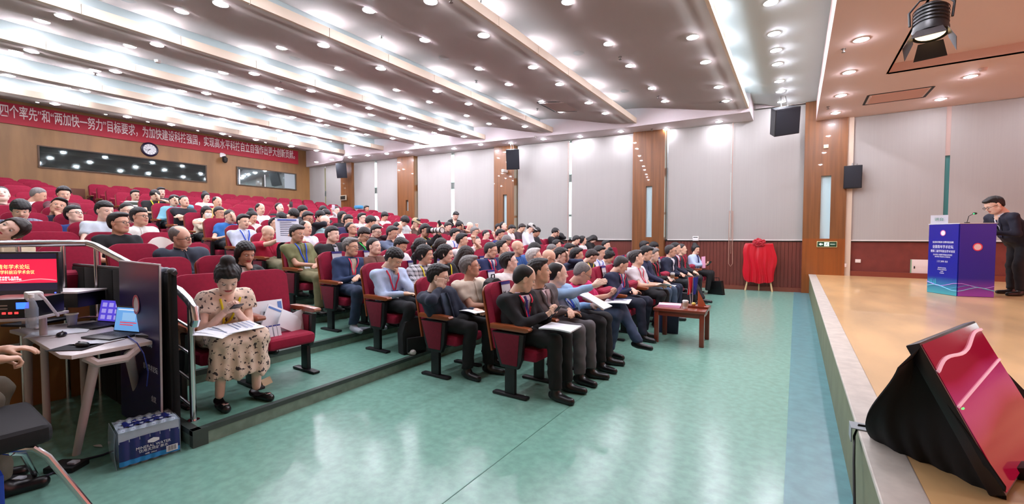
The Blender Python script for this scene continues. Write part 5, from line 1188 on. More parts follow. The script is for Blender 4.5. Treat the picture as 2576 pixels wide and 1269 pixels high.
# camera with long lens
k = w0('photographer'); Hd = np.array(PER[k][0].location) + PER[k][3]['H']; o = Hd + np.array([.17, -.03, .0]); r = empty('telephoto_camera', tuple(o), 'black camera with long white telephoto lens in the crowd', 'camera', rz=R(-12))
b = B(); b.box((-.04, -.075, -.055), (.04, .075, .05), .012); b.box((-.03, -.03, .05), (.03, .03, .075), .008); b.go('camera_body', m_black, r)
b = B(); b.lathe([(0, 0), (.045, 0), (.045, .09), (.05, .12), (.05, .3), (.056, .33), (.056, .36), (.0, .36)], 20, M=Matrix.Rotation(R(90), 4, 'Y') @ T((0, 0, .03))); b.go('lens', mat('#dcdcd6', rough=.4), r)
b = B()
for z in (.03, .15, .24, .37): b.lathe([(.052, z), (.054 + .005 * (z > .3), z), (.054 + .005 * (z > .3), z + .03), (.052, z + .03)], 20, M=Matrix.Rotation(R(90), 4, 'Y') @ T((0, 0, .0)))
b.go('black_ring', m_black, r)
for t_, lab in (('laughing man', 'phone held up by the laughing man'), ('taking a picture', 'white phone held up by the long-haired woman at the back')):
    k = w0(t_); o = hand_w(k, 1) + np.array([.05, 0, .12]); r = empty('phone', tuple(o), lab, 'phone', rz=R(-15)); b = B(); b.box((-.006, -.04, -.075), (.006, .04, .075), .004); b.go('case', mat('#c8c4d0' if 'white' in lab else '#3a3438', rough=.4), r)
k = w0('dark phone up'); o = hand_w(k, -1) + np.array([.06, 0, .14]); r = empty('phone', tuple(o), 'dark tilted phone above the telephoto camera', 'phone'); b = B(); b.box((-.006, -.05, -.08), (.006, .05, .08), .004, M=Matrix.Rotation(R(35), 4, 'X')); b.go('case', m_black, r)
# name cards hung over seat backs
def name_card(n, y, txt, label):
    r = empty('name_card', (RX(n), y, FL[n]), label, 'name card', 'name cards on the seat backs')
    M = Mt @ T((.0605, .0, .505)) @ frame((0, 0, 0), (0, 1, 0), (0, 0, 1))
    b = B(); b.box((-.075, -.12, 0), (.075, .09, .003), M=M); b.go('card', mat('#dfe2ea', rough=.5), r); b = B(); b.box((-.078, .088, .001), (.078, .118, .006), M=M); b.box((-.078, .112, -.10), (.078, .118, .006), M=M); b.go('blue_band', mat('#3c3a8c', rough=.5), r)
    mobj('name', text_me(txt, .062, m_black, .001, sp=1), r, M @ T((0, -.01, .004))); return r
sl = {(n, b_[0], i): y for n, b_, i, y, k_ in PLAN}
def seat_at(n, px, py=690):
    Yh = onx(px, py, RX(n) - .25)[1]; return min([v for kk, v in sl.items() if kk[0] == n and kk[1] == 'm'], key=lambda v: abs(v - Yh))
NC = [(1, 1240, '刘 才', 'behind the black-suited man'), (1, 1513, '吴国平', 'on the first empty front seat'), (1, 1541, '孙立新', 'on the second empty front seat'), (1, 1663, '周 明', 'behind the navy-suited man with glasses'), (2, 1222, '白 罗', 'between the cream polo man and the young man in white'), (2, 1430, '王 海', 'left of the pink shirt man'), (3, 1035, '董 浩', 'beside the bowed man in pale blue'), (3, 1097, '陈 林', 'between the two women with yellow lanyards'), (3, 1153, '杜 强', 'right of the woman in black top'), (3, 1213, '钱 江', 'left of the shaven-headed man in navy'), (3, 1330, '方 圆', 'right of the bald man in bright blue'),
      (4, 850, '周 洪', 'behind the man in blue jacket'), (4, 925, '董 万', 'left of the man in brown shirt'), (4, 1144, '赵 钱', 'left of the man in white with red lanyard'), (4, 1318, '李四光', 'behind the bald man in bright blue'), (4, 1473, '何 文', 'near the dark window sill'), (2, 1563, '高 远', 'in the second row behind the crew-cut man')]
used_nc = set()
for n, px, tx, lb in NC:
    tx = tx if tx != '李四光' else '李 光'
    y = seat_at(n, px)
    if (n, y) in used_nc: continue
    used_nc.add((n, y)); name_card(n, y, tx, 'white name card ' + lb)
# papers and name tents on the seat beside the floral dress
yp = sl[(3, 'l', 0)]; base = np.array([RX(3), yp, FL[3]])
for j, (dx, dy, dz, ry, rx_, w_, h_, lab) in enumerate([(-.12, -.04, .6, 12, 0, .3, .3, 'white paper bag with blue edge standing at the back of the seat'), (-.05, .03, .56, 16, -28, .31, .22, 'tilted white folder with a blue stripe on the paper seat'), (.02, .1, .53, 20, -30, .24, .17, 'stack of white name tents leaning on the paper seat'), (.0, .19, .52, 10, 15, .2, .2, 'white envelope at the right side of the paper seat')]):
    M = T(tuple(base + np.array([dx, dy, dz]))) @ Matrix.Rotation(R(rx_), 4, 'X') @ Matrix.Rotation(R(-ry), 4, 'Y') @ frame((0, 0, 0), (0, 1, 0), (0, 0, 1)); r = empty('paper_folder', (0, 0, 0), lab, 'paper', 'papers on the seat'); r.matrix_local = M
    b = B(); b.box((-w_ / 2, -h_ / 2, -.006), (w_ / 2, h_ / 2, .006), .002); b.go('sheets', mat('#dfe3e8', rough=.6), r)
    if j in (0, 1): b = B(); b.box((-w_ / 2 + .01 + (0 if j else w_ - .06), -h_ / 2 + (h_ * .82 if j else .02), .007), (w_ / 2 - .01, h_ / 2 - .02, .008)); b.go('blue_stripe', mat('#5a86c8', rough=.5), r)
    if j == 0: mobj('name', text_me('张永', .05, m_black, .001), r, T((0, .02, .012))); b = B(); b.box((-.07, -.02, .007), (.07, .055, .01)); b.go('name_strip', m_paper, r)
for j, dy in enumerate((-.19, -.15, -.11, -.075)):
    r = empty('name_tent', tuple(base + np.array([.1, dy, .445])), 'small folded name tent on the paper seat, %s from the left armrest' % ORD[j], 'name card', 'name tents on the seat'); b = B(); b.prism([(-.03, 0), (.03, 0), (0, .1)], .03, axis=1, off=0); b.go('tent', mat('#d4d8e0', rough=.6), r); b = B(); b.box((-.002, .0, .085), (.003, .03, .102)); b.go('blue_edge', mat('#3a4a9c', rough=.5), r)
k = w0('cream floral dress'); q = np.array([RX(3) - .0, sl[(3, 'l', 1)] - .30, FL[3]]); r = empty('handbag', tuple(q + np.array([-.05, -.0, .47])), 'beige handbag beside the floral dress woman behind the rail', 'bag')
b = B(); b.prism([(-.13, 0), (.13, 0), (.1, .2), (-.1, .2)], .1, axis=1, off=-.05, bev=.02); b.go('bag', mat('#c9a78c', rough=.5), r); b = B(); b.tube([(-.07, 0, .2), (-.05, 0, .3), (.05, 0, .3), (.07, 0, .2)], .006, 6); b.go('strap', mat('#4a3024', rough=.5), r)
r = empty('paper_scrap', tuple(onz(668, 968, FL[3])), 'small folded card on the step under the floral dress seat', 'paper', rz=R(25)); b = B(); b.prism([(-.03, 0), (.03, 0), (0, .06)], .12, axis=1, off=-.06); b.go('card', mat('#cdb894', rough=.7), r)
r = empty('leaflet', tuple(onz(908, 829, FL[4]) + np.array([0, 0, .003])), 'pale blue leaflet lying on the second step', 'paper', rz=R(20)); b = B(); b.box((-.07, -.12, 0), (.07, .12, .003)); b.go('sheet', mat('#c6d6e4', rough=.6), r)
# bags
def backpack(o, label, rz=0, s=1, col='#0e0f12'):
    r = empty('backpack', tuple(o), label, 'bag', rz=rz); r.scale = (s, s, s); m = mat(col, rough=.75, bump=.3, scale=12)
    b = B(); b.prism([(-.15, 0), (.15, 0), (.16, .25), (.12, .38), (.05, .43), (-.05, .43), (-.12, .38), (-.16, .25)], .17, axis=1, off=-.085, bev=.035); b.go('bag', m, r)
    b = B(); b.prism([(-.11, .03), (.11, .03), (.11, .2), (-.11, .2)], .05, axis=1, off=-.125, bev=.02); b.go('front_pocket', m, r)
    b = B(); b.tube([(-.03, 0, .42), (-.03, 0, .48), (.03, 0, .48), (.03, 0, .42)], .01, 6); b.tube([(.08, .09, .38), (.12, .14, .2), (.1, .1, .02)], .014, 6); b.go('strap', m, r); return r
backpack(onz(1037, 890, FL[3]) + np.array([-.05, .05, 0]), 'black backpack on the first step by the bowed man\'s white shoe', R(70))
backpack(lap(w0('cream polo'), .2, -.04, .66), 'dark backpack on the lap of the man in cream polo', R(80), .8, '#1d1c1e')
backpack(lap(w0('crimson polo reading'), .2, 0, .63), 'black bag on the lap of the programme reader', R(60), .6)
r = empty('briefcase', tuple(onz(1800, 742, 0) + np.array([0, .1, 0])), 'black leather bag standing at the window end of the front row', 'bag', rz=R(-20)); b = B(); b.prism([(-.2, 0), (.2, 0), (.15, .36), (-.15, .33)], .14, axis=1, off=-.07, bev=.02); b.go('bag', mat('#0c0c0e', rough=.4), r); b = B(); b.tube([(-.08, 0, .34), (-.06, 0, .42), (.06, 0, .43), (.08, 0, .35)], .01, 6); b.go('handle', m_black, r)
r = empty('blue_bag', tuple(onw(915, 518, 1.0)), 'light blue bag on a shoulder near the windows', 'bag'); r.location = tuple(np.array(PER[w0('light blue bag')][0].location) + np.array([-.05, -.33, 1.1])); b = B(); b.box((-.15, -.12, -.06), (.12, .14, .07), .05); b.go('bag', mat('#3f8fc0', rough=.6), r)
r = empty('white_jacket', (RX(4) - .2, sl[(4, 'l', 2)] if (4, 'l', 2) in sl else 1.3, FL[4]), 'white jacket draped over a seat back beside the big man', 'clothes'); q = onx(418, 625, RX(5) - .2); r.location = (RX(5) - .17, q[1], FL[5])
b = B(); b.grid(lambda u, v: (-.09 - .1 * v + .02 * math.sin(u * 9), (u - .5) * .5 * (1 - .25 * v), .62 + .5 * v * (1 - .3 * (2 * u - 1) ** 2)), 12, 8, .03); b.go('cloth', mat('#e0dcd2', rough=.85, bump=.3, scale=8), r, smooth=80)
# ================================================================ SMALL TABLE BY THE FRONT ROW
m_mah = mat('#7a2f1c', rough=.3, var=.15, scale=5, stretch=(.3, 2, 1), coat=.4)
st_ = empty('side_table', (-1.34, 6.45, 0), 'dark red wooden side table in front of the first row', 'table', rz=R(2)); b = B(); b.box((-.34, -.31, .45), (.34, .31, .49), .006); b.go('tabletop', m_mah, st_)
b = B(); b.box((-.31, -.28, .385), (.31, .28, .45)); b.go('apron', m_mah, st_)
for sx in (-1, 1):
    for sy in (-1, 1): b = B(); b.box((sx * .295 - .03, sy * .265 - .03, 0), (sx * .295 + .03, sy * .265 + .03, .45), .008); b.go('leg', m_mah, st_)
for j in range(3):
    sheet('pink_booklet', (-1.5, 6.36 + .015 * j, .497 + j * .012), (1, .1 + .05 * j, 0), (0, 1, 0), .3, .21, m_pinkp if j != 2 else mat('#f0bfd4', rough=.6), ['lowest pink booklet on the side table', 'middle pink booklet on the side table', 'top pink booklet on the side table'][j], 'booklet', .008, 0, 'pink booklets')
cup((-1.27, 6.3, .49), 'white takeaway cup on the side table', '#b8a890', .1)
fl_ = empty('flag_stand', (-1.16, 6.5, .49), 'small wooden desk stand with red and blue flags on side table', 'desk flag'); b = B(); b.box((-.17, -.09, 0), (.17, .09, .03), .008); b.go('base', m_mah, fl_)
b = B(); b.cyl((-.08, .02, .03), (-.13, .05, .42), .005); b.cyl((-.06, .02, .03), (-.06, .05, .44), .005); b.go('pole', mat('#c8ccd0', rough=.3, metal=.8), fl_)
for (x0, x1, col, nm) in ((-.13, -.06, '#d8202c', 'red_flag'), (-.06, .0, '#1f2f8c', 'blue_flag')):
    b = B(); b.grid(lambda u, v: (x0 + (x1 - x0) * u * (1.1 - .5 * (1 - v)), .05 + .02 * math.sin(u * 6 + v * 3), .16 + .25 * v + .02 * u), 6, 6, .003); b.go(nm, mat(col, rough=.6), fl_, smooth=80)
b = B(); b.prism([(.0, .03), (.11, .03), (.0, .25)], .015, axis=1, off=-.07, M=rotz(R(25))); b.go('plaque', mat('#b25a38', rough=.4), fl_); b = B(); b.ball((-.03, -.05, .05), (.03, .025, .025)); b.ball((.05, .03, .05), .03); b.go('ornament', mat('#d8c060', rough=.35, metal=.5), fl_)
for j, (px, py, col, lab) in enumerate([(1685, 838, '#1a2340', 'dark blue paper bag under the side table'), (1667, 836, '#27305a', 'navy gift bag behind the side table leg'), (1712, 770, '#23202a', 'small dark bag standing behind the flag stand')]):
    q = onz(px, py, 0) if j < 2 else onz(px, 800, 0) + np.array([0, .35, 0]); r = empty('paper_bag', tuple(q), lab, 'bag', rz=R(10)); Hh = .3 if j < 2 else .42; b = B(); b.prism([(-.12, 0), (.12, 0), (.13, Hh), (-.13, Hh)], .1, axis=1, off=-.05, bev=.004); b.go('bag', mat(col, rough=.5), r); b = B(); b.tube([(-.05, -.05, Hh), (-.04, -.05, Hh + .08), (.04, -.05, Hh + .08), (.05, -.05, Hh)], .003, 5); b.go('handle', mat('#c8c8d0', rough=.5), r)
# ================================================================ RED-DRAPED EASEL
ea = empty('draped_easel', (-.83, 13.42, 0), 'unveiling easel draped in glossy red satin by the window wall', 'easel'); m_satin = mat('#c00820', rough=.32, sheen=.4, bump=.25, scale=5, stretch=(6, 1, .8), spec=.6)
b = B()
for s in (-1, 1): b.cyl((s * .32, -.02, 0), (s * .24, .02, .45), .022, .02)
b.cyl((0, .12, 0), (0, .04, .45), .018, .018); b.go('leg', mat('#d9b98a', rough=.5), ea)
def dr(side):
    def f(u, v):
        a = (u - .5) * 2; z = .22 + 1.1 * v + (1 - v) * (.07 * a * a - .012 * math.cos(a * 9)); w_ = .345 + .05 * math.sin(v * 3) - .03 * v ** 6; 
        if v > .97: z -= .02
        fold = .02 * math.sin(a * 16 + 2 * v) * (1.1 - v) + .015 * math.sin(a * 29 + v * 5) * (1 - v) + .03 * math.exp(-((a - .1) * 3) ** 2) * math.sin(v * 3)
        return (a * w_ + .02 * math.sin(v * 9 + a * 3), side * (-.045) - (fold + .03) * (1 if side > 0 else -1) * (1 - abs(a) ** 6), z)
    return f
b = B(); b.grid(dr(1), 48, 24); b.grid(dr(-1), 24, 12)
for s in (0, 1): b.grid(lambda u, v: tuple((Vector(dr(1)(s, v)) * (1 - u) + Vector(dr(-1)(s, v)) * u)), 3, 24)
b.grid(lambda u, v: tuple((Vector(dr(1)(v, 1)) * (1 - u) + Vector(dr(-1)(v, 1)) * u)), 3, 24); bmesh.ops.remove_doubles(b.b, verts=b.b.verts[:], dist=.002); b.go('satin_cloth', m_satin, ea, smooth=80)
def rosette():
    b = B(); rr = random.Random(3)
    for k in range(46):
        a = rr.uniform(0, 6.28); q = rr.uniform(0, 1) ** .5 * .13; b.ball((q * math.cos(a), -.11 - .04 * (1 - q / .13), q * math.sin(a) * .8 + 1.33), (.04, .022, .03), n=8)
    return b
rosette().go('rosette', mat('#a80820', rough=.4, sheen=.3), ea)
# ================================================================ LECTERN
p0 = onz(2332, 735, .5); p2 = onz(2500, 749, .5); p1 = p0 + np.array([.27, -.50, 0]); Lh = 1.2
p0[2] = p1[2] = p2[2] = .5; pc = p0 + (p2 - p1)
lc = empty('lectern', tuple((p0 + p2) / 2), 'blue printed lectern box with white text and round emblems', 'lectern'); c0 = (p0 + p2) / 2
loc = [(p - c0) for p in (p0, p1, p2, pc)]
b = B(); b.prism([(q[0], q[1]) for q in loc], Lh, axis=2, off=0, bev=.004); b.go('body', mat('#101c8c', rough=.35), lc, smooth=0)
b = B(); b.prism([(q[0] * 1.03, q[1] * 1.03) for q in loc], .012, axis=2, off=Lh); b.go('top', mat('#cfd2d8', rough=.4), lc, smooth=0)
def face_M(a, c): x = Vector(c - a); L_ = x.length; return frame(tuple(a - c0), x, (0, 0, 1)) @ T((0, 0, .004)), L_
Ma, La = face_M(p0, p1); Mb_, Lb = face_M(p1, p2)
def grad_panel(L_, M, name, c_a, c_b, mid):
    b = B(); b.box((.005, .005, 0), (L_ - .005, Lh - .005, .002), M=M); m = bpy.data.materials.new('print'); m.use_nodes = True; N = m.node_tree.nodes; Lk = m.node_tree.links
    tc = N.new('ShaderNodeTexCoord'); sx = N.new('ShaderNodeSeparateXYZ'); rp = N.new('ShaderNodeValToRGB'); mr = N.new('ShaderNodeMapRange'); mr.inputs[2].default_value = Lh
    Lk.new(tc.outputs['Object'], sx.inputs[0]); Lk.new(sx.outputs[2], mr.inputs[0]); Lk.new(mr.outputs[0], rp.inputs[0]); e = rp.color_ramp.elements
    e[0].color = (*lin(c_a), 1); e[1].color = (*lin(c_b), 1); e[0].position = .02; k = rp.color_ramp.elements.new(.25); k.color = (*lin(mid), 1)
    Lk.new(rp.outputs[0], N['Principled BSDF'].inputs[0]); N['Principled BSDF'].inputs['Roughness'].default_value = .35; return b.go(name, m, lc, smooth=0)
grad_panel(La, Ma, 'front_print', '#3a9aa8', '#1c1488', '#0c1c90'); grad_panel(Lb, Mb_, 'side_print', '#9a4ac0', '#241aa4', '#101c9c')
wm = mat('#dfe4f4', rough=.4)
def ltext(t, s_, x, z, M, par, m=wm, xs=1, name='lettering'): return mobj(name, text_me(t, s_, m, .0008, xs=xs), par, M @ T((x, z, .004)))
for t, s_, z in (('弘扬科学精神 勇攀科技高峰', .038, .89), ('全国青年学术论坛', .062, .81), ('暨第二届学科前沿学术会议', .048, .735), ('主办单位 中国科学院重点实验室', .03, .675), ('承办单位 学会青年工作委员会', .026, .64), ('二〇二四年 北京', .034, .56), ('指导单位 协办单位', .022, .45), ('学术委员会 组织委员会', .02, .42), ('会务组', .02, .39), ('学会秘书处', .02, .36)):
    ltext(t, s_, La * .5, z, Ma, lc, xs=.8 if s_ > .04 else .85)
def emblem(M, x, z, r_, par, ring, bg_):
    b = B(); b.lathe([(0, .002), (r_, .002)], 28, M=M @ T((x, z, .003))); b.go('emblem', mat(bg_, rough=.4), par)
    b = B(); b.lathe([(r_ * .78, .003), (r_ * .78, .005), (r_, .005), (r_, .003)], 28, M=M @ T((x, z, .003))); b.go('emblem_ring', mat(ring, rough=.4), par)
    b = B(); b.prism([(-.5, .35), (-.1, .1), (.05, .45), (.5, .5), (.2, .1), (.05, -.55), (-.15, -.1)], .003, axis=2, off=.006, M=M @ T((x, z, .003)) @ Matrix.Scale(r_ * .75, 4)); b.go('emblem_mark', mat('#1c2040', rough=.4), par)
emblem(Ma, La * .5, 1.05, .05, lc, '#c86aa0', '#dfe2ee'); emblem(Mb_, Lb * .5, .82, .065, lc, '#e83a5a', '#f0dfe8')
for j, (c_, w_) in enumerate((('#7fd0e8', .006), ('#4aa8d8', .004), ('#c890f0', .005))):
    for M, L_ in ((Ma, La), (Mb_, Lb)):
        b = B(); b.tube([(L_ * u / 12, .12 + .03 * j + .035 * math.sin(u * .42 + j * 1.3 + (0 if M is Ma else 5)), .005) for u in range(13)], w_, 5, M=M); b.go('wave_line', mat(c_, rough=.4), lc)
b = B()
for x in (.04, .07, .1, .14, .17): b.prism([(x - .012, .17), (x + .012, .17), (x + .004, .25 + .02 * math.sin(x * 90)), (x - .004, .25 + .02 * math.sin(x * 90))], .001, axis=2, off=.003, M=Ma)
b.go('skyline_print', mat('#3aa0b8', rough=.4), lc)
mcp = np.array([2.68, 10.5, 1.7]) * 0 + np.array(onz(2446, 566, 1.7)); mc = empty('gooseneck_microphone', (c0[0] + .06, c0[1] - .02, .5 + Lh + .012), 'small gooseneck microphone with green light on the lectern', 'microphone')
b = B(); b.cyl((0, 0, 0), (0, 0, .02), .035); b.tube([(0, 0, .02), (.02, .01, .12), (.08, .04, .16)], .005, 8); b.go('gooseneck', m_black, mc); b = B(); b.ball((.1, .05, .165), (.03, .02, .02)); b.go('capsule', mat('#10301c', rough=.5), mc); b = B(); b.ball((.085, .035, .16), .009); b.go('green_light', mat('#30ff70', emit=1.5), mc)
sheet('lectern_name_plate', tuple(p0 + np.array([.12, -.02, Lh + .09])), (.85, -.25, 0), (-.1, 0, 1), .22, .15, mat('#cdd2dc', rough=.4), 'small white placard standing on the lectern corner', 'name card', .01, 0, extra=lambda r: mobj('print', text_me('讲台', .06, mat('#3a8a6a', rough=.5), .001), r, T((0, 0, .02))))
# ================================================================ SPEAKER AT THE LECTERN
sp = dict(label='speaker in dark suit and glasses leaning over the blue lectern', hair='S', hc='k', pose='', top='suit', tc='#14172a', tm=mat('#14172a', rough=.8, bump=.08, scale=20), inner='#e0e0e8', tie='#1a1c3c', gl=1, yaw=0, pitch=0, roll=0, sk=4, fat=1.28, trc='#15151c')
Hs = np.array([.2, 0, 1.52]); Nn = np.array([.1, 0, 1.36]); Pn = np.array([-.18, 0, .93])
Js = dict(P=Pn, N=Nn, H=Hs, side=np.array([0, 1, 0.]), fwd=(1, 0, 0), head=(0, R(28), 0), hand={-1: np.array([.33, -.2, 1.0]), 1: np.array([.3, .2, 1.05])}, grip={-1: 'rest', 1: 'rest'}, fdir={-1: (1, .3, -.3), 1: (1, -.3, -.2)}, hup={-1: (0, -.3, 1), 1: (0, .3, 1)}, pole={-1: np.array([-1., -.6, -.2]), 1: np.array([-1., .6, -.2])},
          legs=[(Pn + [0, -.09, -.02], np.array([-.14, -.12, .5]), np.array([-.16, -.14, .09]), np.array([.1, -.17, .09])), (Pn + [0, .09, -.02], np.array([-.08, .12, .5]), np.array([-.1, .14, .09]), np.array([.16, .17, .09]))], stand=True, hs=1.16, w=.22)
sl_ = onz(2528, 744, .5); person((sl_[0] + .04, sl_[1] + .12, .5), Js, sp, 1, 3, R(196))
# man standing bent over at the back
sp = dict(label='man in black standing bent forward near the far window seats', hair='S', hc='k', top='shirt', tc='#131416', tm=mat('#131416', rough=.85), yaw=0, pitch=0, roll=0, sk=2, trc='#101012')
q = onx(1161, 543, RX(8)); Hs = np.array([.16, 0, q[2] - FL[8]]); k_ = Hs[2]
Js = dict(P=np.array([-.25, 0, .88]), N=Hs + [-.1, 0, -.15], H=Hs, side=np.array([0, 1, 0.]), fwd=(1, 0, -.3), head=(0, R(35), 0), hand={-1: np.array([.25, -.1, Hs[2] - .3]), 1: np.array([.2, .1, Hs[2] - .4])}, grip={-1: 'fist', 1: 'rest'}, fdir={-1: (0, .2, 1), 1: None}, hup={-1: (1, 0, 0), 1: (0, 0, 1)}, pole={-1: np.array([0, -1., -.6]), 1: np.array([0, 1., -.6])},
          legs=[(np.array([-.25, -.08, .86]), np.array([-.15, -.1, .46]), np.array([-.2, -.1, .09]), np.array([0, -.1, .09])), (np.array([-.25, .08, .86]), np.array([-.12, .1, .46]), np.array([-.15, .1, .09]), np.array([.1, .1, .09]))], stand=True, hs=1.05)
person((RX(8) - .35, min(q[1], 11.9), FL[8]), Js, sp, 2, 2, R(-20))
# ================================================================ CONFIDENCE MONITOR ON THE STAGE EDGE
A_ = Vector(dep(2318, 868, 1.82)); BL = Vector(onz(2530, 1240, .53)); TR = Vector(dep(2452, 810, 2.32)); up = A_ - BL; n_h = up.length; tl = A_; tdir = TR - A_; W0 = tdir.length
tdir = (tdir - up.normalized() * tdir.dot(up.normalized())).normalized()
MT = frame(tuple(BL), tdir, up / n_h)
W_ = W0

tv = empty('floor_monitor', (0, 0, 0), 'flat floor monitor tilted back on the stage edge showing a red slide', 'monitor'); tv.matrix_local = MT
b = B(); b.box((-.012, -.01, -.05), (W_ + .012, n_h + .01, .0), .006); b.go('frame', mat('#14101a', rough=.3), tv)
scr = bpy.data.materials.new('slide_screen'); scr.use_nodes = True; N = scr.node_tree.nodes; Lk = scr.node_tree.links; pb = N['Principled BSDF']; pb.inputs['Roughness'].default_value = .07; pb.inputs['Base Color'].default_value = (.02, .004, .006, 1)
tc = N.new('ShaderNodeTexCoord'); wv = N.new('ShaderNodeTexWave'); wv.inputs['Scale'].default_value = .7; wv.inputs['Distortion'].default_value = 4.5; wv.inputs['Detail'].default_value = 1.5; wv.bands_direction = 'Y'
rp = N.new('ShaderNodeValToRGB'); e = rp.color_ramp.elements; e[0].color = (*lin('#b00d34'), 1); e[1].color = (*lin('#d8437e'), 1); e[0].position = .4; k = e.new(.52); k.color = (*lin('#c01a48'), 1)
Lk.new(tc.outputs['Object'], wv.inputs['Vector']); Lk.new(wv.outputs['Fac'], rp.inputs[0]); Lk.new(rp.outputs[0], pb.inputs['Emission Color']); pb.inputs['Emission Strength'].default_value = .38
b = B(); b.box((0, 0, .001), (W_, n_h, .003)); b.go('screen', scr, tv)
b = B(); b.tube([(W_ * u, n_h * (.80 + .12 * u + .03 * math.sin(u * 9)), .005) for u in [i / 16 for i in range(17)]], .008, 5); b.tube([(W_ * u, n_h * (.55 + .1 * u), .005) for u in [i / 10 for i in range(11)]], .006, 5); b.go('slide_wave', mat('#e8b0c0', rough=.3, emit=.35), tv)
b = B(); b.box((.03, n_h * .52, .004), (.05, n_h * .53, .006)); b.go('power_light', mat('#40ff60', emit=2), tv)
b = B(); b.box((.25, -.03, -.02), (.36, .02, .05), .01); b.go('foot', m_black, tv)
# black cloth thrown over the stand behind it: a draped volume from the top edge down to the stage floor
ck_ = empty('black_cloth', (0, 0, 0), 'black cloth draped over the back of the floor monitor', 'cloth')
P0 = Vector(onz(2192, 1100, .502)); P1 = Vector(onz(2525, 1248, .502)); tp = tl + Vector((0, 0, -.03))
path = []
for i in range(25):
    u = i / 24; path.append(Vector(P0).lerp(P1, u) + Vector((0, -.02 * math.sin(u * 8) - .03 * math.sin(u * math.pi), 0)))
topc = [Vector(onx(2258, 925, .36)), tl - Vector((.02, -.02, .06)), BL + up * .55 + Vector((-.02, 0, .0)), BL + up * .02 + Vector((0, -.02, .02))]
def bez(t):
    pts = topc; n = len(pts) - 1; x = t * n; i = min(int(x), n - 1); return pts[i].lerp(pts[i + 1], x - i)
def cl(u, v):
    bot = path[int(round(u * 24))]; top = bez(u); q = bot.lerp(top, v); s = math.sin(v * math.pi)
    q = q + Vector((-.07, -.03, 0)) * s * (1 - v) * (1 - u) * 1.2 + Vector((0, -1, 0)) * (.012 * math.sin(u * 34 + v * 5) * (1 - v)); q.z = max(q.z, .502); return tuple(q)
b = B(); b.grid(cl, 24, 16, .006)
back = [Vector(P0), Vector(onx(2258, 925, .36)), tl - Vector((.02, -.02, .06)), tl + tdir * W_ - Vector((0, 0, .05))]
b.grid(lambda u, v: tuple(Vector(P0 + Vector((.02, .12, 0)) * 1).lerp(Vector((1.15, 3.3, .502)), u).lerp((topc[0].lerp(tl + tdir * W_ - Vector((.03, 0, .06)), u)), v)), 14, 10, .006)
b.grid(lambda u, v: tuple(Vector(cl(0, v)).lerp(Vector(P0 + Vector((.02, .12, 0))).lerp(topc[0], v), u)), 4, 16, .004)
b.grid(lambda u, v: tuple(topc[0].lerp(tl + tdir * .0, u).lerp(topc[0].lerp(tl + tdir * W_ - Vector((.03, 0, .06)), u), v)), 6, 6, .004)
b.go('cloth', mat('#08070a', rough=.9, bump=.2, scale=6), ck_, smooth=80)
q = onz(2172, 1078, .5); r = empty('tape_patch', (q[0] + .02, q[1], .504), 'grey tape patch holding the cable on the stage edge', 'tape'); b = B(); b.box((-.07, -.05, 0), (.09, .05, .004)); b.box((-.075, -.05, -.07), (-.07, .05, .004)); b.go('tape', mat('#8f989c', rough=.6, bump=.2), r)
q2 = onx(2165, 1269, .28); r = empty('black_cable', (0, 0, 0), 'thin black cable hanging down the stage front', 'cable'); b = B(); b.tube([(q[0] + .2, q[1] + .03, .51), (q[0] - .02, q[1], .512), (.272, q[1] - .03, .46), (.265, q[1] - .12, .36), (.262, q[1] - .22, .2), (.262, q[1] - .35, .06), (.24, q[1] - .9, .006)], .006, 6); b.go('cable', m_black, r)
# ================================================================ TECHNICIANS' DESK AT THE LEFT
m_desk = mat('#dcd3d4', rough=.35); m_deskl = mat('#cfc2c0', rough=.35)
dk = empty('folding_desk', (-4.35, .72, 0), 'white trapezoid desk with splayed legs holding the laptops', 'desk')
pts = [onz(60, 840, .74), onz(150, 893, .74), onz(180, 895, .74), onz(383, 858, .74), (-4.15, 1.14, .74), (-5.3, 1.14, .74), (-5.3, .64, .74)]; c0 = np.array([-4.35, .72, 0])
b = B(); b.prism([(p[0] - c0[0], p[1] - c0[1]) for p in pts], .028, axis=2, off=.712, bev=.006); b.go('desktop', m_desk, dk)
f1, f2 = onz(192, 1145, 0), onz(355, 1035, 0)
for f_, t_ in ((f1, onz(240, 905, .66)), (f2, onz(325, 890, .66))): b = B(); b.cyl(tuple(f_ - c0), tuple(np.array(t_) - c0), .022, .03, n=14); b.go('leg', m_deskl, dk)
b = B(); ta, tb = onz(215, 900, .7) - c0, onz(345, 878, .7) - c0
b.tube([tuple(ta + [0, 0, -.0]), tuple(onz(245, 915, .655) - c0), tuple(onz(318, 902, .655) - c0), tuple(tb)], .028, 8); b.go('leg_bracket', m_deskl, dk)
for y in (.72, 1.05): b = B(); b.cyl((-5.25 - c0[0], y - c0[1], 0), (-5.2 - c0[0], y - c0[1] * 1, .7), .022, .03); b.go('leg', m_deskl, dk)
Z = .742
def on_desk(px, py, z=Z): return onz(px, py, z)
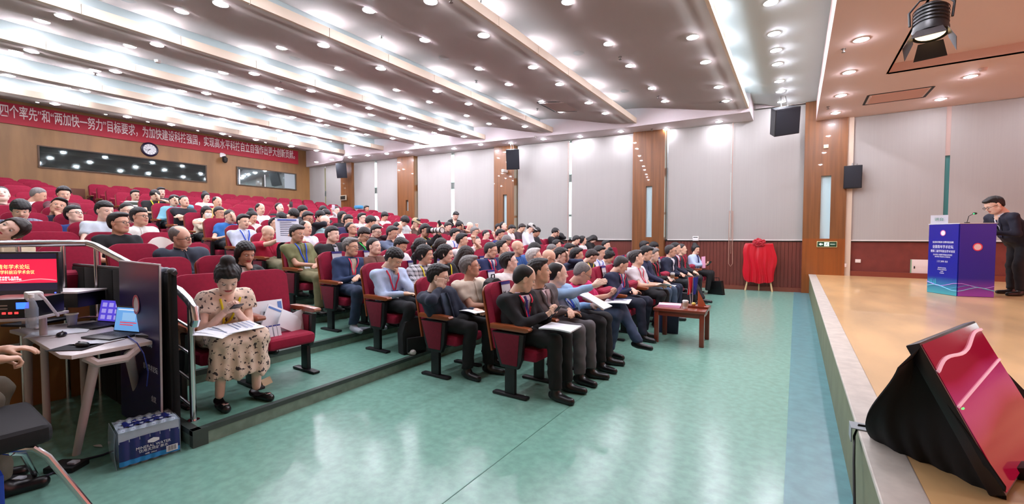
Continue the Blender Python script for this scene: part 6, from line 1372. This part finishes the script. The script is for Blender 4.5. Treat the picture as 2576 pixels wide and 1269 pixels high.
def laptop(px, py, yaw, tilt, label, scr_col, txt=(), s=1, lid_px=None, emit=.5):
    q = on_desk(px, py) + np.array([math.sin(yaw), -math.cos(yaw), 0]) * .12 * s; r = empty('laptop', tuple(q), label, 'laptop', 'laptops on the desk', rz=yaw); r.scale = (s, s, s)
    b = B(); b.box((-.17, -.12, 0), (.17, .12, .016), .004); b.go('keyboard_deck', mat('#191b20', rough=.4), r)
    b = B()
    for j in range(5):
        for i in range(12): b.box((-.15 + i * .0255, -.02 + j * .025, .016), (-.13 + i * .0255, .0 + j * .025, .0185))
    b.go('keys', mat('#24262c', rough=.5), r, smooth=0)
    M = T((0, .12, .012)) @ Matrix.Rotation(R(90 - tilt) , 4, 'X'); b = B(); b.box((-.17, 0, -.006), (.17, .225, .004), .004, M=M); lid = b.go('lid', mat('#15161a', rough=.4), r)
    b = B(); b.box((-.16, .012, .004), (.16, .213, .0055), M=M); b.go('screen', mat(scr_col, rough=.2, emit=emit), lid)
    for (x0, y0, x1, y1, c_) in txt: b = B(); b.box((x0, y0, .0058), (x1, y1, .0066), M=M); b.go('screen_window', mat(c_, rough=.3, emit=emit), lid)
    return r
laptop(276, 815, R(18), 11, 'open dark laptop with violet grid screen, left of the pair', '#5a4ad8', [(-.13 + .09 * i, .03 + .06 * j, -.07 + .09 * i, .07 + .06 * j, '#a79cf0') for i in range(3) for j in range(3)], .88)
laptop(321, 840, R(18), 9, 'open dark laptop with light blue screen, right of the pair', '#6aa8e8', [(-.1, .08, .1, .088, '#e83a4a'), (-.1, .06, .06, .068, '#e83a4a'), (-.14, .19, .14, .2, '#dfeaf8'), (-.08, .1, .08, .17, '#8fc0f0')], .88)
laptop(164, 779, R(18), 18, 'small silver laptop with red slide screen below the monitor', '#7a4a6a', [(-.12, .07, .12, .18, '#d02a48')], .85, emit=.35)
r = empty('tablet_keyboard', tuple(on_desk(100, 812)), 'black closed keyboard case on the desk by the paper cup', 'keyboard', rz=R(120)); b = B(); b.box((-.19, -.12, 0), (.19, .12, .02), .006); b.go('case', mat('#16202c', rough=.5), r)
def flat(name, px, py, w_, d_, yaw, m, label, cat, th=.003, curl=0):
    q = on_desk(px, py); return sheet(name, (q[0], q[1], Z + th + .001), (math.cos(yaw), math.sin(yaw), 0), (-math.sin(yaw), math.cos(yaw), 0), w_, d_, m, label, cat, th, curl)
flat('paper_sheet', 150, 837, .34, .24, R(70), m_paper, 'large blank white sheet on the desk corner', 'paper')
flat('paper_sheet', 245, 862, .24, .17, R(110), mat('#dfe6ee', rough=.6), 'white printed sheet under the right laptop', 'paper')
flat('pink_sheet', 228, 803, .26, .17, R(60), m_pinkp, 'pink folded paper behind the left laptop', 'paper', .003, .03)
flat('mouse_pad', 190, 875, .22, .18, R(40), mat('#1c1c22', rough=.8), 'black mouse pad at the near desk corner', 'mouse pad')
def mouse(px, py, yaw, col, lab, z=Z): r = empty('computer_mouse', tuple(onz(px, py, z)), lab, 'mouse', rz=yaw); b = B(); b.ball((0, 0, .012), (.055, .03, .02)); b.b.verts.ensure_lookup_table(); [setattr(v.co, 'z', max(v.co.z, 0)) for v in b.b.verts]; b.go('shell', mat(col, rough=.35), r); b = B(); b.box((.02, -.003, .028), (.035, .003, .034), .001); b.go('wheel', m_black, r)
mouse(155, 846, R(160), '#18161c', 'black mouse on the white sheet'); mouse(207, 872, R(200), '#121216', 'black mouse on the mouse pad', Z + .006); mouse(100, 827, R(150), '#d4d4d8', 'white mouse beside the keyboard case')
r = empty('plastic_cup', tuple(on_desk(182, 822)), 'clear plastic drinking cup with lid on the desk', 'cup'); b = B(); b.lathe([(.026, 0), (.038, .1), (.036, .1), (.024, .003), (0, .003)], 20); b.go('cup', mat('#c8ccd4', rough=.1, alpha=.45), r); b = B(); b.lathe([(.03, .098), (.042, .1), (.042, .11), (.034, .112)], 20); b.go('rim', mat('#d8d0b8', rough=.4), r); b = B(); b.lathe([(0, .004), (.024, .004), (.03, .05), (0, .05)], 16); b.go('drink', mat('#a8a0b0', rough=.3), r)
r = empty('adapter', tuple(on_desk(368, 848)), 'small black and silver adapter at the right desk end', 'adapter', rz=R(20)); b = B(); b.box((-.07, -.03, 0), (.07, .03, .022), .003); b.go('box', mat('#8a8a90', rough=.4), r); b = B(); b.box((-.06, -.031, .004), (.06, -.03, .018)); b.go('port', m_black, r)
q = on_desk(322, 850); r = empty('blue_cable', (0, 0, 0), 'thin blue network cable hanging over the desk edge', 'cable'); q3 = on_desk(345, 868); b = B(); b.tube([tuple(q + [0, 0, .01]), tuple(q3 + [0, 0, .012]), tuple(q3 + [.05, .02, -.06]), tuple(q3 + [.02, .05, -.2]), tuple(q3 + [-.05, .06, -.32])], .004, 6); b.go('cable', mat('#2a3a8c', rough=.5), r)
# second desk with the equipment rack and the monitor, farther left
d2 = empty('rear_desk', (-4.2, .1, 0), 'white rear desk carrying the monitor and the switcher', 'desk'); q = dep(118, 768, 3.35)
ex_ = q[0]; b = B(); b.box((-.5, -.9, .86), (.25, .52, .885), .005); b.go('desktop', m_desk, d2)
for x, y in ((.2, -.3), (.2, .46), (-.45, .46), (-.45, -.3)): b = B(); b.cyl((x, y, 0), (x, y, .86), .022); b.go('leg', m_deskl, d2)
d2.location = (q[0] - .1, q[1] - .5, q[2] - .885); d2z = q[2]; 
for ch in d2.children:
    if ch.name.startswith('leg'): ch.scale.z = q[2] / .885; ch.location.z = .0
d2.location.z = 0
for ch in d2.children:
    if ch.name.startswith('desktop'): ch.location.z = q[2] - .885
t_ = 3.5; mc_ = dep(24, 690, t_); vr = ray(55, 672); MX = Vector((-_r[0] * -1, _r[1], 0)).normalized(); 
mon = empty('presentation_monitor', (0, 0, 0), 'wide black monitor showing a red title slide on the rear desk', 'monitor'); yawm = YAW + R(12)
mon.matrix_local = T(tuple(mc_)) @ rotz(yawm) @ Matrix.Rotation(R(90), 4, 'X'); Wm, Hm = 300 / 2, 100 / 2; k_ = t_ / F
hw, hh_ = .34, .18
b = B(); b.box((-hw, -hh_, -.03), (hw, hh_, .004), .006); b.go('bezel', mat('#120e16', rough=.35), mon)
b = B(); b.box((-hw + .015, -hh_ + .045, .0042), (hw - .015, hh_ - .015, .005)); b.go('screen', mat('#16122e', rough=.25, emit=.5), mon)
b = B(); b.box((-hw + .015, -.075, .0052), (hw - .015, .12, .006)); b.go('red_slide', mat('#e0163c', rough=.3, emit=.9), mon)
ym = mat('#f6e08a', rough=.4, emit=1.0); wm2 = mat('#ffe8e8', rough=.4, emit=.9)
mobj('slide_title', text_me('全国青年学术论坛', .042, ym, .0005, xs=.85), mon, T((0, .055, .007))); mobj('slide_title', text_me('暨第二届学科前沿学术会议', .034, ym, .0005, xs=.85), mon, T((0, .012, .007))); mobj('slide_small_text', text_me('学术报告 主会场\n主办单位 中国科学院', .018, wm2, .0005), mon, T((0, -.038, .007))); mobj('slide_logo', text_me('● 中国科学院', .018, wm2, .0005), mon, T((-.16, .1, .007)))
b = B(); b.tube([(-hw + .02 + (2 * hw - .04) * u / 12, -.055 + .012 * math.sin(u * .8), .0075) for u in range(13)], .004, 5); b.go('slide_wave', mat('#ff8a90', emit=.8), mon)
b = B(); b.box((-.03, -hh_ - .12, -.03), (.03, -hh_, -.01)); b.box((-.12, -hh_ - .13, -.1), (.12, -hh_ - .115, .06), .004); b.go('stand', m_black, mon); b = B(); b.ball((hw - .03, -hh_ + .02, .006), .006); b.go('power_light', mat('#3a50ff', emit=2), mon)
t2 = 3.0; q = dep(28, 775, t2); sw = empty('video_switcher', (0, 0, 0), 'black rack unit with red buttons and blue display', 'video equipment'); sw.matrix_local = T(tuple(q)) @ rotz(YAW + R(14))
b = B(); b.box((-.24, -.0, -.075), (.115, .3, .06), .006); b.go('case', mat('#0c0c10', rough=.35), sw)
b = B(); b.box((.03, -.004, -.01), (.1, .0, .035)); b.go('blue_display', mat('#2a58ff', emit=2.2), sw)
b = B(); [b.box((-.12 + .035 * i, -.006, -.045), (-.1 + .035 * i, 0, -.03), .002) for i in range(5)]; b.go('red_button', mat('#ff3a3a', emit=1.2), sw)
b = B(); [b.box((-.2, -.004, -.01 + .022 * i), (-.02, 0, -.003 + .022 * i)) for i in range(2)]; b.go('label_strip', mat('#b8a8a0', rough=.5), sw)
b = B(); b.box((-.26, -.02, -.095), (.13, .32, -.076), .003); b.go('shelf', mat('#c8c0c0', rough=.4), sw)
q = dep(80, 790, 2.95); r = empty('water_bottle', tuple(q), 'clear plastic water bottle beside the video switcher', 'bottle'); b = B(); b.lathe([(.0, -.09), (.03, -.09), (.032, -.03), (.029, .0), (.032, .04), (.022, .08), (.012, .1), (.012, .12), (0, .12)], 18); b.go('bottle', mat('#b8c4cc', rough=.08, alpha=.4), r); b = B(); b.cyl((0, 0, .11), (0, 0, .135), .015); b.go('cap', m_white, r); b = B(); b.lathe([(.0325, -.02), (.0325, .04)], 18); b.go('label_wrap', mat('#8a98a4', rough=.4, alpha=.7), r)
q = dep(85, 745, 3.05); r = empty('white_router', tuple(q), 'white plastic box with cable behind the bottle', 'device'); b = B(); b.box((-.06, -.04, -.03), (.06, .04, .03), .01); b.go('box', m_white, r)
q4 = on_desk(155, 800); r = empty('white_cable', (0, 0, 0), 'thick white cable looping down to the small laptop', 'cable'); b = B(); qa = dep(98, 740, 3.0); b.tube([tuple(qa), tuple(dep(112, 752, 3.02)), tuple(dep(130, 775, 3.1)), tuple(dep(146, 795, 3.2))], .009, 8); b.go('cable', mat('#d8d0d4', rough=.4), r)
r = empty('equipment_case', tuple(dep(160, 735, 3.7)), 'low dark equipment pile with white top under the monitor', 'video equipment', rz=YAW); b = B(); b.box((-.2, -.1, -.12), (.22, .15, .0), .01); b.go('case', mat('#120f14', rough=.5), r); b = B(); b.box((-.2, -.12, .0), (.24, .16, .015), .003); b.go('white_top', m_desk, r)
# black velour screen panels in front of the rail
bp = empty('black_screen', (-6.2, 1.22, 0), 'black velour screen panels standing behind the desk', 'screen panel'); q0 = ony(180, 658, 1.2); q1 = ony(462, 688, 1.26)
x0, x1 = q0[0] + 6.2, q1[0] + 6.2 - .03; nP = 6
for i in range(nP): a_, c_ = x0 + (x1 - x0) * i / nP, x0 + (x1 - x0) * (i + 1) / nP - .012; b = B(); b.box((a_, -.02, .03), (c_, .015, 1.19 + .04 * i / nP), .01); b.go('panel', mat('#060607', rough=.95), bp)
b = B(); b.tube([(x0, 0, 1.2), (x1, .0, 1.235)], .016, 8); b.go('top_bar', mat('#17171a', rough=.5), bp)
for k in range(3): b = B(); b.cyl((x1 - .06 - .11 * k, .0, 0), (x1 - .06 - .11 * k, .0, 1.25), .026, n=12); b.go('folded_post', mat('#08080a', rough=.6), bp); b = B(); b.ball((x1 - .06 - .11 * k, .0, 1.25), (.03, .03, .022)); b.go('grey_cap', mat('#5a6068', rough=.4), bp)
# blue poster board leaning against it
pr = empty('poster_board', (0, 0, 0), 'dark blue poster board with emblem leaning behind the laptops', 'poster'); PR = ony(408, 665, 1.172); PLt = ony(306, 640, 1.18); PB = Vector((PR[0] - .02, 1.155, .02)); PRv = Vector(PR); wx = (PRv - Vector(PLt)); wx.z = 0; Wp = wx.length; upv = PRv - PB
MP = frame(tuple(PB - wx), wx, upv); Hp = upv.length; pr.matrix_local = MP
b = B(); b.box((0, 0, 0), (Wp, Hp, .012), .002); b.go('board', mat('#d8d4dc', rough=.4), pr); b = B(); b.box((.003, .0, .012), (Wp - .008, Hp - .01, .0145)); b.go('print', mat('#16134e', rough=.35), pr)
pm = mat('#e8e8f4', rough=.4)
def ptext(t, s_, x, y, xs=1): mobj('lettering', text_me(t, s_, pm, .0006, xs=xs), pr, T((x, y, .0155)))
emblem(T((0, 0, .0125)), Wp * .47, Hp - .33, .075, pr, '#c05a68', '#e4e0e4')
ptext('弘扬科学精神 勇攀科技高峰', .062, Wp * .48, Hp - .60, .82); ptext('青年学术论坛', .05, Wp * .78, Hp - .78); ptext('会议', .05, Wp * .85, Hp - 1.0)
# ================================================================ HANDRAIL
m_rail = m_steel; hr = empty('handrail', (0, 1.36, 0), 'polished stainless steel handrail along the seating platform', 'handrail')
pb_ = np.array(onz(488, 1058, .12)); bd_ = onx(228, 612, -5.56); by = 1.33 - 1.36; bz = bd_[1] - 1.36
topz = ony(488, 760, 1.33)[2]
b = B(); b.tube([(bd_[0] - .0, -2.4, bd_[2] + .0), (bd_[0], bz - .15, bd_[2]), (bd_[0] + .03, bz - .03, bd_[2]), (bd_[0] + .15, bz + .01, bd_[2] - .03), (pb_[0] - .18, by, topz + .06), (pb_[0] - .02, by, topz + .0), (pb_[0] + .07, by, topz - .05), (pb_[0] + .09, by, topz - .13), (pb_[0] + .06, by, topz - .17)], .03, 14); b.go('top_rail', m_rail, hr)
b = B(); b.cyl((pb_[0], by, .12), (pb_[0], by, topz - .01), .021, n=14); b.cyl((pb_[0], by, .118), (pb_[0], by, .126), .04, n=16); b.go('post', m_rail, hr)
for j in range(4):
    zb = topz - .2 - j * .2; b = B(); b.tube([(pb_[0], by, zb), (pb_[0] - 2.2, by, zb + .3)], .011, 8); b.go('lower_rail', m_rail, hr)
for x in (pb_[0] - 1.0, bd_[0] + .12): 
    zt = np.interp(x, [bd_[0], pb_[0]], [bd_[2], topz]) - .02; yy = np.interp(x, [bd_[0], pb_[0]], [bz, by]); b = B(); b.cyl((x, yy, .0 if x < -5 else .24), (x, yy, zt), .018, n=12); b.go('post', m_rail, hr)
for y in (-.35, -.62, -.9, -1.8): b = B(); b.cyl((bd_[0], y, .0), (bd_[0], y, bd_[2]), .018, n=12); b.go('post', m_rail, hr)
# ================================================================ BOTTLED WATER PACK
wp = empty('water_pack', (0, 0, 0), 'shrink-wrapped pack of bottled mineral water on the green floor', 'water pack'); w0_ = onz(300, 1184, 0); w1_ = onz(452, 1137, 0); w2_ = onz(266, 1120, 0)
X_ = Vector(w1_ - w0_); Lx = X_.length; MWp = frame(tuple(w0_), X_, (0, 0, 1)) ; wp.matrix_local = frame(tuple(w0_), X_, Vector((0, 0, 1)).cross(X_)); Dy = .26; Hb = .235
bt = []
b = B(); b.lathe([(.0, 0), (.028, 0), (.031, .01), (.031, .14), (.028, .17), (.014, .21), (.013, .215), (.013, .23), (0, .23)], 12); bme = b.me('bottle', mat('#c8d8e4', rough=.08, alpha=.5)); b = B(); b.cyl((0, 0, .215), (0, 0, .236), .0155, n=12); cme = b.me('cap', mat('#b8c8d8', rough=.4))
nx_ = 6; r_ = Lx / nx_ / 2
for i in range(nx_):
    for j in range(4):
        o = mobj('bottle', bme, wp, T((r_ + i * 2 * r_, .032 + j * .062, 0)) @ Matrix.Diagonal((r_ / .0325, r_ / .0325, 1.02, 1))); mobj('cap', cme, o)
def wrap(u, v, side):
    x = u * Lx; sc = .004 * abs(math.sin(u * nx_ * math.pi)); z = v * .2; y = -.006 - sc + (.02 * max(0, v - .7) / .3) ** 1
    return (x, y, z)
def zone(z0, z1, mt, nm, off):
    b = B(); b.grid(lambda u, v: (u * Lx, -.006 - off - .006 * abs(math.sin(u * nx_ * math.pi)) + .03 * max(0, (z0 + (z1 - z0) * v - .15) / .06) ** 1.5 * .5, z0 + (z1 - z0) * v + (.008 * math.sin(u * 3.1) if nm == 'blue_print' and v == 1 else 0)), 36, 4, .001); return b.go(nm, mt, wp, smooth=80)
zone(.05, .178, mat('#1c2466', rough=.25), 'blue_print', .0015); zone(.018, .05, mat('#2a8ad0', rough=.25), 'light_blue_band', .0012)
film = mat('#cfe0ee', rough=.15, alpha=.45)
b = B(); b.grid(lambda u, v: (u * Lx, -.006 + (Dy + .01) * v, .236 + .008 * math.sin(u * nx_ * 6.28) * math.sin(v * 12)), 36, 12, .001); b.grid(lambda u, v: (-.012 - .01 * math.sin(v * 3), -.006 + (Dy + .01) * u, .236 * v), 12, 4, .001); b.grid(lambda u, v: (Lx + .006, -.006 + (Dy + .01) * u, .236 * v), 12, 4, .001); b.grid(lambda u, v: (u * Lx, -.006 + .01 * v, .165 + .07 * v), 36, 3, .001); b.go('shrink_film', film, wp, smooth=80)
b = B(); b.grid(lambda u, v: (Lx * (.12 + .8 * u), .07 + .1 * v, .243 + .006 * math.sin(u * nx_ * 5)), 24, 4, .002); b.go('top_label', mat('#1c2870', rough=.3), wp, smooth=80)
Mw = Matrix.Rotation(R(90), 4, 'X'); wl_ = mat('#e4e8f0', rough=.4)
def wtext(t, s_, x, z, xs=1): mobj('lettering', text_me(t, s_, wl_, .0006, xs=xs), wp, T((x, -.0158, z)) @ Mw)
wtext('MINERAL WATER', .026, Lx * .55, .108, .9); wtext('饮用天然矿泉水', .022, Lx * .55, .085); wtext('48瓶  550ml', .012, Lx * .5, .062); mobj('lettering', text_me('MINERAL WATER', .02, wl_, .0006), wp, T((Lx * .52, .12, .252)))
b = B(); b.prism([(-.03, .148), (0, .158), (.03, .148), (.03, .132), (0, .124), (-.03, .132)], .001, axis=1, off=-.0165, M=T((Lx * .55, 0, 0))); b.go('badge_print', wl_, wp)
b = B(); b.box((Lx * .76, -.0165, .03), (Lx * .96, -.0155, .072)); b.go('barcode_panel', wl_, wp); b = B(); [b.box((Lx * (.78 + .0165 * i), -.0172, .036), (Lx * (.78 + .0165 * i + (.008 if i % 3 else .004)), -.0168, .068)) for i in range(10)]; b.go('barcode_bars', m_black, wp)
# ================================================================ FLOOR CLUTTER AND CHAIR
for (px, py, lab) in ((168, 1180, 'black floor power box under the desk'), (30, 1222, 'second black floor power box by the chair leg')):
    q = onz(px, py, 0); r = empty('power_box', tuple(q), lab, 'power socket', 'floor power boxes', rz=R(35)); b = B(); b.box((-.09, -.06, 0), (.09, .06, .035), .008); b.go('box', m_black, r); b = B(); b.box((.02, -.02, .035), (.07, .02, .05), .004); b.go('plug', mat('#b8bcc4', rough=.4), r)
r = empty('floor_cable', (0, 0, 0), 'dark cable running along the floor between the power boxes', 'cable'); b = B(); b.tube([tuple(onz(x, y, .008)) for x, y in ((30, 1222), (80, 1212), (150, 1184), (200, 1160), (260, 1145), (300, 1128))], .007, 6); b.go('cable', mat('#1c2438', rough=.5), r)
r = empty('paper_scrap', tuple(onz(246, 1124, .002)), 'torn white paper scrap on the floor beside the water pack', 'paper', rz=R(20)); b = B(); b.grid(lambda u, v: ((u - .5) * .09, (v - .5) * .03 * math.sin(u * 3.1), .002 + .006 * math.sin(u * 3)), 6, 3, .001); b.go('scrap', m_white, r)
ch_ = empty('office_chair', (-3.42, .35, 0), 'black padded chair with chrome tube legs at the bottom left', 'chair')
cc = np.array([-3.42, .35, 0]); fa = onz(245, 1300, 0) - cc; fb = onz(96, 1208, 0) - cc
ta = dep(75, 1135, 0) * 0
def onchair(px, py, z): return tuple(onz(px, py, z) - cc)
b = B(); b.tube([tuple(fa), onchair(120, 1150, .36), onchair(85, 1128, .42), onchair(40, 1130, .43), onchair(-160, 1150, .43), onchair(-260, 1300, .2)], .016, 10); b.go('leg', m_steel, ch_)
b = B(); b.tube([tuple(fb), onchair(58, 1142, .34), onchair(30, 1140, .38), onchair(-140, 1120, .38)], .014, 10); b.go('leg', m_steel, ch_)
a1 = np.array(onchair(120, 1080, .5)); b = B(); b.box((-.36, -.42, .43), (a1[0] + .02, a1[1] + .02, .53), .04, seg=3); b.go('seat_pad', mat('#0f0f13', rough=.8), ch_)
r = empty('blue_bag', tuple(onz(-6, 1290, 0)), 'blue gift bag at the bottom left corner', 'bag'); b = B(); b.prism([(-.12, 0), (.1, 0), (.1, .3), (-.12, .3)], .12, axis=1, off=-.1, bev=.004); b.go('bag', mat('#1f4ac0', rough=.5), r); r.location = tuple(onz(-8, 1330, 0))
# technician sitting at the desk, mostly outside the picture
sp = dict(label='seated technician at the left edge, only hand and khaki thigh visible', hair='S', hc='k', top='polo', tc='#2a2c34', tm=mat('#2a2c34', rough=.85), yaw=0, pitch=0, roll=0, sk=1, trc='#5c5648')
Pn = np.array([-.25, 0, .54]); Hs = np.array([-.1, 0, 1.25])
Js = dict(P=Pn, N=np.array([-.18, 0, 1.08]), H=Hs, side=np.array([0, 1, 0.]), fwd=(1, 0, 0), head=(0, R(20), 0), hand={-1: np.array([.3, -.1, .79]), 1: np.array([.3, .16, .8])}, grip={-1: 'grip', 1: 'rest'}, fdir={-1: (1, .2, -.1), 1: (1, -.2, 0)}, hup={-1: (0, 0, 1), 1: (0, 0, 1)}, pole={s: np.array([-.3, s, -.9]) for s in (-1, 1)},
          legs=[(Pn + [.03, -.09, 0], np.array([.26, -.12, .57]), np.array([.3, -.12, .1]), np.array([.5, -.12, .1])), (Pn + [.03, .09, 0], np.array([.28, .14, .57]), np.array([.2, .14, .1]), np.array([.4, .14, .1]))], hs=1.05)
person((-3.95, .12, 0), Js, sp, 0, 5, R(78))
r = empty('technician_chair', (-3.9, -.1, 0), 'dark chair under the seated technician', 'chair', rz=R(78)); b = B(); b.box((-.25, -.24, .39), (.22, .24, .45), .03); b.go('seat_pad', m_black, r); b = B(); b.box((-.3, -.22, .5), (-.25, .22, .85), .02); b.go('backrest', m_black, r)
for sx in (-.2, .18):
    for sy in (-.2, .2): b = B(); b.cyl((sx, sy, 0), (sx, sy, .4), .012); b.go('leg', m_steel, r)
for o in bpy.data.objects:
    if o.type == 'MESH' and o.data and not o.data.materials: o.data.materials.append(m_white)
